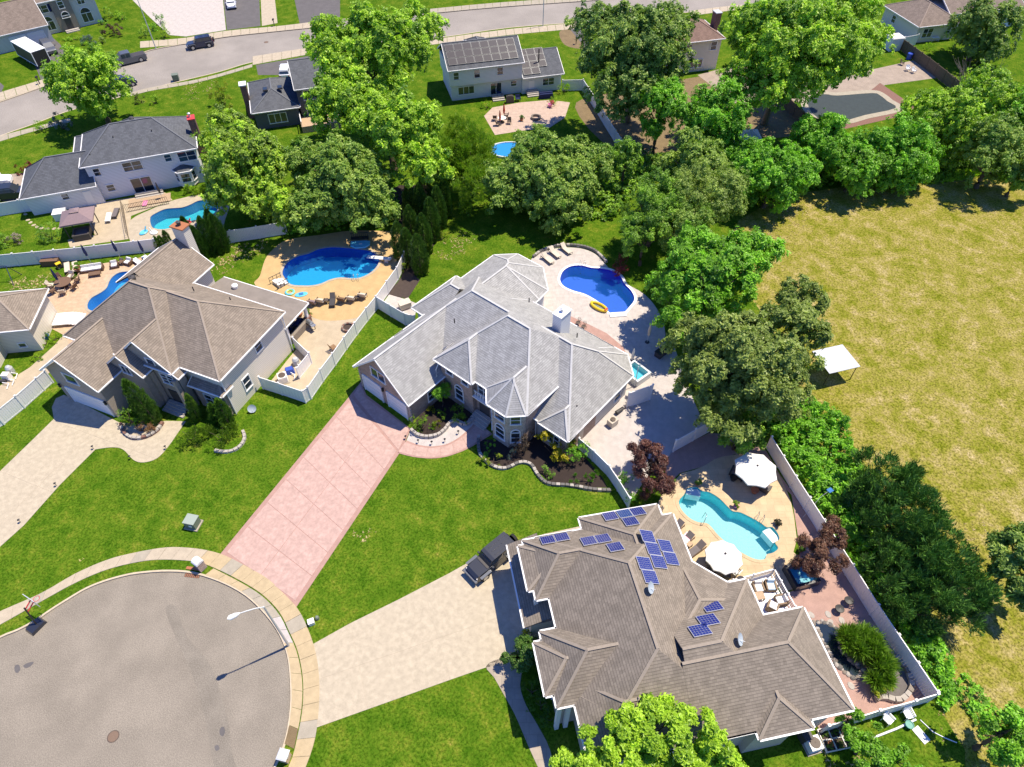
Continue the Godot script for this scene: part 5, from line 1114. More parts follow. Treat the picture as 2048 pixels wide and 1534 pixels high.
# ---------- plants
var LM := {}
func leaf_meshes() -> void:
	var r := RandomNumberGenerator.new(); r.seed = 3
	for spec in [["leaf", 16, 0.62, 0.26, 0.5], ["fine", 22, 0.55, 0.17, 0.4], ["sprig", 14, 0.5, 0.34, 0.14], ["blade", 9, 0.3, 1.0, 0.1]]:
		var s := ST()
		for i in spec[1]:
			var c = Vector3(r.randf_range(-1, 1), r.randf_range(-1, 1), r.randf_range(-1, 1)) * spec[2] * 0.62
			var d := Vector3(r.randf_range(-1, 1), r.randf_range(-0.5, 0.5), r.randf_range(-1, 1)).normalized()
			var up := Vector3(r.randf_range(-0.7, 0.7), 1, r.randf_range(-0.7, 0.7)).normalized()
			if spec[0] == "sprig":
				d = Vector3(r.randf_range(-0.6, 0.6), 1.0, r.randf_range(-0.6, 0.6)).normalized(); up = Vector3(r.randf_range(-1, 1), 0.3, r.randf_range(-1, 1)).normalized()
			if spec[0] == "blade":
				d = Vector3(r.randf_range(-0.8, 0.8), 0.8, r.randf_range(-0.8, 0.8)).normalized(); c = Vector3(d.x, 0, d.z) * 0.1; up = Vector3(r.randf_range(-1, 1), 0.4, r.randf_range(-1, 1)).normalized()
			var side := d.cross(up).normalized(); var l: float = spec[3] * r.randf_range(0.8, 1.3); var w: float = l * spec[4]
			var n := side.cross(d).normalized()
			if n.y < 0: n = -n
			tri(s, c - d * l, c + side * w + n * w * 0.2, c + d * l, n); tri(s, c - d * l, c - side * w + n * w * 0.2, c + d * l, n)
		LM[spec[0]] = s.commit()
# leaf clumps on lumps; blobs: [centre, radii]; n clumps in all
func leaves(parent: Node, n: String, blobs: Array, count: int, size: float, ca: Color, cb: Color, mesh := "leaf", mat: Material = null, bias := 0.35, lumps := 0) -> MultiMeshInstance3D:
	var lm := []; var tot := 0.0
	for b in blobs:
		var R: Vector3 = b[1]; var k := lumps
		if k == 0: k = clampi(int(R.x * R.x * 4.0), 9, 170)
		for i in k:
			var d := Vector3(rng.randfn(), rng.randfn() + bias, rng.randfn()).normalized()
			var f := rng.randf_range(0.5, 0.97) if i > k / 6 else rng.randf_range(0.1, 0.5)
			var lr: float = minf(R.x, R.y) * rng.randf_range(0.14, 0.33) * (1.0 if k > 12 else 1.5)
			var tone := rng.randf()
			lm.append([b[0] + d * R * f, lr, d, tone]); tot += lr * lr
	var mm := MultiMesh.new(); mm.transform_format = MultiMesh.TRANSFORM_3D; mm.use_colors = true; mm.mesh = LM[mesh]; mm.instance_count = count
	var i := 0; var li := 0; var acc := 0.0
	for l in lm:
		acc += l[1] * l[1] / tot * count
		li += 1
		while i < count and (i < acc or li == lm.size()):
			var d: Vector3 = (Vector3(rng.randfn(), rng.randfn(), rng.randfn()).normalized() + l[2] * 0.55 + Vector3(0, 0.25, 0)).normalized()
			var p: Vector3 = l[0] + d * l[1] * (rng.randf_range(0.45, 1.1) if rng.randf() < 0.9 else rng.randf_range(1.1, 1.5))
			var y := d.slerp(Vector3.UP, 0.35) if d.dot(Vector3.UP) > -0.95 else Vector3.UP
			if mesh == "sprig": y = (d + Vector3(0, 0.9, 0)).normalized()
			var x := y.cross(Vector3(rng.randf_range(-1, 1), rng.randf_range(-0.2, 0.2), rng.randf_range(-1, 1))).normalized()
			if x.length() < 0.5: x = Vector3.RIGHT
			var z := x.cross(y).normalized(); x = y.cross(z).normalized()
			mm.set_instance_transform(i, Transform3D(Basis(x, y, z).scaled_local(Vector3.ONE * size * rng.randf_range(0.7, 1.3)), p))
			var t: float = clampf(l[3] * 0.45 + rng.randf() * 0.7 - 0.1, 0, 1)
			mm.set_instance_color(i, ca.lerp(cb, t))
			i += 1
	var o := MultiMeshInstance3D.new(); o.multimesh = mm; o.material_override = mat if mat else M.leaf; o.name = n; o.set_meta("kind", "stuff"); parent.add_child(o, true)
	return o
func limb(s: SurfaceTool, a: Vector3, b: Vector3, r0: float, r1: float, bend: float) -> void:
	var m := (a + b) / 2 + Vector3(rng.randf_range(-1, 1), rng.randf_range(-0.3, 0.3), rng.randf_range(-1, 1)) * bend
	tube(s, [a, a.lerp(m, 0.5) + (m - a.lerp(b, 0.5)) * 0.2, m, b], [r0, lerpf(r0, r1, 0.35), lerpf(r0, r1, 0.6), r1], 7)
# crown centre c (in the world), radii r; the trunk stands under it at ground point
func tree(nm: String, label: String, c: Vector3, r: Vector3, ca: Color, cb: Color, dens := 1.0, mesh := "leaf", size := 0.62, group := "", extra := [], base := Vector3.ZERO, mat: Material = null, bark: Material = null) -> Node3D:
	var g := base if base != Vector3.ZERO else Vector3(c.x, 0, c.z)
	var o := thing(nm, label, "tree", g, 0.0, group)
	var top := c - g; var tr := clampf(r.x * 0.065, 0.06, 0.45)
	var s := ST()
	var fork := Vector3(top.x * 0.5, maxf(top.y - r.y * 0.65, 0.5), top.z * 0.5)
	limb(s, Vector3.ZERO, fork, tr * 1.25, tr * 0.8, 0.15)
	for k in 6:
		var a := TAU * k / 6 + rng.randf(); limb(s, fork, top + Vector3(cos(a) * r.x * 0.6, rng.randf_range(-0.1, 0.55) * r.y, sin(a) * r.z * 0.6), tr * 0.55, tr * 0.12, r.x * 0.1)
	limb(s, fork, top + Vector3(0, r.y * 0.6, 0), tr * 0.7, tr * 0.1, r.x * 0.06)
	part("trunk", s, bark if bark else M.bark, o)
	var blobs := [[top, r]]
	for e in extra: blobs.append([e[0] - g, e[1]])
	var ar := 0.0
	for b in blobs: ar += b[1].x * (b[1].y + b[1].z) * 0.5
	leaves(o, "crown", blobs, int(ar * 95 * dens / (size * size / 0.38)), size, ca, cb, mesh, mat)
	return o
func bush(label: String, at: Vector3, r: Vector3, ca: Color, cb: Color, size := 0.26, mesh := "fine", nm := "shrub", group := "", mat: Material = null, dens := 1.0) -> Node3D:
	var o := thing(nm, label, "shrub", at, 0.0, group)
	var s := ST()
	for k in 4: limb(s, Vector3.ZERO, Vector3(cos(k * 1.6) * r.x * 0.5, r.y * 0.9, sin(k * 1.6) * r.z * 0.5), 0.05, 0.015, 0.1)
	part("stem", s, M.bark, o)
	leaves(o, "foliage", [[Vector3(0, r.y * 0.8, 0), r]], int(clampf(r.x * r.z * 3.2 * (1 + r.y) * dens / (size * size), 60, 3500)), size, ca, cb, mesh, mat, 0.2)
	return o
# narrow evergreen: clumps on the skin of a spindle
func spire(label: String, at: Vector3, r: float, h: float, ca: Color, cb: Color, group := "", nm := "arborvitae", lean := Vector3.ZERO) -> Node3D:
	var o := thing(nm, label, "evergreen", at, 0.0, group)
	var s := ST(); tube(s, [Vector3.ZERO, Vector3(0, h * 0.8, 0) + lean * 0.8], [0.09, 0.02], 6); part("trunk", s, M.bark, o)
	var cnt := int(r * h * 210)
	var mm := MultiMesh.new(); mm.transform_format = MultiMesh.TRANSFORM_3D; mm.use_colors = true; mm.mesh = LM.sprig; mm.instance_count = cnt
	var ph := rng.randf() * 6.0
	for i in cnt:
		var t := pow(rng.randf(), 1.25); var a := rng.randf() * TAU
		var prof := pow(sin(PI * clampf(0.18 + t * 0.82, 0, 1)), 0.62) if t > 0.3 else lerpf(0.8, 0.98, t / 0.3)
		var rr := r * prof * (0.86 + 0.14 * sin(a * 5 + t * 17 + ph)) * rng.randf_range(0.78, 1.06)
		var p := Vector3(cos(a) * rr, 0.1 + t * h, sin(a) * rr) + lean * t
		var y := Vector3(cos(a) * 0.5, 1.1, sin(a) * 0.5).normalized(); var x := y.cross(Vector3(sin(a + 0.4), 0.1, cos(a))).normalized(); var z := x.cross(y)
		mm.set_instance_transform(i, Transform3D(Basis(x, y, z).scaled_local(Vector3.ONE * rng.randf_range(0.24, 0.42)), p))
		mm.set_instance_color(i, ca.lerp(cb, rng.randf()))
	var m := MultiMeshInstance3D.new(); m.multimesh = mm; m.material_override = M.needle; m.name = "foliage"; m.set_meta("kind", "stuff"); o.add_child(m, true)
	return o
# spreading conifer with drooping layers
func conifer(label: String, at: Vector3, r: float, h: float, ca: Color, cb: Color, group := "") -> Node3D:
	var o := thing("spruce_tree", label, "tree", at, 0.0, group)
	var s := ST(); tube(s, [Vector3.ZERO, Vector3(0, h * 0.95, 0)], [0.2, 0.03], 7); part("trunk", s, M.bark, o)
	var cnt := int(r * h * 230)
	var mm := MultiMesh.new(); mm.transform_format = MultiMesh.TRANSFORM_3D; mm.use_colors = true; mm.mesh = LM.sprig; mm.instance_count = cnt
	var ph := rng.randf() * 6.0
	for i in cnt:
		var t := pow(rng.randf(), 1.6); var a := rng.randf() * TAU; var tier := fposmod(t * h * 1.3 + sin(a * 3.0 + ph) * 0.25, 1.0)
		var bough := 0.72 + 0.28 * pow(absf(sin(a * 4.5 + floorf(t * h * 1.3) * 1.7 + ph)), 0.7)
		var rr := r * pow(1.0 - t, 0.8) * bough * (1.0 - 0.35 * tier) * pow(rng.randf(), 0.35) + 0.1
		var y := Vector3(cos(a), 0.35, sin(a)).normalized(); var x := y.cross(Vector3(rng.randf_range(-0.4, 0.4), 1, rng.randf_range(-0.4, 0.4))).normalized(); var z := x.cross(y)
		mm.set_instance_transform(i, Transform3D(Basis(x, y, z).scaled_local(Vector3.ONE * rng.randf_range(0.3, 0.55)), Vector3(cos(a) * rr, 0.35 + t * (h - 0.4) - rr * 0.1, sin(a) * rr)))
		mm.set_instance_color(i, ca.lerp(cb, rng.randf()))
	var m := MultiMeshInstance3D.new(); m.multimesh = mm; m.material_override = M.needle; m.name = "crown"; m.set_meta("kind", "stuff"); o.add_child(m, true)
	return o
# foliage over an area of ground: clumps between two heights
func thicket(nm: String, label: String, cat: String, poly: PackedVector2Array, h0: float, h1: float, per: float, size: float, ca: Color, cb: Color, mesh := "leaf", kind := "stuff", sd := 1) -> Node3D:
	var c := Vector2.ZERO
	for p in poly: c += p
	c /= poly.size()
	var nz := FastNoiseLite.new(); nz.seed = sd; nz.frequency = 0.28; nz.fractal_octaves = 3
	var box := Rect2(poly[0], Vector2.ZERO)
	for p in poly: box = box.expand(p)
	var pts := []
	var cnt := int(absf(area(poly)) * per); var guard := 0
	while pts.size() < cnt and guard < cnt * 30:
		guard += 1
		var q := box.position + Vector2(rng.randf(), rng.randf()) * box.size
		if Geometry2D.is_point_in_polygon(q, poly): pts.append(q)
	var mm := MultiMesh.new(); mm.transform_format = MultiMesh.TRANSFORM_3D; mm.use_colors = true; mm.mesh = LM[mesh]; mm.instance_count = pts.size()
	for i in pts.size():
		var q: Vector2 = pts[i]; var v := nz.get_noise_2d(q.x, q.y) * 0.5 + 0.5; var edge := 9.0
		for k in poly.size(): edge = minf(edge, q.distance_to(Geometry2D.get_closest_point_to_segment(q, poly[k], poly[(k + 1) % poly.size()])))
		var top := lerpf(h0, h1, clampf(v * 1.5 - 0.25, 0, 1)) * clampf(0.35 + edge * 0.9, 0, 1)
		var y := top * pow(rng.randf(), 0.35)
		var b := Basis(Vector3(rng.randf_range(-1, 1), 0.3, rng.randf_range(-1, 1)).normalized(), rng.randf() * 0.9) * Basis(Vector3.UP, rng.randf() * TAU)
		mm.set_instance_transform(i, Transform3D(b.scaled(Vector3.ONE * size * rng.randf_range(0.7, 1.3)), Vector3(q.x - c.x, y, q.y - c.y)))
		mm.set_instance_color(i, ca.lerp(cb, rng.randf()))
	var m := MultiMeshInstance3D.new(); m.multimesh = mm; m.material_override = M.leaf; m.name = numbered(nm); add_child(m); m.position = Vector3(c.x, 0, c.y)
	return tag(m, label, cat, "", kind)

func pools_and_fences() -> void:
	var liner_blue := mk(lin(0.02, 0.10, 0.66), 0.5, "soft", 2.0, "speck", 0.9); var liner_floor := mk(lin(0.02, 0.50, 0.95), 0.5, "soft", 2.0, "speck", 0.9)
	var p := pool("deep_blue_pool", "kidney shaped deep blue pool in the white paver terrace", "deep", 1.5, mk(lin(0.06, 0.03, 0.55), 0.5, "soft", 2.0), mk(lin(0.05, 0.16, 0.85), 0.5, "soft", 2.0, "speck", 0.9), M.water_blue, M.white)
	rails(p, Vector3(8.63, 0, -66.28) - p.position, 0.1, M.steel)
	var s := ST(); bx(s, Vector3(12.06, 0, -57.48) - p.position + Vector3(0, 0.08, 0), Vector3(1.9, 0.12, 0.7), 0.1); part("steps_lip", s, M.white, p)
	p = pool("diving_pool", "bright blue pool with white diving board in tan terrace", "diving", 1.5, liner_blue, liner_floor, M.water_blue, M.walk)
	rails(p, Vector3(-18.69, 0, -63.8) - p.position, PI + 0.2, M.steel)
	var o := thing("diving_board", "white diving board over the bright blue pool", "diving board", Vector3(-15.83, 0, -67.2), 2.99)
	s = ST(); bx(s, Vector3(0.5, 0.5, 0), Vector3(3.0, 0.07, 0.55)); part("board", s, M.white, o)
	s = ST(); bx(s, Vector3(-0.4, 0.23, 0), Vector3(0.5, 0.46, 0.5), 0.0, 0.8); part("stand", s, M.galv, o)
	o = thing("pool_steps", "white entry steps with black rails at the bright blue pool", "pool steps", Vector3(-27.58, 0, -62.98), 0.81)
	for k in 3: s = ST(); bx(s, Vector3(-0.4 + 0.4 * k, 0.25 - 0.08 * k, 0), Vector3(0.45, 0.5 - 0.16 * k, 1.3)); part("step", s, M.white, o)
	for z in [-0.75, 0.75]:
		s = ST(); bar(s, Vector3(-0.9, 0.95, z), Vector3(0.7, 0.85, z), 0.05)
		for x in [-0.9, -0.4, 0.1, 0.6]: bar(s, Vector3(x, 0, z), Vector3(x, 0.93, z), 0.05)
		bar(s, Vector3(-0.9, 0.5, z), Vector3(0.7, 0.45, z), 0.04); part("railing", s, M.iron, o)
	p = pool("aqua_pool", "long aqua pool with pale floor in the beige patio", "aqua", 1.25, mk(lin(0.10, 0.74, 0.78), 0.5, "soft", 2.0), mk(lin(0.42, 0.86, 0.88), 0.5, "soft", 1.6, "speck", 0.8), M.water_teal, M.patio)
	s = ST(); bx(s, Vector3(16.52, 0, -33.95) - p.position + Vector3(0, -0.55, 0), Vector3(1.3, 0.8, 0.7), -0.2); part("step_bench", s, M.white, p)
	s = ST(); bx(s, Vector3(22.52, 0, -29.55) - p.position + Vector3(0, -0.55, 0), Vector3(0.8, 0.8, 1.3), 0.5); part("step_bench", s, M.white, p)
	for q in [Vector3(21.66, 0, -31.37), Vector3(22.03, 0, -31.05)]:
		s = ST(); tube(s, [q - p.position, q - p.position + Vector3(0.06, 0.75, 0.0), q - p.position + Vector3(-0.05, 0.8, 0.3), q - p.position + Vector3(-0.15, -0.5, 0.5)], [0.025], 6); part("rail", s, M.steel, p)
	s = ST(); var q0 := Vector3(16.67, 0, -30.42) - p.position; tube(s, [q0, q0 + Vector3(0.1, 0.8, -0.1), q0 + Vector3(0.3, 0.95, -0.5), q0 + Vector3(0.35, 0.5, -1.0), q0 + Vector3(0.3, -0.6, -1.1)], [0.03], 6); part("rail", s, M.steel, p)
	pool("narrow_pool", "narrow blue pool half hidden by the taupe house", "narrow", 1.4, mk(lin(0.04, 0.22, 0.62), 0.5, "soft", 2.0), mk(lin(0.06, 0.50, 0.80), 0.5, "soft", 2.0, "speck", 0.9), M.water_blue, M.walk)
	pool("turquoise_pool", "turquoise pool behind the white sided house", "neighbour", 1.4, mk(lin(0.05, 0.17, 0.50), 0.5, "soft", 2.0), mk(lin(0.05, 0.66, 0.80), 0.5, "soft", 2.0, "speck", 0.9), M.water_teal, M.walk)
	# fences
	fence("white vinyl fence between the tan terrace and the grassy side yard", P([-20.85, -44.42, -20.39, -44.95, -19.61, -47.33, -18.75, -49.61, -17.94, -51.99, -17.13, -54.24, -16.24, -56.58, -15.41, -58.59, -14.51, -61.2, -13.62, -63.74, -13.08, -66.69]))
	fence("white vinyl fence closing the side yard beside the air conditioner", P([-25.6, -46.3, -23.46, -45.48, -20.85, -44.42]))
	fence("white vinyl fence from the tan terrace to the grey roofed house", P([-15.41, -58.59, -13.72, -57.21, -11.98, -55.84, -10.73, -55.28]))
	fence("white vinyl screen round the pool pump", P([-23.5, -52.22, -21.31, -49.91, -22.14, -47.75]), 1.6)
	fence("long white vinyl fence behind the navy parasols", P([-64.71, -65.44, -62.54, -65.96, -57.99, -66.69, -53.22, -67.47, -48.8, -68.36, -44.25, -69.27]))
	fence("white vinyl fence on the lawn left of the beige driveway", P([-51.01, -40.36, -50, -41.65, -48.98, -43.76, -48.06, -46.13, -47.64, -47.19]))
	fence("white vinyl fence beside the white house and dark cars", P([-70.22, -76.09, -67.89, -76.71, -65.03, -77.68, -62.17, -78.14]))
	fence("white vinyl fence behind the clipped arborvitae row", P([-36.9, -70.29, -35.32, -71.01, -32.22, -71.85, -28.92, -72.81]))
	fence("white vinyl fence along the far yard of the white solar house", P([11.82, -112.73, 13.13, -107.12, 14.38, -101.08, 15.5, -95.9, 16.6, -91.46, 17.17, -88.73]))
	fence("short white vinyl fence closing the far yard", P([8.37, -112.55, 11.82, -112.73]))
	fence("long white vinyl fence along the ivy and the red gravel", P([24.35, -38.74, 25.41, -34.34, 26.6, -29.88, 27.67, -25.78, 28.53, -22.4, 29.22, -20.05, 29.86, -17.98, 30.47, -15.94]))
	fence("white vinyl fence between the gravel pond yard and the garden boxes", P([30.42, -15.8, 28.67, -15.35, 25.89, -14.7, 23.91, -14.17, 21.98, -13.71]))
	fence("white vinyl fence between side gravel and the front lawn", P([6.32, -38.74, 7.59, -37.29, 8.85, -35.6, 9.61, -33.97, 10.36, -32.19]), 1.6)
	fence("white vinyl fence stub behind the dark red maple", P([15.34, -38.33, 17.43, -39.63, 19.51, -40.91]))
	fence("tall white privacy screen beside the blue hot tub", P([11.51, -43.76, 13.97, -44.81]), 2.3)
	fence("white vinyl fence by the white ranch house", P([71.67, -129.84, 74.59, -130.94]))
	fence("weathered wooden fence beside the worn paved yard", P([70.86, -129.4, 72.49, -120.88, 73.64, -113.27, 74.98, -105.11]), 1.9, M.wood_old)
	fence("weathered wooden fence by the covered pool", P([43.49, -108.49, 45.14, -101.55, 46.87, -98.91]), 1.9, M.wood_old)
func props() -> void:
	var o: Node3D; var s: SurfaceTool
	# vehicles
	car("off_road_vehicle", "black off-road vehicle with ribbed grey hardtop on the cream driveway", Vector3(-1.68, 0, -26.95), -2.4, "jeep", M.carblack)
	car("off_road_vehicle", "dark blue boxy off-road vehicle parked at the far kerb", Vector3(-57.43, 0, -130.28) + Vector3(0, -0.12, 0), -2.7, "jeep", M.navy)
	car("pickup_truck", "dark grey pickup truck with covered bed at the far kerb", Vector3(-68.1, 0, -123.7) + Vector3(0, -0.12, 0), -2.54, "pickup", M.cargrey)
	car("blue_car", "dark blue car parked under the street tree", Vector3(-65.75, 0, -114.19) + Vector3(0, -0.12, 0), 0.73, "suv", M.navy)
	car("grey_car", "dark grey car on the blacktop beside the box trailer", Vector3(-84.25, 0, -128.1), -0.89, "suv", M.cargrey)
	car("white_car", "white car at the top of the far blacktop driveway", Vector3(-57.05, 0, -149.92), -1.27, "sedan", M.carwhite)
	car("black_car", "black car behind the white vinyl fence", Vector3(-68.35, 0, -81.22), 0.21, "suv", M.carblack)
	car("white_suv", "white car on the grey driveway next to the black car", Vector3(-72.04, 0, -83.93), 0.32, "suv", M.carwhite)
	car("white_van", "white car parked beyond the navy house", Vector3(-38.98, 0, -118.53), 1.69, "suv", M.carwhite)
	o = thing("box_trailer", "white enclosed trailer with black rear door on the blacktop", "trailer", Vector3(-85.05, 0, -124.11), 2.45)
	s = ST(); bx(s, Vector3(0, 1.65, 0), Vector3(7.4, 2.3, 2.5)); part("box", s, M.dark, o)
	s = ST(); bx(s, Vector3(0, 2.83, 0), Vector3(7.5, 0.07, 2.6)); part("roof", s, M.white, o)
	s = ST(); bx(s, Vector3(-3.72, 1.6, 0), Vector3(0.05, 2.1, 2.2)); part("rear_door", s, M.black, o)
	for z in [-1.27, 1.27]:
		for y in [0.55, 2.75]: s = ST(); bx(s, Vector3(0, y, z), Vector3(7.5, 0.1, 0.06)); part("trim", s, M.white, o)
	for x in [-3.72, 3.72]:
		for z in [-1.22, 1.22]: s = ST(); bx(s, Vector3(x, 1.65, z), Vector3(0.1, 2.3, 0.12)); part("corner_post", s, M.white, o)
	wheels(o, [0.45, -0.5], 1.25, 0.36)
	s = ST(); bar(s, Vector3(3.7, 0.5, -0.6), Vector3(4.9, 0.5, 0), 0.1); bar(s, Vector3(3.7, 0.5, 0.6), Vector3(4.9, 0.5, 0), 0.1); part("hitch", s, M.dark, o)
	person(Vector3(-55.25, 0, -130.72), -2.72)
	# street lamp and the things round the turning circle
	o = thing("street_lamp", "grey street lamp leaning arm over the turning circle", "street lamp", Vector3(-17.28, 0, -19.94))
	s = ST(); tube(s, [Vector3.ZERO, Vector3(0, 3.5, 0), Vector3(0, 7.15, 0)], [0.1, 0.085, 0.06], 10); part("pole", s, M.galv, o)
	s = ST(); tube(s, [Vector3(0, 7.1, 0), Vector3(-0.5, 7.4, 0.25), Vector3(-1.0, 7.55, 0.5), Vector3(-1.5, 7.6, 0.72)], [0.045], 8); part("arm", s, M.galv, o)
	s = ST(); tube(s, [Vector3(-1.35, 7.6, 0.64), Vector3(-1.6, 7.62, 0.8), Vector3(-1.95, 7.6, 0.98), Vector3(-2.1, 7.58, 1.05)], [0.05, 0.17, 0.19, 0.05], 12); part("lamp_head", s, M.white, o)
	o = thing("street_lamp", "thin grey street lamp by the far pale driveway", "street lamp", Vector3(-65.44, 0, -129.4))
	s = ST(); tube(s, [Vector3.ZERO, Vector3(0, 8.5, 0)], [0.1, 0.06], 8); part("pole", s, M.galv, o)
	s = ST(); tube(s, [Vector3(0, 8.4, 0), Vector3(0.9, 8.8, 0.2), Vector3(1.8, 8.85, 0.4)], [0.045], 6); part("arm", s, M.galv, o)
	s = ST(); tube(s, [Vector3(1.7, 8.85, 0.4), Vector3(2.0, 8.85, 0.45), Vector3(2.4, 8.82, 0.5)], [0.05, 0.17, 0.05], 8); part("lamp_head", s, M.white, o)
	o = thing("street_lamp", "thin grey pole beside the far roadside oak", "street lamp", Vector3(6.01, 0, -139.73))
	s = ST(); tube(s, [Vector3.ZERO, Vector3(0, 9, 0)], [0.1, 0.06], 8); part("pole", s, M.galv, o)
	o = thing("transformer_box", "green grey metal utility box on the front lawn", "utility box", Vector3(-27.92, 0, -30.89), -0.21)
	o.position = Vector3(-27.87, 0, -30.47)
	s = ST(); bx(s, Vector3(0, 0.06, 0), Vector3(1.25, 0.12, 1.15)); part("pad", s, M.walk2, o)
	s = ST(); bx(s, Vector3(0, 0.5, 0), Vector3(1.0, 0.8, 0.9), 0.0, 0.97); part("cabinet", s, M.transformer, o)
	s = ST(); bx(s, Vector3(0, 0.93, -0.02), Vector3(1.05, 0.08, 0.98)); part("lid", s, paint(lin(0.30, 0.35, 0.30), 0.5), o)
	s = ST(); bx(s, Vector3(0.1, 0.55, 0.46), Vector3(0.3, 0.25, 0.02)); part("warning_plate", s, M.white, o)
	o = thing("utility_box", "small green utility box beside the far sidewalk", "utility box", Vector3(-57.5, 0, -116.61), 0.3)
	s = ST(); bx(s, Vector3(0, 0.5, 0), Vector3(1.0, 0.9, 0.9)); part("cabinet", s, M.transformer, o); s = ST(); bx(s, Vector3(0, 0.98, 0), Vector3(1.05, 0.07, 0.95)); part("lid", s, M.transformer, o)
	o = thing("utility_pedestal", "small white utility pedestal on the grass strip", "utility box", Vector3(-15.83, 0, -21.68), 0.4)
	s = ST(); bx(s, Vector3(0, 0.2, 0), Vector3(0.45, 0.4, 0.4)); part("cabinet", s, M.trim, o); s = ST(); bx(s, Vector3(0.0, 0.43, 0), Vector3(0.5, 0.06, 0.44)); part("lid", s, M.white, o)
	o = thing("valve_box", "small green cap beside the white utility pedestal", "utility box", Vector3(-15.45, 0, -22.05), 0.4)
	s = ST(); lathe(s, Vector3.ZERO, [[0.16, 0], [0.16, 0.3], [0.1, 0.4], [0.01, 0.42]], 12); part("cap", s, M.transformer, o)
	o = thing("brick_mailbox", "pale stone mailbox with curved top at the kerb", "mailbox", Vector3(-25.95, 0, -26.41), -0.57)
	s = ST(); bx(s, Vector3(0, 0.55, 0), Vector3(0.62, 1.1, 0.62)); part("pillar", s, M.brick_pale, o)
	for k in 6: s = ST(); bx(s, Vector3(0, 0.12 + 0.18 * k, 0), Vector3(0.66, 0.05, 0.66)); part("course", s, M.brick, o)
	s = ST()
	for k in 8:
		var a0 := PI * k / 8; var a1 := PI * (k + 1) / 8
		quad(s, Vector3(-0.36, 1.1 + sin(a0) * 0.3, cos(a0) * 0.36), Vector3(0.36, 1.1 + sin(a0) * 0.3, cos(a0) * 0.36), Vector3(0.36, 1.1 + sin(a1) * 0.3, cos(a1) * 0.36), Vector3(-0.36, 1.1 + sin(a1) * 0.3, cos(a1) * 0.36), Vector3(0, sin(a0 + 0.2), cos(a0 + 0.2)))
		for x in [-0.36, 0.36]: tri(s, Vector3(x, 1.1, 0), Vector3(x, 1.1 + sin(a0) * 0.3, cos(a0) * 0.36), Vector3(x, 1.1 + sin(a1) * 0.3, cos(a1) * 0.36), Vector3(x, 0, 0))
	part("cap", s, M.white, o)
	s = ST(); bx(s, Vector3(-0.33, 0.85, 0), Vector3(0.06, 0.25, 0.3)); part("letter_door", s, M.black, o)
	o = thing("mailbox", "white and tan mailbox pillar by the gravel patch", "mailbox", Vector3(-15.75, 0, -12.08), -0.21)
	s = ST(); bx(s, Vector3(0, 0.5, 0), Vector3(0.6, 1.0, 0.6)); part("pillar", s, M.patio, o); s = ST(); bx(s, Vector3(0, 1.06, 0), Vector3(0.75, 0.12, 0.75), 0.0, 0.7); part("cap", s, M.white, o); s = ST(); bx(s, Vector3(0.32, 0.8, 0), Vector3(0.06, 0.25, 0.3)); part("letter_door", s, M.galv, o)
	o = thing("storm_drain", "rusty storm drain grate and inlet at the kerb", "drain", Vector3(-26.59, 0, -25.91) + Vector3(0, -0.118, 0), -0.12)
	s = ST(); bx(s, Vector3(0, 0.0, 0), Vector3(1.3, 0.02, 0.6)); part("frame", s, M.iron, o)
	for k in 8: s = ST(); bx(s, Vector3(-0.56 + 0.16 * k, 0.02, 0), Vector3(0.05, 0.04, 0.62)); part("grate_bar", s, M.terracotta, o)
	s = ST(); bx(s, Vector3(0, 0.1, -0.42), Vector3(1.4, 0.2, 0.25)); part("inlet", s, M.terracotta, o)
	for q in [[Vector3(-28.43, 0, -13.51), "round rusty manhole cover in the turning circle"], [Vector3(-45.96, 0, -132.5), "small round manhole cover in the far street"]]:
		o = thing("manhole_cover", q[1], "manhole cover", q[0] + Vector3(0, -0.119, 0)); s = ST(); lathe(s, Vector3.ZERO, [[0.36, 0], [0.36, 0.012], [0.01, 0.014]], 20); part("lid", s, mk(lin(0.26, 0.18, 0.13), 0.8, "speck", 0.5), o); s = ST(); lathe(s, Vector3.ZERO, [[0.36, 0.0], [0.36, 0.016], [0.42, 0.014], [0.42, 0]], 20); part("ring", s, M.iron, o)
	# basketball stand lying tilted at the kerb
	o = thing("basketball_hoop", "portable basketball hoop with clear backboard at the kerb", "basketball hoop", Vector3(-37.56, 0, -21.47) + Vector3(0, -0.12, 0), deg_to_rad(62))
	s = ST(); bx(s, Vector3(0, 0.15, 0), Vector3(1.3, 0.28, 0.9), 0.0, 0.85); part("base", s, M.carblack, o)
	s = ST(); bar(s, Vector3(0.1, 0.25, 0), Vector3(0.45, 2.6, 0), 0.1); part("pole", s, M.black, o)
	s = ST(); bar(s, Vector3(0.4, 2.4, 0), Vector3(1.1, 2.75, 0), 0.07); bar(s, Vector3(0.4, 2.0, 0), Vector3(1.1, 2.35, 0), 0.07); part("strut", s, M.red, o)
	s = ST()
	for a in [[0.0, 3.1, 0.06, 1.3], [0.0, 2.2, 0.06, 1.3]]: bx(s, Vector3(1.1, a[1], a[0]), Vector3(0.05, 0.06, a[3]))
	for z in [-0.63, 0.63]: bx(s, Vector3(1.1, 2.65, z), Vector3(0.05, 0.95, 0.06))
	part("backboard_frame", s, M.galv, o)
	var clear := paint(lin(0.8, 0.85, 0.88), 0.1); clear.albedo_color.a = 0.35; clear.transparency = BaseMaterial3D.TRANSPARENCY_ALPHA
	s = ST(); bx(s, Vector3(1.1, 2.65, 0), Vector3(0.02, 0.86, 1.2)); part("backboard", s, clear, o)
	s = ST(); var ring := []
	for k in 15: ring.append(Vector3(1.4 + cos(TAU * k / 14) * 0.23, 2.4, sin(TAU * k / 14) * 0.23))
	tube(s, ring, [0.02], 6); part("rim", s, M.red, o)
	s = ST()
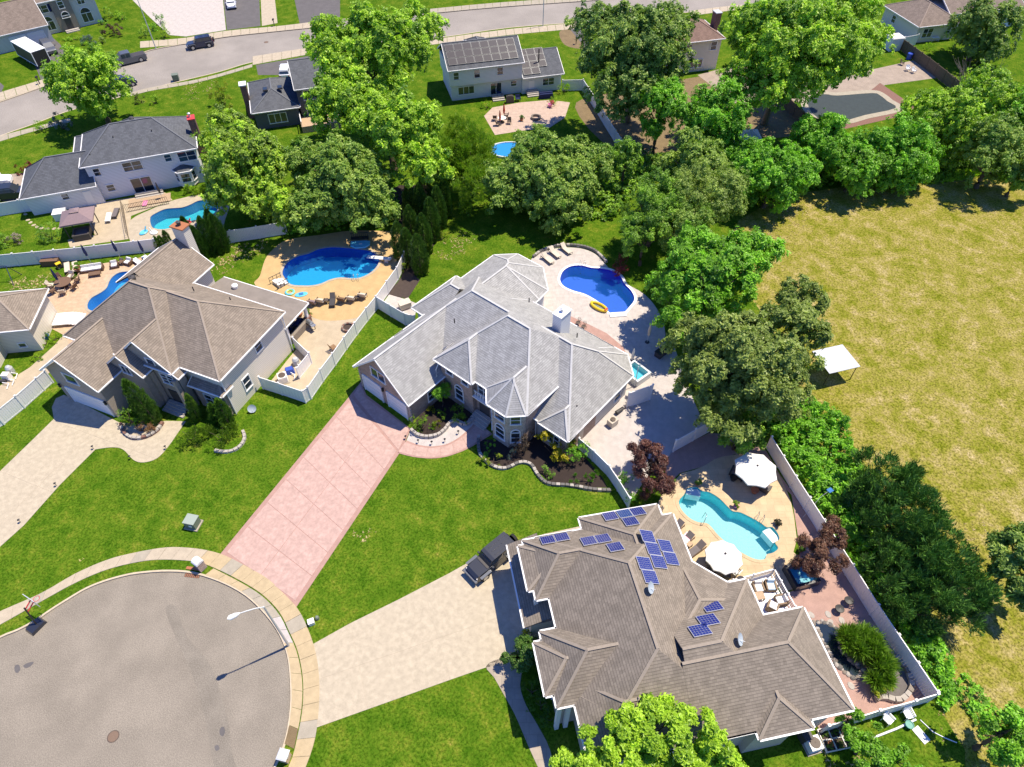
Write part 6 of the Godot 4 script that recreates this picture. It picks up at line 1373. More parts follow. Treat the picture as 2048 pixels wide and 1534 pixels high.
	for k in 12: bar(s, Vector3(1.4 + cos(TAU * k / 12) * 0.23, 2.4, sin(TAU * k / 12) * 0.23), Vector3(1.4 + cos(TAU * (k + 0.5) / 12) * 0.13, 1.98, sin(TAU * (k + 0.5) / 12) * 0.13), 0.014)
	var net := part("net", s, M.white, o); net.set_meta("kind", "stuff")
	# path lights and low planter wall in front of the brick house
	for q in [P([-10.26, -39.87]), P([-9.01, -39.39]), P([-7.69, -39.21]), P([-6.46, -39.51]), P([-5.21, -40.48])]:
		o = thing("path_light", "small black path light along the white gravel crescent", "path light", Vector3(q[0].x, 0.02, q[0].y), 0.0, "path lights by the front walk")
		s = ST(); tube(s, [Vector3.ZERO, Vector3(0, 0.4, 0)], [0.02], 6); part("stake", s, M.black, o); s = ST(); lathe(s, Vector3(0, 0.36, 0), [[0.05, 0], [0.05, 0.08], [0.12, 0.1], [0.02, 0.17]], 10); part("lamp_hood", s, M.black, o)
	for q in [P([-39.97, -38.68]), P([-33.04, -38.68]), P([-41.66, -34.5]), P([-36, -37.52]), P([-43.15, -30.72])]:
		o = thing("path_light", "small black path light on the lawn edge of the beige driveway", "path light", Vector3(q[0].x, 0.0, q[0].y), 0.0, "path lights by the beige driveway")
		s = ST(); tube(s, [Vector3.ZERO, Vector3(0, 0.4, 0)], [0.02], 6); part("stake", s, M.black, o); s = ST(); lathe(s, Vector3(0, 0.36, 0), [[0.05, 0], [0.05, 0.08], [0.12, 0.1], [0.02, 0.17]], 10); part("lamp_hood", s, M.black, o)
	for w in [["low curved stone planter wall before the garage", P([-9.88, -40.91, -9.18, -40.24, -8.19, -39.99, -7.19, -40.24, -6.51, -40.97, -6.2, -41.59, -5.59, -42.03, -4.67, -41.53, -3.76, -42.16]), 0.42, M.stone_pale], ["low dark stone wall round the tower bed", P([-3.21, -40.24, -3.22, -39.03, -2.94, -37.86, -1.83, -36.66, -0.56, -36.38, 0.75, -37.06, 1.78, -36.83, 2.36, -35.71, 3.26, -34.72, 5.31, -34.5, 7.34, -34.07, 9.01, -33.97]), 0.3, M.stone_dark], ["curved brick planter wall at the taupe garage", P([-38.47, -41.65, -37.87, -40.72, -36.92, -39.99, -35.91, -39.87, -35.07, -40.24, -34.54, -40.97, -34.4, -41.84]), 0.38, M.redbrick], ["curved stone edging round the clipped shrubs", P([-28.33, -38.44, -27.09, -38.27, -26.14, -38.8, -25.84, -39.87, -26.29, -40.85]), 0.25, M.stone_pale], ["low stone wall behind the sun loungers", P([2.6, -67.87, 3.82, -69.17, 6.06, -70.19, 8.58, -70.08, 10.39, -69.07, 11.63, -66.88]), 0.4, M.stone_dark]]:
		var l := curve(w[1], 4, false)
		o = thing("planter_wall", w[0], "garden wall", Vector3(l[0].x, 0, l[0].y)); stones(o, l, 0.42, 0.3, w[2] * 0.5, [w[3], w[3], M.stone_pale], 0.0); stones(o, l, 0.42, 0.3, w[2] * 0.42, [w[3], M.stone_pale], w[2] * 0.5)
	garden(); left_yard(); pool_yards(); far_yard()
func person(at: Vector3, turn: float) -> void:
	var o := thing("person", "person in brown clothes standing behind the blue off-road vehicle", "person", at + Vector3(0, -0.12, 0), turn)
	var s := ST()
	for z in [-1, 1]: tube(s, [Vector3(0, 0.05, z * 0.1), Vector3(0.02, 0.48, z * 0.1), Vector3(0, 0.92, z * 0.08)], [0.05, 0.065, 0.1], 8)
	tube(s, [Vector3(0, 0.86, 0), Vector3(0.02, 1.05, 0), Vector3(0.03, 1.3, 0), Vector3(0.01, 1.43, 0), Vector3(0, 1.5, 0), Vector3(0.02, 1.6, 0)], [0.15, 0.15, 0.19, 0.16, 0.06, 0.06], 10)
	for z in [-1, 1]: tube(s, [Vector3(0.01, 1.4, z * 0.17), Vector3(0.02, 1.14, z * 0.25), Vector3(0.14, 0.9, z * 0.23), Vector3(0.2, 0.83, z * 0.22)], [0.06, 0.045, 0.035, 0.03], 7)
	for z in [-1, 1]: tube(s, [Vector3(-0.05, 0.04, z * 0.1), Vector3(0.18, 0.03, z * 0.11)], [0.05, 0.035], 6)
	lathe(s, Vector3(0.03, 1.56, 0), [[0.03, 0.0], [0.075, 0.05], [0.095, 0.13], [0.08, 0.21], [0.02, 0.24]], 10)
	part("body", s, M.skin, o)
	s = ST(); tube(s, [Vector3(0, 0.8, 0), Vector3(0.02, 1.05, 0), Vector3(0.03, 1.3, 0), Vector3(0.01, 1.45, 0)], [0.175, 0.165, 0.205, 0.15], 10)
	for z in [-1, 1]: tube(s, [Vector3(0.01, 1.41, z * 0.15), Vector3(0.02, 1.18, z * 0.245)], [0.075, 0.06], 7)
	part("shirt", s, M.brown_cloth, o)
	s = ST()
	for z in [-1, 1]: tube(s, [Vector3(0.02, 0.5, z * 0.1), Vector3(0, 0.9, z * 0.085)], [0.085, 0.115], 8)
	part("shorts", s, M.dark, o)
	s = ST(); lathe(s, Vector3(0.01, 1.6, 0), [[0.085, 0.02], [0.105, 0.1], [0.09, 0.19], [0.02, 0.225]], 10); part("hair", s, M.hair, o)
func garden() -> void:   # pond yard and vegetable boxes behind the solar house
	var o: Node3D; var s: SurfaceTool
	var ring := curve(P([28.76, -19.24, 29.09, -19.12, 29.4, -18.96, 29.55, -18.72, 29.7, -18.36, 29.75, -17.96, 29.79, -17.57, 29.72, -17.14, 29.64, -16.83, 29.35, -16.49, 28.94, -16.15, 28.54, -15.92, 28.13, -15.88, 27.7, -16, 27.42, -16.11, 26.93, -16.07, 26.64, -15.92]), 3, false)
	o = thing("stone_ring_wall", "curved wall of grey retaining blocks round the gravel mound", "garden wall", Vector3(ring[0].x, 0, ring[0].y))
	for k in 2: stones(o, ring, 0.46, 0.4, 0.2, [M.stone_pale, M.stone_pale, M.stone], 0.2 * k, "block")
	var inner := PackedVector2Array(ring)
	for q in P([26.48, -16.37, 26.72, -17.06, 27.29, -17.76, 28, -18.4]): inner.append(q)
	struct(sheet("gravel_mound", inner, 0.12, M.darkgravel, [], 0.12), "grey gravel mound inside the block ring")
	var pl := curve(P([23.97, -21.76, 24.8, -21.76, 25.49, -21.34, 25.71, -20.72, 25.34, -19.91, 25.52, -19.21, 25.99, -18.52, 26.46, -18.14, 25.97, -17.56, 25.41, -17.66, 24.91, -18.23, 24.53, -18.91, 24.23, -19.91, 23.96, -21.03]), 3)
	var c := Vector2.ZERO
	for q in pl: c += q
	c /= pl.size()
	o = thing("garden_pond", "dark garden pond between roof edge and tall grass clump", "pond", Vector3(c.x, 0, c.y))
	var l := PackedVector2Array()
	for q in pl: l.append(q - c)
	s = ST(); flat(s, l, 0.018); part("bed", s, mk(lin(0.03, 0.04, 0.05), 0.6, "speck", 1.0), o)
	s = ST(); flat(s, l, 0.06)
	var pond := paint(lin(0.015, 0.025, 0.035), 0.03); pond.normal_enabled = true; pond.normal_texture = M.water_blue.normal_texture; pond.normal_scale = 0.6; pond.uv1_triplanar = true; pond.uv1_world_triplanar = true; pond.metallic_specular = 0.8
	part("water", s, pond, o)
	var closed := PackedVector2Array(l); closed.append(l[0])
	for k in 70:
		var a := at_share(closed, float(k) / 70); s = ST(); var r := rng.randf_range(0.1, 0.26)
		lathe(s, Vector3.ZERO, [[r * 0.8, 0], [r, r * 0.3], [r * 0.6, r * 0.7], [0.01, r * 0.8]], 7, rng.randf_range(0.6, 1.0)); var st := part("rock", s, [M.stone, M.stone_pale, M.stone_dark][k % 3], o); st.position = Vector3(a.x + rng.randf_range(-0.1, 0.1), 0.01, a.y + rng.randf_range(-0.1, 0.1)); st.rotation.y = rng.randf() * 6
	for q in P([23.85, -22.36, 25.22, -22.4, 26.14, -21.91, 25.18, -21.75, 25.25, -16.93, 25.48, -20.83]):
		o = thing("stepping_stone", "flat grey stepping stone set in the red gravel", "stepping stone", Vector3(q.x, 0.014, q.y), rng.randf() * 6, "stepping stones in the red gravel"); s = ST(); lathe(s, Vector3.ZERO, [[0.32, 0], [0.3, 0.05], [0.01, 0.055]], 8, 0.75); part("stone", s, M.stone_pale, o)
	for q in P([-64.72, -77.15, -63.78, -75.86, -63.18, -75.29, -62.5, -74.73, -61.89, -74.31, -61.18, -74.03, -60.4, -73.95, -59.49, -73.95, -58.85, -73.98]):
		o = thing("stepping_stone", "flat tan stepping stone in the grass behind the gazebo", "stepping stone", Vector3(q.x, 0.0, q.y), rng.randf() * 6, "stepping stones behind the gazebo"); s = ST(); lathe(s, Vector3.ZERO, [[0.3, 0], [0.28, 0.04], [0.01, 0.045]], 8, 0.7); part("stone", s, M.tan2, o)
	for a in [[Vector3(26.07, 0, -22.67), "black round shade light leaning over red gravel"], [Vector3(27.02, 0, -23.35), "black round shade light next to an orange ball"]]:
		o = thing("garden_disc", a[1], "garden ornament", a[0]); s = ST(); tube(s, [Vector3.ZERO, Vector3(0, 0.5, 0)], [0.02], 6); part("stake", s, M.black, o); s = ST(); lathe(s, Vector3(0, 0.5, 0), [[0.36, 0], [0.34, 0.05], [0.02, 0.12]], 18); part("disc", s, M.black, o)
	o = thing("orange_ball", "small orange ball on the red gravel", "ball", Vector3(27.31, 0, -23.66)); s = ST(); lathe(s, Vector3(0, 0.14, 0), [[0.01, -0.14], [0.1, -0.1], [0.14, 0], [0.1, 0.1], [0.01, 0.14]], 12); part("skin", s, M.yellow, o)
	# behind the fence
	aircon("tan air conditioner on a pad beside the wooden garden boxes", Vector3(21.09, 0, -12.86), 0.25)
	o = thing("garden_boxes", "wooden planter boxes with green herbs in a grid", "planter", Vector3(22.99, 0, -13.32), 0.18)
	for i in 3:
		for j in 2:
			s = ST(); var cx := -0.75 + i * 0.75; var cz := -0.4 + j * 0.75
			for e in [[cx, cz - 0.36, 0.74, 0.05], [cx, cz + 0.36, 0.74, 0.05], [cx - 0.36, cz, 0.05, 0.74], [cx + 0.36, cz, 0.05, 0.74]]: bx(s, Vector3(e[0], 0.14, e[1]), Vector3(e[2], 0.28, e[3]))
			var b := part("box", s, M.trim, o)
			s = ST(); bx(s, Vector3(cx, 0.1, cz), Vector3(0.68, 0.2, 0.68)); part("soil", s, M.mulch2, b)
			if i < 2: leaves(b, "herbs", [[Vector3(cx, 0.32, cz), Vector3(0.3, 0.15, 0.3)]], 50, 0.13, Color(0.09, 0.19, 0.02), Color(0.2, 0.32, 0.04), "fine")
	pot("terracotta pot beside the wooden garden boxes", Vector3(22.46, 0, -12.96), 0.2, M.terracotta, "flower_pot", false)
	pot("green plastic tub on the grass behind the fence", Vector3(28.4, 0, -14.17), 0.3, paint(lin(0.03, 0.25, 0.2), 0.5), "plastic_tub", false)
	chair("white plastic chair lying by the rear fence", Vector3(26.98, 0, -14.5), 0.6, M.white, M.white); chair("white plastic chair beside the leaning board", Vector3(28.55, 0, -14.84), 0.2, M.white, M.white)
	o = thing("white_pipe", "long white pipe lying on the grass by the fence", "pipe", Vector3(27.5, 0, -14.17)); s = ST(); tube(s, [Vector3(-2.2, 0.12, 0.9), Vector3(0, 0.12, 0.2), Vector3(1.6, 0.12, -0.4)], [0.08], 8); part("tube", s, M.white, o)
	o = thing("garden_hose", "white curved hose lying on the worn grass", "hose", Vector3(29.45, 0, -14.57)); s = ST(); tube(s, [Vector3(0, 0.04, 0), Vector3(0.6, 0.04, 0.8), Vector3(1.3, 0.04, 1.2), Vector3(2.0, 0.04, 1.5)], [0.04], 6); part("tube", s, M.white, o)
	o = thing("cloth_sheet", "pale sheet lying flat on the grass", "sheet", Vector3(29.13, 0, -13.58)); s = ST(); bx(s, Vector3(0, 0.03, 0), Vector3(0.6, 0.03, 1.1), 0.5); part("cloth", s, M.fabric_white, o)
	o = thing("trash_bin", "dark wheeled bin against the dormer wall", "bin", Vector3(20.62, 0, -13.32), 0.3); s = ST(); bx(s, Vector3(0, 0.5, 0), Vector3(0.55, 1.0, 0.6), 0.0, 1.1); part("body", s, M.dark, o); s = ST(); bx(s, Vector3(0, 1.04, 0), Vector3(0.64, 0.08, 0.7)); part("lid", s, M.dark, o)
func left_yard() -> void:
	var o: Node3D; var s: SurfaceTool
	# round dining set with navy parasol
	var tc := Vector3(-53.03, 0, -62.44)
	table("round wicker dining table under the closed navy parasol", tc, 0.0, 1.9, 1.9, 0.74, M.wicker, M.wicker, "dining_table", true)
	for k in 7:
		var a := TAU * k / 7 + 0.35
		chair("wicker dining chair with pale cushion at the round table", tc + Vector3(cos(a), 0, sin(a)) * 1.45, atan2(-cos(a), -sin(a)), M.wicker, M.fabric_tan if k % 2 else M.wicker, "wicker chairs round the dining table", 0.62)
	for a in [[Vector3(-53.21, 0, -62.16), "closed navy parasol standing in the round dining table"], [Vector3(-51.6, 0, -66.67), "closed navy parasol behind the wicker sofa"], [Vector3(-48.35, 0, -67.58), "closed navy parasol between the wicker armchairs"], [Vector3(-45.08, 0, -67.48), "closed navy parasol by the pale sun loungers"]]: closed_parasol(a[1], a[0] + Vector3(0, 0.03, 0), M.fabric_navy, 2.9)
	sofa("long wicker sofa with white cushions near the fence", Vector3(-50.95, 0, -65.39), 0.25, 2.6, M.wicker, M.fabric_white, 3)
	table("wicker coffee table before the long sofa", Vector3(-50.24, 0, -64.42), 0.25, 1.3, 0.7, 0.42, M.wicker, M.wicker)
	sofa("wicker armchair with white cushion left of the small side table", Vector3(-48.47, 0, -66.08), 0.35, 0.95, M.wicker, M.fabric_white, 1, "wicker_armchair")
	sofa("wicker armchair with white cushion right of the small side table", Vector3(-47, 0, -66.67), -0.35, 0.95, M.wicker, M.fabric_white, 1, "wicker_armchair")
	table("small wicker side table between two armchairs", Vector3(-47.78, 0, -66.57), 0.0, 0.5, 0.5, 0.5, M.wicker, M.wicker, "side_table")
	for k in 2: lounger("pale sun lounger beside the navy parasol by the fence", Vector3(-45.71, 0, -66.57) + Vector3(1.0 * k, 0.03, -0.5 * k), 0.9, M.wicker, M.fabric_white, "pale loungers by the navy parasol", true)
	for k in 2: lounger("flat pale sun lounger on the grass edge", Vector3(-54.02, 0, -65.59) + Vector3(0.9 * k, 0, -0.15 * k), 0.45, M.wicker, M.fabric_tan, "flat loungers on the grass edge", true)
	o = thing("storage_box", "brown wicker storage box at the white fence", "storage box", Vector3(-56.47, 0, -66.67), 0.1); s = ST(); bx(s, Vector3(0, 0.35, 0), Vector3(2.0, 0.7, 0.9)); part("box", s, M.wicker, o); s = ST(); bx(s, Vector3(0, 0.74, 0), Vector3(2.06, 0.08, 0.96)); part("lid", s, M.wicker, o)
	o = thing("toy_car", "yellow and black ride on toy car on the grass", "toy", Vector3(-55.11, 0, -66.08), 0.8); s = ST(); loft(s, [[-0.5, 0.3, 0.15, 0.26, 0.4], [0.5, 0.3, 0.15, 0.24, 0.36]]); part("body", s, M.black, o); s = ST(); bx(s, Vector3(-0.1, 0.65, 0), Vector3(0.6, 0.06, 0.5)); for x in [-0.35, 0.15]: for z in [-0.22, 0.22]: bx(s, Vector3(x, 0.5, z), Vector3(0.05, 0.3, 0.05))
	part("roof", s, M.yellow, o); wheels(o, [0.32, -0.32], 0.36, 0.14)
	pot("large terracotta pot with palm beside the wicker sofa", Vector3(-52.61, 0, -65.29), 0.42, M.terracotta, "palm_pot", true, Color(0.12, 0.25, 0.02))
	o = thing("grill_cover", "dark covered grill beside the flower pot", "grill", Vector3(-54.28, 0, -57.71), 0.6); s = ST(); bx(s, Vector3(0, 0.5, 0), Vector3(1.7, 1.0, 0.7), 0.0, 0.85); part("cover", s, M.dark, o); s = ST(); bx(s, Vector3(0, 1.04, 0), Vector3(1.0, 0.18, 0.5), 0.0, 0.7); part("hood", s, M.dark, o)
	pot("terracotta pot of yellow green flowers by the covered grill", Vector3(-53.57, 0, -56.47), 0.35, M.terracotta, "flower_pot", true, Color(0.22, 0.24, 0.02))
	pot("blue glazed pot with green plant on the grass island", Vector3(-51.2, 0, -53.6), 0.42, paint(lin(0.02, 0.12, 0.4), 0.3), "glazed_pot", true, Color(0.08, 0.18, 0.03))
	o = thing("swing_frame", "blue metal swing frame on the worn lawn", "swing set", Vector3(-61.15, 0, -63.65)); s = ST()
	tube(s, [Vector3(-1.5, 0, -1), Vector3(-1.2, 2.1, 0), Vector3(-1.5, 0, 1)], [0.05], 6); tube(s, [Vector3(1.9, 0, -1), Vector3(1.6, 2.1, 0), Vector3(1.9, 0, 1)], [0.05], 6); tube(s, [Vector3(-1.2, 2.1, 0), Vector3(1.6, 2.1, 0)], [0.05], 6); part("frame", s, M.fabric_navy, o)
	for i in 3:
		o = thing("pool_pump", ["grey pool filter tank beside the cream house", "black pool pump on the pale side yard", "white pool heater at the house wall"][i], "pool equipment", [Vector3(-52.62, 0, -48.59), Vector3(-52.85, 0, -47.21), Vector3(-52.54, 0, -47.69)][i]); s = ST()
		if i == 0: lathe(s, Vector3.ZERO, [[0.34, 0], [0.36, 0.2], [0.36, 0.7], [0.22, 0.95], [0.02, 1.0]], 14)
		elif i == 1: tube(s, [Vector3(-0.4, 0.25, 0), Vector3(0.4, 0.25, 0)], [0.18, 0.14], 10)
		else: bx(s, Vector3(0, 0.4, 0), Vector3(0.7, 0.8, 0.6))
		part("tank", s, [M.galv, M.dark, M.trim][i], o)
		s = ST(); tube(s, [Vector3(0.2, 0.3, 0.3), Vector3(0.9, 0.3, 0.4), Vector3(0.9, 0.1, 1.0)], [0.05], 6); part("pipe", s, M.white, o)
	# gazebo of the white house
	o = thing("gazebo", "mauve fabric gazebo over covered hot tubs", "gazebo", Vector3(-55.25, 0, -73.48), 0.32)
	for x in [-1.6, 1.6]:
		for z in [-1.4, 1.4]: s = ST(); bx(s, Vector3(x, 1.15, z), Vector3(0.1, 2.3, 0.1)); part("post", s, M.dark, o)
	s = ST(); var tips := [Vector3(-1.95, 2.25, -1.75), Vector3(1.95, 2.25, -1.75), Vector3(1.95, 2.25, 1.75), Vector3(-1.95, 2.25, 1.75)]
	for k in 4:
		var a: Vector3 = tips[k]; var b: Vector3 = tips[(k + 1) % 4]; var f := 0.24
		quad(s, a, b, b * Vector3(f, 1, f) + Vector3(0, 0.8, 0), a * Vector3(f, 1, f) + Vector3(0, 0.8, 0), Vector3(a.x + b.x, 4, a.z + b.z)); quad(s, a, b, b - Vector3(0, 0.2, 0), a - Vector3(0, 0.2, 0), Vector3(a.x + b.x, 0, a.z + b.z))
	part("canopy", s, M.fabric_mauve, o)
	s = ST()
	for k in 4: tri(s, tips[k] * Vector3(0.3, 1, 0.3) + Vector3(0, 0.88, 0), tips[(k + 1) % 4] * Vector3(0.3, 1, 0.3) + Vector3(0, 0.88, 0), Vector3(0, 3.4, 0), Vector3(0, 1, 0))
	part("vent_cap", s, M.fabric_mauve, o)
	hot_tub("covered_spa", "dark spa with tub cover under the mauve gazebo", Vector3(-54.91, 0, -72.26), 0.32, 2.0, 1.9, M.dark, M.cover_tub, 0.85)
	closed_parasol("closed dark parasol on the patio of the white house", Vector3(-47.67, 0, -80.72), M.dark, 2.6)
	lounger("dark sun lounger on the pale patio near the gazebo", Vector3(-52.58, 0, -77), 0.15, M.dark, M.fabric_grey, "", true); lounger("white sun lounger beside the dark one near the gazebo", Vector3(-53.11, 0, -76), 0.25, M.white, M.fabric_white, "", true)
	o = thing("pool_gate_fence", "thin brown mesh fence round the turquoise pool", "fence", Vector3(-52.11, 0, -78.91)); s = ST()
	var ln := [Vector3(-52.37, 0, -78.91), Vector3(-50.72, 0, -75.43), Vector3(-48.92, 0, -71.72)]; var ln2 := [Vector3(-51.36, 0, -77.58), Vector3(-49.87, 0, -78.17), Vector3(-48.37, 0, -78.76), Vector3(-46.4, 0, -79.51)]
	for g in [ln, ln2]:
		for k in g.size() - 1:
			var a: Vector3 = g[k] - o.position; var b: Vector3 = g[k + 1] - o.position
			s = ST(); bar(s, a + Vector3(0, 1.15, 0), b + Vector3(0, 1.15, 0), 0.04); bar(s, a + Vector3(0, 0.1, 0), b + Vector3(0, 0.1, 0), 0.04)
			for q in 9: bar(s, a.lerp(b, q / 8.0), a.lerp(b, q / 8.0) + Vector3(0, 1.15, 0), 0.03)
			part("panel", s, M.iron, o)
	o = thing("wood_deck", "tan wooden deck with red towel before the glass doors", "deck", Vector3(-49.25, 0, -80.26), deg_to_rad(18))
	for k in 12: s = ST(); bx(s, Vector3(0, 0.12, -0.95 + 0.17 * k), Vector3(5.4, 0.08, 0.155)); part("plank", s, M.deckwood, o)
	o = thing("red_towel", "red striped towel lying on the wooden deck", "towel", Vector3(-49.61, 0, -79.55) + Vector3(0, 0.17, 0), 0.2); s = ST(); bx(s, Vector3.ZERO, Vector3(0.6, 0.02, 1.3)); part("cloth", s, M.rose, o)
	for a in [["pool_float", "pink flamingo shaped pool float at the turquoise pool", Vector3(-43.1, 0, -73.45), M.rose], ["pool_float", "red and white pool float by the arborvitae", Vector3(-42.62, 0, -75.2), M.red], ["pool_float", "pale blue inflatable raft on the pool edge", Vector3(-47.48, 0, -73.02), M.skyblue], ["pool_float", "white inflatable pad with pink edge on the paving", Vector3(-46.19, 0, -73.02), M.fabric_white]]:
		o = thing(a[0], a[1], "pool float", a[2] + Vector3(0, 0.03, 0), rng.randf() * 3); s = ST(); lathe(s, Vector3.ZERO, [[0.5, 0.0], [0.62, 0.1], [0.5, 0.2], [0.36, 0.12], [0.01, 0.06]], 14, 0.7); part("tube", s, a[3], o); s = ST(); tube(s, [Vector3(0.3, 0.15, 0), Vector3(0.5, 0.5, 0), Vector3(0.62, 0.62, 0)], [0.09, 0.07, 0.08], 8); part("neck", s, a[3], o)
	o = thing("white_shed", "low white storage box by the white house wall", "storage box", Vector3(-59.44, 0, -76.28), 0.25); s = ST(); bx(s, Vector3(0, 0.5, 0), Vector3(1.4, 1.0, 1.3)); part("box", s, M.white, o); s = ST(); bx(s, Vector3(0, 1.04, 0), Vector3(1.5, 0.08, 1.4)); part("lid", s, M.white, o)
func pool_yards() -> void:
	var o: Node3D; var s: SurfaceTool
	# diving pool terrace
	for a in [[Vector3(-22.98, 0, -59.18), "dark iron chair with purple towel in the terrace row", M.iron, M.fabric_mauve], [Vector3(-22.08, 0, -59.45), "grey lounge chair next to the purple towel chair", M.iron, M.fabric_tan], [Vector3(-19.67, 0, -59.65), "brown cushioned chair right of the dark lounger", M.iron, M.wicker], [Vector3(-18.61, 0, -59.86), "grey cushioned chair beside the brown chair", M.iron, M.fabric_tan], [Vector3(-17.37, 0, -60.4), "grey cushioned chair at the fence end of the row", M.iron, M.fabric_tan]]: chair(a[1], a[0] + Vector3(0, 0.03, 0), 2.9, a[2], a[3], "", 0.85)
	lounger("dark brown glossy lounger in the terrace row", Vector3(-20.74, 0, -59.59) + Vector3(0, 0.03, 0), 0.1, M.iron, M.dark)
	for a in [[Vector3(-21.46, 0, -59.52), "small iron side table left of the dark lounger"], [Vector3(-17.96, 0, -60.06), "small iron side table between grey chairs"]]: table(a[1], a[0] + Vector3(0, 0.03, 0), 0.2, 0.5, 0.5, 0.5, M.iron, M.iron, "side_table")
	for a in [["pool_ring", "lime and blue swim ring at the porch corner", Vector3(-26.1, 0, -61.3), M.lime], ["pool_ring", "light blue swim mat beside the lime ring", Vector3(-24.7, 0, -60.96), M.skyblue]]:
		o = thing(a[0], a[1], "pool float", a[2] + Vector3(0, 0.03, 0), 0.3); s = ST(); lathe(s, Vector3.ZERO, [[0.3, 0.05], [0.45, 0.0], [0.6, 0.1], [0.45, 0.22], [0.3, 0.12], [0.3, 0.05]] if a[3] == M.lime else [[0.7, 0.0], [0.75, 0.06], [0.6, 0.12], [0.01, 0.1]], 18, 1.0 if a[3] == M.lime else 0.55); part("tube", s, a[3], o)
		if a[3] == M.lime: s = ST(); lathe(s, Vector3(0, 0.01, 0), [[0.5, 0.1], [0.57, 0.14], [0.46, 0.215], [0.4, 0.2]], 18); part("stripe", s, M.skyblue, o)
		else: s = ST(); bx(s, Vector3(0, 0.14, 0), Vector3(0.5, 0.03, 0.4)); part("pad", s, M.fabric_blue, o)
	o = thing("fountain_float", "sky blue canopy float hanging over the pool edge", "pool float", Vector3(-19.12, 0, -70.4) + Vector3(0, 0.05, 0), 0.1); s = ST(); loft(s, [[-1.2, 0.5, 0.25, 0.45, 0.36], [-0.6, 0.75, 0.05, 0.7, 0.2], [0.6, 0.75, 0.05, 0.7, 0.2], [1.2, 0.4, 0.2, 0.35, 0.32]]); part("sheet", s, M.skyblue, o); s = ST(); bx(s, Vector3(0, 0.21, 0), Vector3(0.4, 0.02, 0.25)); part("logo_patch", s, M.white, o)
	o = thing("iron_bench", "black iron bench behind the sky blue float", "bench", Vector3(-19.35, 0, -71.37) + Vector3(0, 0.03, 0), 0.1); leg4(o, 2.2, 0.6, 0.42, M.black)
	for k in 9: s = ST(); bx(s, Vector3(-1.0 + 0.25 * k, 0.7, -0.28), Vector3(0.05, 0.5, 0.05)); part("back_bar", s, M.black, o)
	s = ST(); bx(s, Vector3(0, 0.44, 0), Vector3(2.2, 0.06, 0.6)); part("seat", s, M.black, o); s = ST(); bx(s, Vector3(0, 0.97, -0.28), Vector3(2.2, 0.06, 0.06)); part("top_rail", s, M.black, o)
	grill("steel gas grill on the stone counter of the taupe house", Vector3(-22.4, 0, -55.27), 2.4)
	o = thing("fire_pit", "round brick fire pit by the vinyl fence", "fire pit", Vector3(-18.29, 0, -55.27))
	for k in 14: var a := TAU * k / 14; s = ST(); bx(s, Vector3(cos(a) * 0.62, 0.16, sin(a) * 0.62), Vector3(0.26, 0.32, 0.2), -a + PI / 2); part("block", s, [M.redbrick, M.stone][k % 2], o)
	s = ST(); lathe(s, Vector3.ZERO, [[0.55, 0.12], [0.01, 0.14]], 14); part("ash", s, M.mulch2, o)
	o = thing("wooden_chair", "brown slatted wooden chair against the vinyl fence", "chair", Vector3(-19.33, 0, -51.97), 2.4); leg4(o, 0.65, 0.6, 0.4, M.wood)
	for k in 4: s = ST(); bx(s, Vector3(0, 0.42, -0.22 + 0.15 * k), Vector3(0.65, 0.04, 0.12)); part("seat_slat", s, M.wood, o); s = ST(); bar(s, Vector3(-0.26 + 0.17 * k, 0.42, -0.3), Vector3(-0.26 + 0.17 * k, 1.0, -0.45), 0.12, 0.03); part("back_slat", s, M.wood, o)
	aircon("pale green air conditioner beside the siding wall", Vector3(-23.76, 0, -47.41), 0.4)
	for i in 2:
		o = thing("pool_pump", ["grey pool filter tank behind the low vinyl screen", "blue tarp covered pump by the siding wall"][i], "pool equipment", [Vector3(-22.92, 0, -49.82), Vector3(-23.37, 0, -48.63)][i]); s = ST()
		if i == 0: lathe(s, Vector3.ZERO, [[0.34, 0], [0.36, 0.2], [0.36, 0.7], [0.22, 0.95], [0.02, 1.0]], 14)
		else: bx(s, Vector3(0, 0.3, 0), Vector3(1.0, 0.6, 0.8), 0.4, 0.7)
		part("tank", s, [M.galv, paint(lin(0.03, 0.08, 0.4), 0.5)][i], o); s = ST(); tube(s, [Vector3(0.2, 0.3, 0.3), Vector3(0.7, 0.3, 0.6), Vector3(0.7, 0.1, 1.1)], [0.05], 6); part("pipe", s, M.white, o)
	dish("satellite_dish", "white satellite dish standing on the lawn by the siding", Vector3(-25.95, 0, -43.37), 0.4)
	for q in [[Vector3(-23.08, 0, -57.19), "green shrub in a pot left of the porch post"], [Vector3(-24.09, 0, -57.32), "green shrub in a pot right of the porch post"]]: pot(q[1], q[0], 0.35, M.terracotta, "shrub_pot", true, Color(0.10, 0.22, 0.03))
	sofa("navy cushioned porch sofa behind the stone counter", Vector3(-23.96, 0, -55.65), -1.9, 1.6, M.dark, M.fabric_navy, 2, "porch_sofa"); sofa("blue cushioned porch armchair by the siding wall", Vector3(-24.74, 0, -54.4), -1.9, 1.0, M.dark, M.fabric_navy, 1, "porch_armchair")
	o = thing("trash_chest", "tan storage chest on the white gravel nook", "storage box", Vector3(-12.28, 0, -58.71), 0.5); s = ST(); bx(s, Vector3(0, 0.5, 0), Vector3(1.3, 0.7, 0.85)); part("chest", s, M.trim_tan, o); leg4(o, 1.2, 0.75, 0.2, M.dark); s = ST(); bx(s, Vector3(0, 0.88, 0), Vector3(1.4, 0.07, 0.95)); part("lid", s, M.fabric_tan, o)
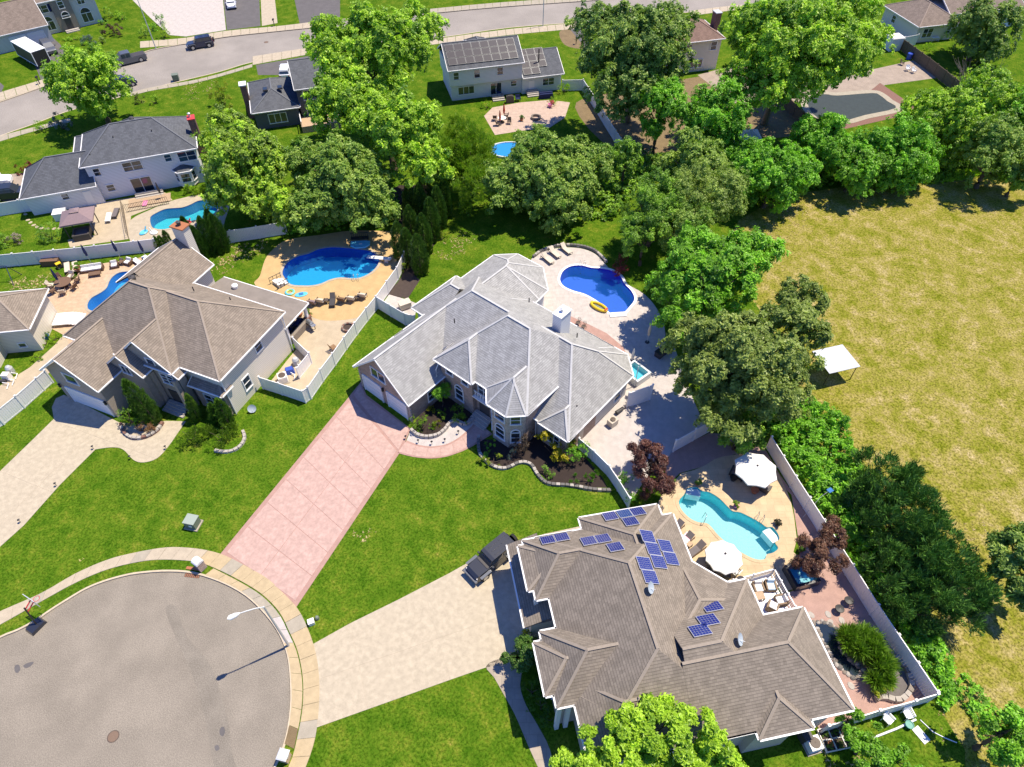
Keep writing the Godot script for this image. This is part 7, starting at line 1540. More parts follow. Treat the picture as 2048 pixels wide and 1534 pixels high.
	# deep blue pool terrace
	for a in [Vector3(4.35, 0, -67.27), Vector3(5.26, 0, -68.4), Vector3(6.7, 0, -69.17)]: lounger("tan sling sun lounger at the curved stone wall", a + Vector3(0, 0.03, 0), 0.62, M.iron, M.fabric_tan, "tan loungers by the deep blue pool")
	o = thing("inflatable_boat", "yellow inflatable raft on the pool edge", "inflatable raft", Vector3(9.98, 0, -58.66) + Vector3(0, 0.04, 0), -0.72); var bt := []
	for k in 17: bt.append(Vector3(cos(TAU * k / 16) * 1.05, 0.2, sin(TAU * k / 16) * 0.42))
	s = ST(); tube(s, bt, [0.17], 8); part("tube", s, M.yellow, o); s = ST(); lathe(s, Vector3(0, 0.1, 0), [[0.9, 0], [0.01, 0.02]], 16, 0.4); part("floor", s, M.transformer, o); s = ST(); bx(s, Vector3(1.0, 0.3, 0), Vector3(0.18, 0.22, 0.5)); part("nose", s, M.red, o)
	for i in 2:
		o = thing("iron_chair", "ornate iron garden chair behind the grey roof ridge", "chair", [Vector3(7.39, 0, -55.8), Vector3(7.96, 0, -55.19)][i], -0.6, "iron chairs on the white terrace"); leg4(o, 0.5, 0.5, 0.42, M.iron, 0.03); s = ST(); lathe(s, Vector3(0, 0.42, 0), [[0.26, 0], [0.26, 0.03], [0.01, 0.04]], 14); part("seat", s, M.iron, o)
		for k in 6: s = ST(); var a := PI * k / 5; tube(s, [Vector3(cos(a) * 0.08, 0.45, -0.25), Vector3(cos(a) * 0.24, 0.75 + sin(a) * 0.15, -0.28), Vector3(cos(a) * 0.1, 0.98, -0.28)], [0.015], 5); part("back_rod", s, M.iron, o)
	struct(sheet("brown_walk", P([6.61, -57.27, 8.74, -55.8, 10.48, -54.48, 12.14, -52.3, 12.27, -51.53, 10.57, -52.49, 8.63, -54.27, 6.46, -55.91]), 0.06, M.pink2, [], 0.03), "narrow brown walk behind the grey roof")
	closed_parasol("closed tan parasol in a square base under the maple", Vector3(14.81, 0, -53.08) + Vector3(0, 0.03, 0), M.fabric_tan, 2.7)
	closed_parasol("small closed white parasol near the hot tub", Vector3(12.85, 0, -50.39) + Vector3(0, 0.03, 0), M.fabric_white, 1.7)
	o = thing("storage_bench", "dark storage bench on the shaded gravel", "storage box", Vector3(16.08, 0, -51.24), 0.75); s = ST(); bx(s, Vector3(0, 0.35, 0), Vector3(1.5, 0.65, 0.75)); part("box", s, M.dark, o); s = ST(); bx(s, Vector3(0, 0.72, 0), Vector3(1.58, 0.08, 0.82)); part("lid", s, M.carblack, o)
	hot_tub("blue_hot_tub", "turquoise hot tub behind the tall white screen", Vector3(12.89, 0, -48.09), 0.7, 2.1, 2.4, M.galv, M.water_teal, 0.85)
	o = thing("gas_meter", "brown pool heater on the white gravel by the wall", "pool equipment", Vector3(9.86, 0, -41.63), 0.7); s = ST(); bx(s, Vector3(0, 0.45, 0), Vector3(0.9, 0.7, 0.7)); part("casing", s, M.trim_tan, o); s = ST(); lathe(s, Vector3(0, 0.8, 0), [[0.26, 0], [0.26, 0.1], [0.01, 0.12]], 14); part("vent", s, M.iron, o)
	o = thing("pool_pump", "black pool pump beside the brown heater", "pool equipment", Vector3(10.75, 0, -43.21), 0.7); s = ST(); tube(s, [Vector3(-0.5, 0.3, 0), Vector3(0.5, 0.3, 0)], [0.22, 0.16], 10); part("tank", s, M.dark, o); s = ST(); tube(s, [Vector3(0.5, 0.2, 0), Vector3(1.4, 0.1, 0.2)], [0.05], 6); part("pipe", s, M.wood, o)
	# aqua pool patio
	var k1 := Vector3(21.83, 2.55, -34.84)
	o = parasol("big white octagonal parasol over the grey sectional", Vector3(k1.x, 0.03, k1.z), 1.95, 2.55, M.fabric_white)
	var k2 := Vector3(17.25, 2.4, -26.37)
	parasol("white scalloped parasol over the dark dining chairs", Vector3(k2.x, 0.03, k2.z), 1.55, 2.4, M.fabric_white, 10)
	sofa("dark outdoor sofa half under the big white parasol", Vector3(20.99, 0, -35.6), -0.55, 1.7, M.dark, M.fabric_grey, 2, "outdoor_sofa"); sofa("dark outdoor sofa by the red fire bowl", Vector3(22.75, 0, -34.35), 2.4, 1.6, M.dark, M.fabric_grey, 2, "outdoor_sofa")
	table("black bar table under the big white parasol", Vector3(21.58, 0, -34.84), -0.5, 1.1, 0.4, 0.5, M.black, M.black)
	pot("round black brazier left of the bar table", Vector3(20.37, 0, -35.18), 0.36, M.black, "brazier", false); pot("red copper fire bowl in the parasol shade", Vector3(21.98, 0, -33.81), 0.36, M.terracotta, "fire_bowl", false)
	o = thing("yellow_cushion", "yellow cushion on the dark outdoor sofa", "cushion", Vector3(21.97, 0.5, -34.4)); s = ST(); bx(s, Vector3(0, 0.06, 0), Vector3(0.5, 0.14, 0.45), 0.4, 0.8); part("pad", s, M.yellow, o)
	for a in [[870, 1120, "dark chair behind the scalloped parasol pole", 1.2], [865, 1200, "dark chair left under the scalloped parasol", 0.6], [965, 1235, "dark chair near the deck railing", 2.9]]: chair(a[2], Vector3(16.54, 0, -25.99) + Vector3((a[0] - 865) * 0.011, 0.03, (a[1] - 1200) * 0.0125), a[3], M.black, M.fabric_grey)
	chair("pale mesh chair right of the scalloped parasol", Vector3(18.43, 0, -25.88) + Vector3(0, 0.03, 0), -2.4, M.black, M.fabric_white)
	table("glass dining table under the scalloped parasol", Vector3(k2.x, 0.03, k2.z), 0.0, 1.2, 1.2, 0.72, M.dark, M.dark, "dining_table", true)
	lounger("grey sun lounger closest to the scalloped parasol", Vector3(15.61, 0, -27.92) + Vector3(0, 0.03, 0), -0.95, M.wicker, M.fabric_grey); lounger("grey sun lounger draped with striped towel", Vector3(14.82, 0, -28.73) + Vector3(0, 0.03, 0), -0.85, M.wicker, M.fabric_grey); lounger("grey sun lounger by the roof corner", Vector3(14.15, 0, -29.91) + Vector3(0, 0.03, 0), -0.85, M.wicker, M.fabric_grey)
	o = thing("striped_towel", "white and red striped towel over the middle lounger", "towel", Vector3(14.73, 0.5, -28.77), -0.85); s = ST(); bx(s, Vector3(0, 0.0, -0.1), Vector3(0.7, 0.03, 1.4)); part("cloth", s, M.fabric_white, o)
	for k in 5: s = ST(); bx(s, Vector3(0, 0.018, -0.6 + 0.25 * k), Vector3(0.7, 0.012, 0.05)); part("stripe", s, M.rose, o)
	table("tan side table between the towel lounger and its neighbour", Vector3(15.05, 0, -28.46) + Vector3(0, 0.03, 0), -0.85, 0.6, 0.5, 0.45, M.deckwood, M.wicker, "side_table")
	for a in [[640, 540, "small potted shrub left of the pool bench", 0], [830, 535, "small potted shrub right of the pool bench", 0], [1065, 688, "potted pink flowers at the pool waist", 1], [1318, 805, "dark potted plant by the pool ladder", 2], [1422, 965, "potted shrub by the corner seat", 0], [1350, 1070, "potted shrub at the far pool end", 0]]: pot(a[2], Vector3(19.97, 0, -32.24) + Vector3((a[0] - 1065) * 0.0128, 0.03, (a[1] - 688) * 0.0155), 0.24, [M.terracotta, M.rose, M.dark][a[3]], "flower_pot", true, [Color(0.12, 0.22, 0.03), Color(0.2, 0.3, 0.03), Color(0.05, 0.05, 0.03)][a[3]])
	hot_tub("shaded_hot_tub", "dark blue hot tub in the dappled shade of the red maple", Vector3(23.83, 0, -25.54) + Vector3(0, 0.03, 0), 0.25, 2.2, 2.0, M.carblack, M.water_blue, 0.8)
	# white deck with railing
	o = thing("white_deck", "white deck with baluster railing behind the solar house", "deck", Vector3(19.57, 0.9, -23.69) * Vector3(1, 0, 1), deg_to_rad(15))
	var dk := [Vector3(15.77, 1, -24.19), Vector3(21.13, 1, -25.34), Vector3(21.88, 1, -22.18), Vector3(17.19, 1, -21.27)]
	var dp := PackedVector2Array()
	for q in dk:
		var v: Vector3 = o.transform.affine_inverse() * q; dp.append(Vector2(v.x, v.z))
	var x0 := dp[0].x; var x1 := dp[1].x; var z0 := dp[1].y; var z1 := dp[2].y
	for k in int((x1 - x0) / 0.2): s = ST(); bx(s, Vector3(x0 + 0.2 * k + 0.1, 0.95, (z0 + z1) / 2), Vector3(0.19, 0.08, z1 - z0)); part("plank", s, M.white, o)
	for side in 2:
		var a := Vector3(x0, 1.0, z0) if side == 0 else Vector3(x1, 1.0, z0); var b := Vector3(x1, 1.0, z0) if side == 0 else Vector3(x1, 1.0, z1); var ln := a.distance_to(b)
		for y in [0.12, 0.95]: s = ST(); bar(s, a + Vector3(0, y, 0), b + Vector3(0, y, 0), 0.09, 0.07); part("rail", s, M.white, o)
		for k in int(ln / 0.15): s = ST(); var p := a.lerp(b, (k + 0.5) / int(ln / 0.15)); bx(s, p + Vector3(0, 0.53, 0), Vector3(0.045, 0.8, 0.045)); part("baluster", s, M.white, o)
		for k in 4: s = ST(); var p := a.lerp(b, k / 3.0); bx(s, p + Vector3(0, 0.05, 0), Vector3(0.12, 2.1, 0.12)); part("post", s, M.white, o)
	var dy := Vector3(0, 1.0, 0)
	for a in [[1235, 1330, "tan wicker armchair with white cushion by the deck corner", 0.1], [1310, 1320, "tan wicker armchair with blue striped cushion on the deck", 0.0], [1350, 1410, "tan wicker armchair with white cushion at the side railing", -1.4], [1290, 1450, "tan wicker armchair with white cushion facing the deck table", 2.6]]:
		var q := Vector3(19.69, 1, -24.08); sofa(a[2], q + Vector3((a[0] - 1235) * 0.0135, 0, (a[1] - 1330) * 0.0135), a[3], 0.85, mk(lin(0.36, 0.26, 0.17), 0.85, "speck", 0.8), M.fabric_white if a[0] != 1310 else mk(lin(0.55, 0.70, 0.80), 0.9, "soft", 1.0), 1, "deck_armchair")
	table("tan square deck table between the armchairs", Vector3(19.62, 1, -23.38), 0.2, 0.7, 0.7, 0.45, M.deckwood, M.wicker)
	o = thing("deck_grill", "black kettle cover on the white deck", "grill", Vector3(18.24, 1, -24.46), 0.0); s = ST(); lathe(s, Vector3.ZERO, [[0.3, 0], [0.34, 0.8], [0.3, 1.0], [0.02, 1.1]], 14); part("cover", s, M.dark, o)
	# tall net pole
	o = thing("pool_skimmer", "blue leaf skimmer on a long pole over the fence", "pool tool", Vector3(25.71, 0, -31.24), 0.0); s = ST(); tube(s, [Vector3.ZERO, Vector3(1.2, 1.85, -0.9), Vector3(1.8, 2.3, -1.2)], [0.02], 6); part("pole", s, M.galv, o); s = ST(); bx(s, Vector3(2.0, 2.35, -1.3), Vector3(0.5, 0.06, 0.4), 0.5); part("net", s, M.fabric_blue, o)
	# shelter at the field edge
	o = thing("canopy_shelter", "white flat canopy shelter on black poles at the field", "canopy", Vector3(33.35, 2.1, -48.56) * Vector3(1, 0, 1), 0.28); var tp := []
	for x in [-1.6, 1.6]:
		for z in [-1.4, 1.4]: s = ST(); tube(s, [Vector3(x, 0, z), Vector3(x, 2.1, z)], [0.04], 6); part("pole", s, M.black, o)
	s = ST(); hexa(s, [Vector3(-1.8, 2.15, -1.6), Vector3(1.8, 2.15, -1.6), Vector3(1.8, 2.05, 1.6), Vector3(-1.8, 2.05, 1.6), Vector3(-1.8, 2.2, -1.6), Vector3(1.8, 2.2, -1.6), Vector3(1.8, 2.1, 1.6), Vector3(-1.8, 2.1, 1.6)]); part("top", s, paint(lin(0.46, 0.49, 0.54), 0.6), o)
func far_yard() -> void:
	var o: Node3D; var s: SurfaceTool
	# covered pool top right
	var pl := curve(P([48.1, -107.45, 49.16, -110.34, 51.98, -111.32, 53.9, -110.83, 59.97, -111.72, 61.04, -110.83, 61.48, -108.88, 61.96, -106.51, 56.24, -104.21, 52.12, -102.41, 48.45, -103.31]), 3); var c := Vector2.ZERO
	for q in pl: c += q
	c /= pl.size()
	o = thing("covered_pool", "pool under a dark stained cover in a red brick border", "swimming pool", Vector3(c.x, 0, c.y)); var l := PackedVector2Array()
	for q in pl: l.append(q - c)
	s = ST(); for p in pieces(Geometry2D.offset_polygon(l, 1.1)[0], [l]): slab(s, p, 0, 0.05)
	part("coping", s, M.walk2, o); s = ST(); flat(s, l, 0.03); part("cover", s, M.cover, o)
	for a in [[Vector3(64.06, 0, -126.19), "dark wheeled bin in the worn paved yard", M.dark], [Vector3(71.16, 0, -124.94), "blue barrel beside the wooden fence", paint(lin(0.03, 0.08, 0.45), 0.4)]]: o = thing("yard_bin", a[1], "bin", a[0]); s = ST(); lathe(s, Vector3.ZERO, [[0.4, 0], [0.46, 1.0], [0.01, 1.05]], 14); part("barrel", s, a[2], o)
	for i in 3: chair(["white plastic chair beside the blue barrel", "white plastic chair in front of the wooden fence", "dark folding chair left of the white plastic chairs"][i], [Vector3(69.03, 0, -120.09), Vector3(69.77, 0, -119.3), Vector3(68.98, 0, -122.48)][i], 0.4 * i, [M.white, M.white, M.iron][i], [M.white, M.white, M.iron][i])
	o = thing("red_mower", "red lawn mower on the worn paved yard", "lawn mower", Vector3(61.26, 0, -120.88), 0.5); s = ST(); bx(s, Vector3(0, 0.35, 0), Vector3(1.2, 0.45, 0.8), 0.0, 0.7); part("deck", s, M.red, o); wheels(o, [0.5, -0.5], 0.45, 0.2); s = ST(); bar(s, Vector3(-0.5, 0.5, 0), Vector3(-1.1, 1.1, 0), 0.06); part("handle", s, M.black, o)
	o = thing("white_shed", "small white shed at the corner of the paved yard", "shed", Vector3(69.59, 0, -129.18), 0.2); s = ST(); bx(s, Vector3(0, 1.1, 0), Vector3(2.2, 2.2, 2.0)); part("wall", s, M.side_white, o); s = ST(); bx(s, Vector3(0, 2.3, 0), Vector3(2.5, 0.15, 2.3), 0.0, 0.9); part("roof", s, M.trim, o)
	# far patio
	var u := Vector3(-0.71, 0, -102.99)
	for i in 2: closed_parasol(["closed red parasol at the round patio table", "closed red parasol by the brick steps"][i], [Vector3(-1.88, 0, -101.08), Vector3(-1.27, 0, -103.31)][i], M.fabric_red, 2.4)
	table("round patio table under the red parasols", Vector3(-1.57, 0, -102.03), 0, 1.3, 1.3, 0.72, M.trim, M.iron, "dining_table", true)
	for i in 4: chair("dark iron chair round the far patio table", Vector3(-1.57, 0, -102.03) + Vector3(cos(i * 1.57 + 0.5), 0, sin(i * 1.57 + 0.5)) * 1.3, i * 1.57, M.iron, M.iron, "iron chairs on the herringbone patio")
	for i in 2: chair(["navy garden chair by the back steps", "navy garden chair under the glass door"][i], [Vector3(0.98, 0, -109.01), Vector3(-2.06, 0, -110.05)][i], 0.2, M.fabric_navy, M.fabric_navy, "", 0.75)
	o = thing("fire_pit", "grey stone fire pit on the herringbone patio", "fire pit", Vector3(3.8, 0, -103.15))
	for k in 12: var a := TAU * k / 12; s = ST(); bx(s, Vector3(cos(a) * 0.7, 0.2, sin(a) * 0.7), Vector3(0.34, 0.4, 0.22), -a + PI / 2); part("block", s, M.stone, o)
	pot("terracotta pot with spiky plant on the herringbone patio", Vector3(1.5, 0, -102.35), 0.3, M.terracotta, "flower_pot", true, Color(0.1, 0.22, 0.03)); pot("pot of pink flowers at the patio corner", Vector3(6.16, 0, -106.95), 0.4, M.rose, "flower_pot", true, Color(0.5, 0.12, 0.12))
	o = thing("patio_grill", "dark covered grill by the brick steps of the white house", "grill", Vector3(-0.33, 0, -108.49), 0.2); s = ST(); bx(s, Vector3(0, 0.55, 0), Vector3(1.3, 1.1, 0.6), 0.0, 0.9); part("cover", s, M.dark, o); s = ST(); bx(s, Vector3(0, 1.15, 0), Vector3(0.8, 0.12, 0.4)); part("hood", s, M.dark, o)
	o = thing("covered_bench", "navy covered bench against the white house wall", "bench", Vector3(5.61, 0, -110.05), 0.2); s = ST(); bx(s, Vector3(0, 0.4, 0), Vector3(2.4, 0.8, 0.7), 0.0, 0.9); part("cover", s, M.fabric_navy, o); s = ST(); bx(s, Vector3(0, 0.84, -0.2), Vector3(2.2, 0.2, 0.3)); part("back", s, M.fabric_navy, o)
	o = thing("hidden_pool", "blue above ground pool glimpsed between the trees", "swimming pool", Vector3(-24.15, 0, -81.46)); s = ST(); lathe(s, Vector3.ZERO, [[3.4, 0], [3.4, 1.2], [3.5, 1.25], [3.3, 1.25], [3.3, 1.0]], 28); part("wall", s, M.white, o); s = ST(); lathe(s, Vector3(0, 1.05, 0), [[3.3, 0], [0.01, 0.005]], 28); part("water", s, paint(lin(0.03, 0.35, 0.75), 0.1), o)
	o = thing("hidden_pool", "blue pool water glimpsed below the far patio", "swimming pool", Vector3(-0.3, 0, -93.29)); s = ST(); lathe(s, Vector3.ZERO, [[3.0, 0], [3.0, 0.3], [3.2, 0.3], [3.2, 0]], 28, 0.7); part("wall", s, M.white, o); s = ST(); lathe(s, Vector3(0, 0.15, 0), [[3.0, 0], [0.01, 0.005]], 28, 0.7); part("water", s, paint(lin(0.03, 0.25, 0.65), 0.1), o)
	o = thing("red_slide", "red plastic playhouse between the tall trees", "playhouse", Vector3(-32.93, 0, -81.46)); s = ST(); bx(s, Vector3(0, 0.7, 0), Vector3(1.4, 1.4, 1.2), 0.4); part("wall", s, M.trim, o); s = ST(); bx(s, Vector3(0, 1.6, 0), Vector3(1.6, 0.5, 1.4), 0.4, 0.2); part("roof", s, M.red, o)
	for a in [["mailbox", "black mailbox on a post by the box trailer", Vector3(-80.21, 0, -115.11)], ["mailbox", "black mailbox post beside the far pale strip", Vector3(-46.04, 0, -139.73)], ["mailbox", "black post box by the roadside oak", Vector3(11.89, 0, -131.38)]]: o = thing(a[0], a[1], "mailbox", a[2]); s = ST(); bx(s, Vector3(0, 0.55, 0), Vector3(0.12, 1.1, 0.12)); part("post", s, M.dark, o); s = ST(); bx(s, Vector3(0, 1.2, 0), Vector3(0.25, 0.25, 0.5)); part("box", s, M.black, o)
	o = thing("garden_bench", "white garden bench by the white ranch house wall", "bench", Vector3(78.84, 0, -132.5), 0.2); leg4(o, 1.4, 0.5, 0.7, M.white); s = ST(); bx(s, Vector3(0, 0.72, 0), Vector3(1.4, 0.06, 0.5)); part("seat", s, M.white, o)
	o = thing("white_tent", "small white tent roof among the thicket", "canopy", Vector3(35.03, 0, -94.3)); s = ST(); for k in 4: var a := PI / 4 + k * PI / 2; tri(s, Vector3(cos(a), 0.95, sin(a)) * 2.2, Vector3(cos(a + PI / 2), 0.95, sin(a + PI / 2)) * 2.2, Vector3(0, 2.9, 0), Vector3.UP)
	part("roof", s, M.fabric_white, o); leg4(o, 3.0, 3.0, 2.1, M.galv)

var GA := Color(0.118, 0.265, 0.023); var GB := Color(0.388, 0.653, 0.057)     # mid green
var YA := Color(0.196, 0.364, 0.023); var YB := Color(0.593, 0.856, 0.061)        # yellow green
var DA := Color(0.061, 0.166, 0.025); var DB := Color(0.213, 0.426, 0.054)        # dark green
var OA := Color(0.140, 0.229, 0.039); var OB := Color(0.444, 0.586, 0.115)        # olive
var VA := Color(0.096, 0.272, 0.018); var VB := Color(0.338, 0.710, 0.044)        # vivid green
var RA := Color(0.055, 0.022, 0.020); var RB := Color(0.20, 0.085, 0.06)       # dark red
func plants() -> void:
	var o: Node3D
	tree("street_tree", "round green street tree beside the pickup truck", Vector3(-63.12, 6.5, -101.49), Vector3(5.53, 4.7, 5.53), GA, YB, 1.0, "leaf", 0.7)
	tree("leafy_tree", "bright green tree between the white house and the bright pool", Vector3(-33.5, 6.5, -76.68), Vector3(5.27, 5.01, 5.27), OA, YB, 1.0, "leaf", 0.62, "", [[Vector3(-37.73, 7.5, -85.17), Vector3(3.05, 2.75, 3.05)], [Vector3(-29.61, 5, -71.83), Vector3(3.43, 2.74, 3.43)], [Vector3(-35.42, 5, -72.9), Vector3(2.59, 2.07, 2.59)]])
	tree("leafy_tree", "broad green tree hiding the small above ground pool", Vector3(-20.58, 6.5, -74.41), Vector3(5.67, 4.25, 5.67), GA, OB, 1.0, "leaf", 0.62, "", [[Vector3(-26, 6.5, -78.44), Vector3(3.5, 2.8, 3.5)], [Vector3(-16.93, 5, -70.77), Vector3(3.4, 2.38, 3.4)], [Vector3(-25.12, 5, -70.77), Vector3(3.16, 2.52, 3.16)]])
	tree("oak_tree", "huge oak rising over the navy house and the far street", Vector3(-19.41, 13, -95.56), Vector3(8.06, 5, 8.06), GA, YB, 1.0, "leaf", 0.72, "", [[Vector3(-14.45, 10, -81.37), Vector3(6.18, 3.71, 6.18)], [Vector3(-21.64, 11, -85.97), Vector3(5.05, 3.54, 5.05)], [Vector3(-11.31, 7, -78.19), Vector3(4.17, 2.92, 4.17)], [Vector3(-25.45, 14, -98), Vector3(3.45, 2.41, 3.45)], [Vector3(-14.06, 13, -104.01), Vector3(4.35, 3.04, 4.35)]], Vector3(-16.73, 0, -87.4))
	tree("willow_tree", "light green willow like tree beside the arborvitae", Vector3(-5.83, 6, -81.73), Vector3(4.06, 3.65, 4.06), YA, Color(0.27, 0.40, 0.03), 1.0, "sprig", 0.6, "", [[Vector3(-4.4, 4.5, -76.46), Vector3(3.31, 2.98, 3.31)], [Vector3(-8.05, 6, -86.23), Vector3(2.71, 2.44, 2.71)], [Vector3(-8.2, 4, -80.81), Vector3(2.64, 2.38, 2.64)]])
	tree("leafy_tree", "wide low green tree below the herringbone patio", Vector3(4.55, 5.5, -78.33), Vector3(6.28, 3.77, 6.28), GA, OB, 1.05, "leaf", 0.6, "", [[Vector3(-0.89, 4.5, -76.46), Vector3(3.95, 2.96, 3.95)], [Vector3(10.24, 5, -80.97), Vector3(3.81, 3.05, 3.81)], [Vector3(6.05, 4, -74.42), Vector3(4.41, 3.09, 4.41)], [Vector3(2.43, 5, -84.75), Vector3(3.37, 2.7, 3.37)]])
	tree("oak_tree", "tall oak with bare trunk on dirt behind the vinyl fence", Vector3(16.66, 13, -97.17), Vector3(7.47, 5.23, 7.47), DA, OB, 0.85, "leaf", 0.7, "", [[Vector3(22.46, 14, -102.29), Vector3(4.41, 3.08, 4.41)], [Vector3(11.8, 14, -102.29), Vector3(3.91, 2.74, 3.91)], [Vector3(15.12, 10, -92.34), Vector3(4.93, 3.45, 4.93)], [Vector3(21.93, 11, -95.48), Vector3(3.82, 2.67, 3.82)]], Vector3(18.1, 0, -102.19), null, M.bark_pale)
	tree("oak_tree", "tall twin trunk oak beside the covered pool", Vector3(39.27, 14, -96.35), Vector3(8.86, 5.32, 8.86), GA, YB, 0.8, "leaf", 0.75, "", [[Vector3(48.6, 13, -99.66), Vector3(4.78, 3.35, 4.78)], [Vector3(32.76, 15, -98.81), Vector3(4.27, 2.99, 4.27)], [Vector3(35.87, 11, -91.67), Vector3(4.73, 3.31, 4.73)], [Vector3(48.77, 15, -107.87), Vector3(5.13, 3.59, 5.13)], [Vector3(31.3, 11, -93.93), Vector3(3.43, 2.75, 3.43)], [Vector3(42.97, 11, -93.93), Vector3(4.12, 2.47, 4.12)]], Vector3(39.5, 0, -101.55), null, M.bark_pale)
	for a in [[Vector3(20.47, 8, -90.67), Vector3(3.85, 4.23, 3.85), VA, VB, "feathery pale green pine by the oak on dirt"], [Vector3(27.67, 7, -89.11), Vector3(4.79, 4.79, 4.79), VA, VB, "bright green tree left of the white tent roof"], [Vector3(30.16, 4.5, -79.98), Vector3(4.06, 3.65, 4.06), VA, VB, "bright green bushy tree at the field corner"], [Vector3(23.69, 5, -80.97), Vector3(4.33, 3.9, 4.33), GA, OB, "green tree below the feathery pine"], [Vector3(15.12, 4.5, -83.06), Vector3(2.68, 2.41, 2.68), DA, GB, "small dark tree at the end of the vinyl fence"], [Vector3(33.78, 4.5, -78.79), Vector3(4.28, 3.85, 4.28), VA, VB, "vivid green bush tree at the edge of the dry field"], [Vector3(42.05, 4.5, -86.95), Vector3(4.54, 3.86, 4.54), VA, VB, "vine covered tree in front of the covered pool"], [Vector3(38.07, 4, -80.81), Vector3(2.97, 2.68, 2.97), VA, VB, "low vivid tree between two taller bushes at the field"], [Vector3(46.1, 4, -82.66), Vector3(4.42, 3.76, 4.42), GA, VB, "green thicket tree below the covered pool"], [Vector3(52.07, 4.5, -84.34), Vector3(5.13, 4.36, 5.13), VA, VB, "round vivid tree by the bare branches"], [Vector3(60.01, 5.5, -89.89), Vector3(5.3, 4.77, 5.3), GA, YB, "yellow green tree right of the bare branches"], [Vector3(67.5, 6, -95.45), Vector3(5.05, 4.54, 5.05), GA, YB, "tall yellow green tree at the far field corner"], [Vector3(64.57, 5, -83.47), Vector3(4.68, 4.21, 4.68), GA, OB, "green tree over the far end of the dry field"], [Vector3(71.45, 6, -91.05), Vector3(4.2, 3.78, 4.2), GA, VB, "green tree beside the white ranch house yard"], [Vector3(67.79, 4, -81.42), Vector3(2.99, 2.69, 2.99), DA, GB, "dark tree casting shade on the field corner"], [Vector3(61.04, 4, -98.73), Vector3(2.99, 2.69, 2.99), GA, YB, "small sunny tree beside the bare branches"]]:
		tree("thicket_tree", a[4], a[0], a[1], a[2], a[3], 1.0, "leaf", 0.58, "trees along the dry field")
	tree("magnolia_tree", "round dark glossy tree beside the white ranch house", Vector3(81.62, 5, -124.39), Vector3(5.38, 4.57, 5.38), DA, OB, 1.1, "leaf", 0.7)
	for a in [[Vector3(17.14, 6, -70.33), Vector3(3.95, 3.56, 3.95), DA, GB, "dark green tree above the small red maple"], [Vector3(22.87, 6.5, -71.15), Vector3(4.56, 4.11, 4.56), OA, OB, "grey green tree behind the dark conifers"], [Vector3(15.65, 4.5, -66.43), Vector3(2.82, 2.82, 2.82), DA, GB, "dark tree shading the red maple"], [Vector3(20.31, 5, -66.72), Vector3(3.29, 3.29, 3.29), GA, OB, "feathery green tree beside the sunny maple"]]: tree("yard_tree", a[4], a[0], a[1], a[2], a[3], 1.0, "fine", 0.6, "trees behind the deep blue pool")
	tree("maple_tree", "sunny green maple above the shaded end of the deep pool", Vector3(20.72, 7.5, -55.04), Vector3(4.75, 3.56, 4.75), GA, VB, 1.0, "leaf", 0.62, "", [[Vector3(16.81, 6, -54.83), Vector3(3.04, 2.43, 3.04)], [Vector3(25.19, 7, -59.42), Vector3(3.57, 2.85, 3.57)], [Vector3(20.16, 6.5, -60.95), Vector3(3.3, 2.64, 3.3)], [Vector3(17.21, 5, -51.31), Vector3(2.36, 2.12, 2.36)]])
	tree("maple_tree", "largest maple with speckled crown over the gravel side yard", Vector3(20.87, 8.5, -42.02), Vector3(5.28, 3.7, 5.28), Color(0.13, 0.20, 0.03), Color(0.42, 0.52, 0.12), 1.0, "leaf", 0.56, "", [[Vector3(17.86, 7.5, -45.22), Vector3(3.38, 2.7, 3.38)], [Vector3(25.91, 8, -46.05), Vector3(3.67, 2.93, 3.67)], [Vector3(19.39, 6, -38.58), Vector3(3.47, 2.43, 3.47)], [Vector3(29.1, 7, -52.12), Vector3(2.93, 2.34, 2.93)], [Vector3(16.63, 5.5, -42.61), Vector3(2.24, 1.79, 2.24)], [Vector3(24.91, 6, -40.94), Vector3(2.83, 2.26, 2.83)]])
	tree("leafy_tree", "dark green tree behind the white fence stub", Vector3(21.15, 2.6, -38.67), Vector3(2.23, 1.78, 2.23), DA, GB, 1.1, "leaf", 0.5)
	tree("field_tree", "tree casting round shade on the dry field", Vector3(39.32, 5, -24.78), Vector3(2.53, 2.02, 2.53), DA, OB, 1.2, "leaf", 0.55, "", [[Vector3(38.45, 3.5, -24.08), Vector3(1.63, 1.3, 1.63)], [Vector3(39.01, 3, -22.67), Vector3(1.54, 1.23, 1.54)]])
	tree("field_tree", "leafy tree at the lower corner of the dry field", Vector3(32.54, 4, -12.7), Vector3(2.31, 1.39, 2.31), GA, VB, 1.0, "leaf", 0.5)
	tree("front_tree", "bright green maple crown against the brown solar roof", Vector3(8.33, 7.5, -10.82), Vector3(3.17, 1.74, 3.17), YA, YB, 1.1, "leaf", 0.46, "", [[Vector3(4.72, 7, -10.4), Vector3(2.18, 1.31, 2.18)], [Vector3(11.62, 7.5, -11.52), Vector3(1.89, 1.13, 1.89)], [Vector3(6.9, 8, -12.09), Vector3(1.28, 0.77, 1.28)], [Vector3(9.86, 8, -12.51), Vector3(1.41, 0.85, 1.41)], [Vector3(12.66, 6.5, -10.24), Vector3(1.89, 1.13, 1.89)], [Vector3(2.94, 6, -10.07), Vector3(1.1, 0.66, 1.1)]])
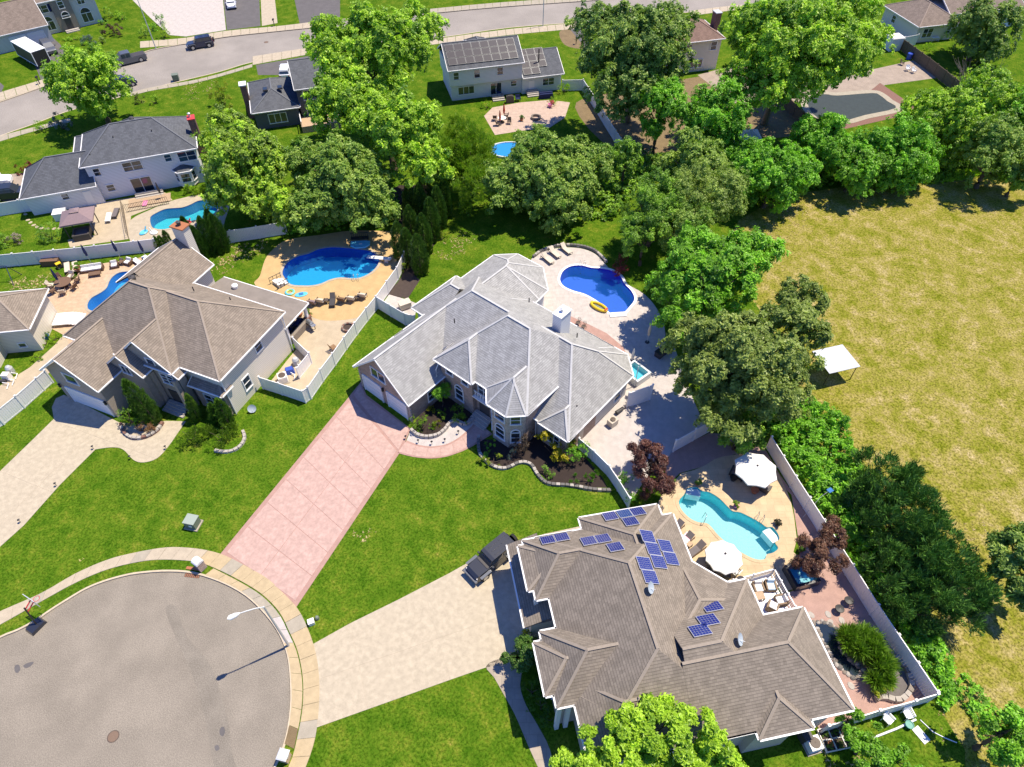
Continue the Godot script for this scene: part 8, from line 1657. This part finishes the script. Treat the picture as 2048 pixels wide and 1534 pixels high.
	for a in [[Vector3(23.3, 2.4, -13.91), Vector3(1.17, 0.94, 1.17), "thin leafy sapling over the garden boxes"], [Vector3(24.05, 2.2, -12.39), Vector3(1.76, 1.06, 1.76), "leafy sapling behind the rear vinyl fence"], [Vector3(26.11, 1.8, -11.57), Vector3(1.41, 0.99, 1.41), "low leafy sapling on the worn grass"]]: tree("sapling", a[2], a[0], a[1], GA, VB, 0.55, "leaf", 0.42, "saplings by the rear fence")
	# dark red maples
	tree("japanese_maple", "dark red leaved maple by the white fence stub", Vector3(12.36, 2.8, -34.62), Vector3(2.22, 1.77, 2.22), RA, RB, 1.0, "fine", 0.42, "", [[Vector3(12.61, 2, -33.31), Vector3(1.76, 1.24, 1.76)], [Vector3(11.86, 2.4, -36.54), Vector3(1.27, 1.02, 1.27)]], Vector3.ZERO, M.redleaf)
	tree("japanese_maple", "bronze and pink leaved maple over the shaded hot tub", Vector3(25.19, 3, -26.47), Vector3(2.01, 1.41, 2.01), RA, Color(0.25, 0.13, 0.07), 0.9, "fine", 0.42, "", [[Vector3(24.56, 2.4, -25.04), Vector3(1.75, 1.05, 1.75)], [Vector3(26.28, 3, -28.05), Vector3(1.31, 0.92, 1.31)]], Vector3.ZERO, M.redleaf)
	bush("crimson mounded maple beside the deep blue pool", Vector3(13.19, 0, -65.91), Vector3(1.45, 1.3, 1.45), Color(0.10, 0.012, 0.012), Color(0.34, 0.05, 0.035), 0.3, "fine", "red_maple", "", M.redleaf)
	bush("wine red mound before the white house front", Vector3(-69.22, 0, -87.27), Vector3(1.6, 0.9, 1.3), Color(0.09, 0.01, 0.01), Color(0.3, 0.03, 0.02), 0.3, "fine", "red_maple", "", M.redleaf)
	# arborvitae
	for a in [[Vector3(-13.7, 0, -67.87), 5.2, 1.15], [Vector3(-12.61, 0, -66.88), 5.0, 1.1], [Vector3(-11.04, 0, -65.15), 5.4, 1.2], [Vector3(-10.82, 0, -68.97), 5.6, 1.15], [Vector3(-12.57, 0, -70.91), 5.4, 1.1], [Vector3(-10.09, 0, -71.75), 6.0, 1.2], [Vector3(-11.61, 0, -74.54), 6.2, 1.15], [Vector3(-9.37, 0, -74.21), 6.0, 1.1], [Vector3(-13.03, 0, -74.98), 6.0, 1.1], [Vector3(-8.76, 0, -76.77), 5.4, 1.0], [Vector3(-11.27, 0, -77.57), 6.0, 1.1]]:
		spire("tall clipped green arborvitae in the cluster by the fence corner", a[0], a[2], a[1], Color(0.035, 0.095, 0.012), Color(0.12, 0.25, 0.025), "arborvitae cluster by the diving pool")
	for a in [[Vector3(-39.12, 0, -68.66), 4.6, 0.95], [Vector3(-38.07, 0, -67.87), 4.6, 0.9], [Vector3(-40.12, 0, -70.08), 4.4, 0.9], [Vector3(-37.4, 0, -68.97), 5.2, 1.0], [Vector3(-36.16, 0, -69.47), 5.2, 1.15], [Vector3(-37.14, 0, -70.7), 5.0, 1.0]]: spire("tall green arborvitae behind the taupe house chimney", a[0], a[2], a[1], Color(0.025, 0.085, 0.012), Color(0.09, 0.21, 0.02), "arborvitae behind the taupe chimney")
	for a in [[Vector3(-44.2, 0, -69.47), 1.9, 0.5], [Vector3(-43.7, 0, -69.67), 1.9, 0.5], [Vector3(-43.21, 0, -70.29), 2.2, 0.55]]: spire("short green arborvitae on the inside of the long fence", a[0], a[2], a[1], Color(0.035, 0.095, 0.012), Color(0.12, 0.25, 0.025), "short arborvitae at the long fence")
	spire("tallest leaning arborvitae by the taupe garage corner", Vector3(-35.25, 0, -42.03), 1.05, 6.0, Color(0.035, 0.10, 0.012), Color(0.13, 0.27, 0.025), "", "arborvitae", Vector3(-0.6, 0, 0))
	spire("loose arborvitae right of the grey front steps", Vector3(-31.05, 0, -42.35), 0.6, 3.6, Color(0.05, 0.12, 0.015), Color(0.16, 0.3, 0.03)); spire("dense arborvitae at the siding corner of the taupe house", Vector3(-27.86, 0, -41.59), 0.85, 3.8, Color(0.035, 0.10, 0.012), Color(0.13, 0.27, 0.025)); spire("thin arborvitae beside the dense one at the siding corner", Vector3(-28.79, 0, -41.72), 0.7, 3.0, Color(0.035, 0.10, 0.012), Color(0.13, 0.27, 0.025))
	# conifers beyond the fence
	for a in [[Vector3(32.49, 0, -33.02), 2.6, 6.0], [Vector3(32.47, 0, -29.25), 3.0, 6.5], [Vector3(30.28, 0, -30.47), 2.2, 5.0], [Vector3(33.24, 0, -26.23), 3.0, 6.5], [Vector3(30.96, 0, -25.12), 2.6, 5.5], [Vector3(33.19, 0, -22.98), 3.0, 6.5], [Vector3(31.03, 0, -22.57), 2.4, 5.0]]: tree("spruce_tree", "dark green spruce in the group beyond the long fence", a[0] + Vector3(0, a[2] * 0.45, 0), Vector3(a[1] * 1.1, a[2] * 0.48, a[1] * 1.1), Color(0.045, 0.13, 0.02), Color(0.14, 0.31, 0.045), 1.1, "sprig", 0.6, "spruces beyond the long fence", [], Vector3.ZERO, M.needle)
	# ivy and undergrowth
	thicket("ivy_hedge", "dense vivid ivy climbing beyond the long white fence", "ivy", P([25.12, -40.48, 26.88, -43.5, 30.27, -44.81, 32.59, -40.97, 32.42, -36.83, 31.99, -33.54, 32.33, -27.13, 32.94, -22.36, 33.27, -18.46, 32.24, -15.59, 31.18, -15.25, 30.59, -17.9, 29.88, -20.56, 28.3, -26.45, 26.33, -34.34]), 0.6, 2.5, 16.0, 0.52, VA, VB, "leaf", "stuff", 3)
	thicket("undergrowth", "low undergrowth filling the tree row", "undergrowth", P([-1.61, -78.14, 5.03, -76.43, 13.52, -75.31, 16.08, -80.5, 19.64, -86.75, 26.53, -85.45, 30.55, -78.14, 36.9, -81.95, 47.19, -83.93, 58.37, -85.71, 69.5, -88.33, 76.47, -92.16, 80.96, -101.08, 59.47, -97.99, 42.51, -92.16, 20.18, -90.77, -1.71, -86.75]), 0.4, 2.6, 5.5, 0.6, DA, GB, "leaf", "stuff", 5)
	thicket("undergrowth", "shrubs along the tree row behind the diving pool", "undergrowth", P([-29.64, -71.75, -24.77, -73.02, -18.47, -74.1, -14.94, -74.54, -15.26, -80.5, -22.08, -80.5, -29.25, -75.87]), 0.5, 1.8, 8.0, 0.5, DA, VB, "leaf", "stuff", 6)
	thicket("undergrowth", "weeds at the foot of the big maple", "undergrowth", P([19.49, -41.59, 24.46, -39.75, 25.65, -41.59, 29.26, -44.81, 27.94, -47.54, 21.13, -44.81]), 0.4, 1.6, 8.0, 0.45, DA, GB, "leaf", "stuff", 8)
	thicket("undergrowth", "green tangle at the lower field corner", "undergrowth", P([32.47, -17, 33.06, -14.57, 33.45, -11.54, 37.95, -11.54, 39.55, -15.94, 35.39, -14.91, 34.09, -17.72]), 0.3, 1.4, 10.0, 0.4, GA, VB, "leaf", "stuff", 9)
	thicket("tall_grass", "tall green grass strip where the field meets the thicket", "grass", P([57.27, -86.49, 64.06, -87.4, 70, -89.4, 69.42, -87.4, 63.1, -85.2, 57.66, -83.93]), 0.2, 0.6, 14.0, 0.5, VA, YB, "blade", "stuff", 10)
	thicket("tall_grass", "weedy edge between the dry field and the ivy", "grass", P([29.26, -44.81, 31.2, -42.86, 32.65, -36.83, 32.98, -32.5, 32.26, -33.02, 32.19, -39.75, 29.99, -43.83]), 0.2, 0.6, 10.0, 0.4, GA, YB, "blade", "stuff", 12)
	for a in [[P([-37.27, -68.97, -35.2, -71.01, -30.92, -71.75, -29.41, -70.7, -31.39, -68.46, -33.72, -65.53, -35.61, -63.65, -37.07, -65.53]), 22.0], [P([-61.16, -63.19, -58.32, -64.77, -55.42, -65.06, -52.4, -63.65, -53.59, -60.93, -57.06, -59.62, -59.02, -60.05]), 26.0], [P([-9.18, -71.54, -6.12, -74.21, -4.11, -72.59, -5.86, -68.46, -8.22, -66.49, -10.09, -68.46]), 24.0], [P([-56.9, -116.61, -52.32, -118.53, -49.25, -113.82, -51.01, -108.49, -54.56, -109.36]), 10.0], [P([21.84, -13.25, 24.79, -13.58, 25.64, -11.98, 22.46, -10.75, 20.67, -11.67]), 26.0], [P([30.8, -16.11, 32.2, -15.94, 31.77, -13.25, 30.08, -12.61]), 18.0], [P([29.32, -72.59, 36.21, -79.31, 42.33, -81.7, 46.06, -80.5, 37.03, -72.59, 30.19, -65.53]), 7.0], [P([37.31, -29.98, 41.71, -31.98, 42.08, -29.01, 38.03, -26.68]), 9.0], [P([-37.6, -27.83, -36.64, -28.06, -35.62, -27.13, -36.73, -26.77]), 26.0], [P([-14.56, -29.98, -12.51, -30.97, -10.95, -29.01, -12.9, -27.6]), 20.0]]: dry_tufts(a[0], a[1])
	bare_tree()
	shrubs()
func dry_tufts(poly: PackedVector2Array, per: float) -> void:   # worn, straw coloured grass, thinning out towards its edge
	var box := Rect2(poly[0], Vector2.ZERO)
	for p in poly: box = box.expand(p)
	var c := box.get_center(); var pts := []; var nz := FastNoiseLite.new(); nz.seed = 9; nz.frequency = 0.35
	for i in int(box.get_area() * per):
		var q := box.position + Vector2(rng.randf(), rng.randf()) * box.size
		if not Geometry2D.is_point_in_polygon(q, poly): continue
		var edge := 9.0
		for k in poly.size(): edge = minf(edge, q.distance_to(Geometry2D.get_closest_point_to_segment(q, poly[k], poly[(k + 1) % poly.size()])))
		if rng.randf() < clampf(edge / 2.2, 0, 1) * clampf(0.6 + nz.get_noise_2d(q.x, q.y) * 1.4, 0, 1): pts.append(q)
	var mm := MultiMesh.new(); mm.transform_format = MultiMesh.TRANSFORM_3D; mm.use_colors = true; mm.mesh = LM.blade; mm.instance_count = pts.size()
	for i in pts.size():
		mm.set_instance_transform(i, Transform3D(Basis(Vector3.UP, rng.randf() * TAU).scaled(Vector3(1.5, 0.5, 1.5) * rng.randf_range(0.12, 0.24)), Vector3(pts[i].x - c.x, 0.0, pts[i].y - c.y)))
		mm.set_instance_color(i, Color(0.34, 0.28, 0.07).lerp(Color(0.66, 0.52, 0.28), rng.randf()))
	var m := MultiMeshInstance3D.new(); m.multimesh = mm; m.material_override = M.needle; m.name = numbered("dry_grass"); add_child(m); m.position = Vector3(c.x, 0, c.y); tag(m, "worn straw coloured grass showing through the lawn", "grass", "", "stuff")
func bare_tree() -> void:
	var o := thing("bare_tree", "leafless grey shrub tree tangled at the wooden fence", "tree", Vector3(75.24, 0, -110.23)); var s := ST()
	for k in 34:
		var a := rng.randf() * TAU; var t := rng.randf_range(2.5, 5.5); var p := Vector3(cos(a) * t * 0.75, rng.randf_range(2.5, 6.0), sin(a) * t * 0.6); limb(s, Vector3(cos(a) * 0.3, 0, sin(a) * 0.3), p, 0.09, 0.025, 0.5)
		for j in 2: limb(s, p * 0.7, p + Vector3(rng.randf_range(-1.2, 1.2), rng.randf_range(0, 1.2), rng.randf_range(-1.2, 1.2)), 0.04, 0.015, 0.2)
	part("branches", s, M.bark_pale, o)
func shrubs() -> void:
	# front of the brick house
	var lime := [Color(0.11, 0.22, 0.008), Color(0.22, 0.40, 0.02)]
	for a in [[Vector3(-8.72, 0, -41.09), 1.0, 0.8, "bright green clipped shrub at the planter end"], [Vector3(-9.44, 0, -41.47), 0.7, 0.7, "smaller bright shrub against the garage corner"], [Vector3(-5.43, 0, -42.73), 0.95, 0.8, "yellow green shrub under the arched window"], [Vector3(-4.85, 0, -42.09), 0.7, 0.5, "low green shrub by the front steps"], [Vector3(-7.07, 0, -42.73), 0.55, 0.5, "small yellow green shrub in the dark mulch"]]: bush(a[3], a[0], Vector3(a[1], a[2], a[1]), lime[0], lime[1], 0.2)
	bush("spiky yellow shrub beside the small garage window", Vector3(-8.32, 0, -43.37), Vector3(0.6, 0.5, 0.6), Color(0.2, 0.22, 0.01), Color(0.4, 0.42, 0.04), 0.22, "sprig"); bush("spiky yellow shrub in the planter middle", Vector3(-7.48, 0, -41.59), Vector3(0.55, 0.4, 0.55), Color(0.2, 0.22, 0.01), Color(0.4, 0.42, 0.04), 0.22, "sprig")
	tree("weeping_tree", "small weeping green tree in the entrance corner", Vector3(-7.01, 1.8, -43.94), Vector3(0.89, 1.07, 0.89), VA, VB, 1.0, "fine", 0.34)
	bush("golden yellow shrub beside the tower", Vector3(3.98, 0, -37.86), Vector3(1.9, 1.7, 1.8), Color(0.30, 0.27, 0.008), Color(0.58, 0.50, 0.02), 0.34, "leaf", "golden_shrub")
	bush("dark bronze upright shrub between tower and golden shrub", Vector3(1.14, 0, -38.27), Vector3(1.0, 1.7, 1.0), Color(0.03, 0.022, 0.014), Color(0.11, 0.075, 0.045), 0.26, "fine", "bronze_shrub", "", M.redleaf); bush("second bronze shrub at the wall behind the tower", Vector3(1.64, 0, -39.63), Vector3(0.7, 1.5, 0.7), Color(0.03, 0.022, 0.014), Color(0.12, 0.07, 0.045), 0.26, "fine", "bronze_shrub", "", M.redleaf)
	bush("blue grey dwarf spruce at the tower foot", Vector3(0, 0, -37.69), Vector3(0.75, 0.7, 0.75), Color(0.06, 0.10, 0.09), Color(0.17, 0.24, 0.22), 0.2, "sprig", "blue_spruce", "", M.needle)
	bush("yellow green ground cover before the tower bed wall", Vector3(-1.84, 0, -37.11), Vector3(1.7, 0.45, 0.9), Color(0.16, 0.24, 0.01), Color(0.34, 0.42, 0.03), 0.22); bush("green ground cover along the tower bed", Vector3(-2.35, 0, -38.86), Vector3(0.9, 0.4, 1.3), VA, VB, 0.22)
	for a in [[Vector3(5.53, 0, -36.72), 0.95, "clipped green globe beside the golden shrub"], [Vector3(6.69, 0, -37.29), 1.0, "clipped green globe next to the vinyl fence"]]: bush(a[2], a[0], Vector3(a[1], a[1] * 1.1, a[1]), VA, VB, 0.2)
	bush("flat green juniper spreading inside the dark edging", Vector3(6.95, 0, -35.05), Vector3(1.9, 0.55, 1.0), VA, Color(0.16, 0.32, 0.03), 0.24, "sprig", "juniper"); bush("small green shrub in the shade of the golden shrub", Vector3(3.52, 0, -35.71), Vector3(0.9, 0.5, 0.8), DA, GB, 0.22)
	for a in [[Vector3(10.3, 0, -34.88), 0.9, "green globe shrub behind the side vinyl fence"], [Vector3(10.72, 0, -33.02), 0.9, "green globe shrub between fence and dark red maple"]]: bush(a[2], a[0], Vector3(a[1], a[1], a[1]), VA, VB, 0.22)
	# taupe house front
	for a in [[Vector3(-30.68, 0, -39.87), 1.75, "large feathery green mound on the front lawn"], [Vector3(-27.99, 0, -39.75), 1.75, "large feathery green mound with bare twigs"]]: bush(a[2], a[0], Vector3(a[1], 1.3, a[1]), Color(0.06, 0.13, 0.008), Color(0.17, 0.30, 0.02), 0.28, "sprig", "mound_shrub")
	bush("rusty red mounded shrub in the brick planter", Vector3(-36.06, 0, -40.85), Vector3(1.3, 0.7, 0.9), Color(0.12, 0.07, 0.02), Color(0.34, 0.18, 0.08), 0.22, "fine", "red_shrub", "", M.redleaf)
	bush("dark green shrub at the taupe garage wall", Vector3(-37.94, 0, -42.22), Vector3(0.9, 1.0, 0.9), DA, GB, 0.24); bush("green shrub beside the tallest arborvitae", Vector3(-36.99, 0, -41.9), Vector3(0.7, 0.6, 0.7), VA, YB, 0.24)
	# solar house front
	tree("front_shrub_tree", "round glossy shrub tree at the solar house corner", Vector3(0.78, 1.7, -18.41), Vector3(1.33, 1.33, 1.33), DA, Color(0.14, 0.24, 0.04), 1.2, "leaf", 0.34); bush("yellow shrub above the glossy shrub tree", Vector3(1.64, 0, -20.44), Vector3(0.7, 0.9, 0.7), Color(0.25, 0.27, 0.008), Color(0.5, 0.5, 0.02), 0.24, "leaf")
	for a in [[Vector3(1.48, 0, -16.46), 0.95, "clipped dark green globe by the grey path"], [Vector3(2.12, 0, -15.52), 0.85, "looser green globe below the clipped one"], [Vector3(2.56, 0, -14.57), 0.7, "small dark shrub at the white column"]]: bush(a[2], a[0], Vector3(a[1], a[1], a[1]), Color(0.03, 0.10, 0.008), Color(0.10, 0.24, 0.015), 0.2)
	# pond yard
	var o := thing("grass_clump", "huge arching clump of green ornamental grass", "ornamental grass", Vector3(26.53, 0, -19.28))
	for e in [[0.0, 0.0], [0.9, 0.7], [-0.7, -0.9], [0.2, -1.0], [0.6, 1.6], [1.2, -0.1]]: leaves(o, "blades", [[Vector3(e[0], 0.75, e[1]), Vector3(0.95, 0.65, 0.95)]], 190, 0.62, Color(0.09, 0.20, 0.01), Color(0.24, 0.42, 0.04), "blade", null, 0.8)
	bush("yellow green hosta beside the block ring", Vector3(27.16, 0, -16.72), Vector3(0.85, 0.6, 0.85), Color(0.24, 0.30, 0.01), Color(0.46, 0.52, 0.03), 0.24, "leaf", "hosta")
	# arborvitae bed
	for a in [[Vector3(-10.83, 0, -64.77), 0.9], [Vector3(-12.9, 0, -65.53), 0.7], [Vector3(-10.42, 0, -69.47), 0.7], [Vector3(-8.93, 0, -71.54), 0.8]]: bush("yellow green shrub at the foot of the arborvitae", a[0], Vector3(a[1], 0.6, a[1]), lime[0], Color(0.32, 0.40, 0.02), 0.24, "fine", "shrub", "shrubs under the arborvitae")
	# stone front house garden
	for a in [[Vector3(-75.33, 0, -135.01), Vector3(2.2, 1.2, 1.8), Color(0.05, 0.025, 0.02), Color(0.17, 0.085, 0.06), "purple brown mound on the far front lawn"], [Vector3(-78.57, 0, -131.83), Vector3(1.6, 1.0, 1.3), Color(0.07, 0.12, 0.11), Color(0.18, 0.27, 0.25), "blue grey spruce mound on the far front lawn"], [Vector3(-76.63, 0, -142.68), Vector3(1.8, 0.9, 1.2), VA, YB, "yellow green shrub by the arched window"], [Vector3(-79.38, 0, -143.94), Vector3(1.2, 1.0, 1.0), DA, GB, "dark shrub at the stone house wall"], [Vector3(-69.18, 0, -135.01), Vector3(1.2, 1.1, 1.2), DA, YB, "golden topped globe beside the far lamp post"], [Vector3(-65.44, 0, -134.32), Vector3(1.2, 1.1, 1.2), lime[0], YB, "golden green globe by the pale driveway"], [Vector3(-68.38, 0, -140.71), Vector3(0.9, 1.2, 0.9), DA, VB, "dark green cone by the pale driveway"], [Vector3(-68.86, 0, -137.34), Vector3(1.2, 0.8, 1.0), VA, VB, "green shrub between the golden globes"], [Vector3(-76.24, 0, -131.83), Vector3(0.9, 0.6, 0.8), OA, OB, "olive shrub beside the spruce mound"], [Vector3(-81.93, 0, -133.18), Vector3(2.4, 0.4, 0.8), VA, YB, "low hedge along the far front walk"], [Vector3(-79.58, 0, -140.22), Vector3(1.4, 0.5, 0.8), DA, VB, "low hedge under the arched window"], [Vector3(-69.47, 0, -99.83), Vector3(2.0, 1.3, 1.6), Color(0.09, 0.13, 0.11), Color(0.22, 0.30, 0.26), "weeping blue cedar by the white house"], [Vector3(-72.52, 0, -99.21), Vector3(0.9, 0.9, 0.9), VA, YB, "yellow green shrub near the far sidewalk"], [Vector3(-60.51, 0, -108.32), Vector3(0.9, 1.0, 0.9), RA, OB, "thin reddish shrub behind the slate roof"], [Vector3(-58.19, 0, -107.97), Vector3(1.1, 0.7, 0.9), lime[0], YB, "golden shrub behind the slate roof"], [Vector3(-46.59, 0, -107.29), Vector3(2.0, 2.2, 2.0), lime[0], Color(0.42, 0.44, 0.02), "golden tipped shrub left of the navy house"]]: bush(a[4], a[0], a[1], a[2], a[3], 0.34, "fine")
	# far left yard, white house beds
	for a in [[Vector3(-58.84, 0, -71.75), Vector3(1.8, 1.3, 1.4), "dark shrub on the grass behind the gazebo"], [Vector3(-64.26, 0, -70.7), Vector3(1.6, 1.2, 1.2), "dark shrub at the long fence near the pink flowers"], [Vector3(-63.01, 0, -78.37), Vector3(1.0, 0.8, 0.8), "dark shrub at the white house corner"]]: bush(a[2], a[0], a[1], DA, GB, 0.3)
	bush("white and pink flowering shrub by the long fence", Vector3(-62.64, 0, -71.01), Vector3(1.2, 0.7, 0.9), Color(0.2, 0.12, 0.1), Color(0.55, 0.45, 0.4), 0.26); 
	for a in [Vector3(-44.55, 0, -82.19), Vector3(-43.51, 0, -81.95), Vector3(-42.55, 0, -82.44)]: bush("tufted yellow green grass by the bay window", a, Vector3(0.6, 0.6, 0.6), lime[0], YB, 0.3, "blade", "grass_tuft", "grass tufts by the bay window")
	for a in [[Vector3(-50.97, 0, -52.83), "yellow green plants round the blue glazed pot"], [Vector3(-50.27, 0, -53.45), "brownish grass plants on the small island"], [Vector3(-50.59, 0, -50.57), "small green plant on the pale side walk"]]: bush(a[1], a[0], Vector3(0.9, 0.35, 0.7), lime[0], YB, 0.22, "sprig")
	for a in [[Vector3(80.71, 0, -133.63), Vector3(1.4, 1.0, 1.0), "dark shrub under the ranch house window"], [Vector3(76.29, 0, -129.18), Vector3(1.2, 0.7, 1.0), "pale green hosta clump on the far lawn"], [Vector3(8.68, 0, -112.01), Vector3(1.6, 0.9, 0.8), "spiky green plants behind the far patio"], [Vector3(-4.04, 0, -106.62), Vector3(1.2, 0.6, 0.8), "green plants at the far brick steps"], [Vector3(6.68, 0, -107.97), Vector3(0.9, 0.7, 0.9), "yellow green plant by the far fire pit"], [Vector3(22.33, 0, -36.83), Vector3(0.01, 0.01, 0.01), ""]]:
		if a[2]: bush(a[2], a[0], a[1], GA, YB, 0.32, "sprig")
	bush("yellow variegated shrub at the foot of the dark tree", Vector3(21.36, 0, -38.86), Vector3(1.0, 0.5, 0.7), Color(0.3, 0.32, 0.02), Color(0.55, 0.52, 0.06), 0.26, "leaf")

func _ready() -> void:
	rng.seed = 7
	var cam := Camera3D.new()
	cam.name = "camera"; add_child(cam)
	cam.position = Vector3(0, 53, 0); cam.rotation_degrees = Vector3(-48.4, 0, 0); cam.fov = 58.63; cam.near = 0.1; cam.far = 2000.0; cam.current = true
	var env := Environment.new()
	env.background_mode = Environment.BG_SKY
	var sky := Sky.new(); var sm := ProceduralSkyMaterial.new()
	sm.sky_top_color = Color(0.24, 0.40, 0.74); sm.sky_horizon_color = Color(0.62, 0.76, 0.94); sm.sky_curve = 0.18; sm.ground_bottom_color = Color(0.3, 0.32, 0.25); sm.ground_horizon_color = Color(0.62, 0.74, 0.9)
	sm.sky_energy_multiplier = 1.0
	sky.sky_material = sm; env.sky = sky
	env.tonemap_mode = Environment.TONE_MAPPER_LINEAR
	env.tonemap_exposure = 1.4
	env.sdfgi_enabled = true; env.ssao_enabled = true; env.ssil_enabled = true
	var we := WorldEnvironment.new(); we.name = "environment"; we.environment = env; add_child(we)
	var sun := DirectionalLight3D.new()
	sun.name = "sun"; add_child(sun); sun.light_energy = 1.6; sun.light_angular_distance = 0.5; sun.light_color = Color(1.0, 0.95, 0.86); sun.shadow_enabled = true
	sun.look_at_from_position(Vector3.ZERO, Vector3(-0.341, -0.924, 0.173), Vector3.UP)
	materials()
	setting()
	central_house(); taupe_house(); solar_house(); other_houses()
	leaf_meshes()
	pools_and_fences(); props()
	plants()
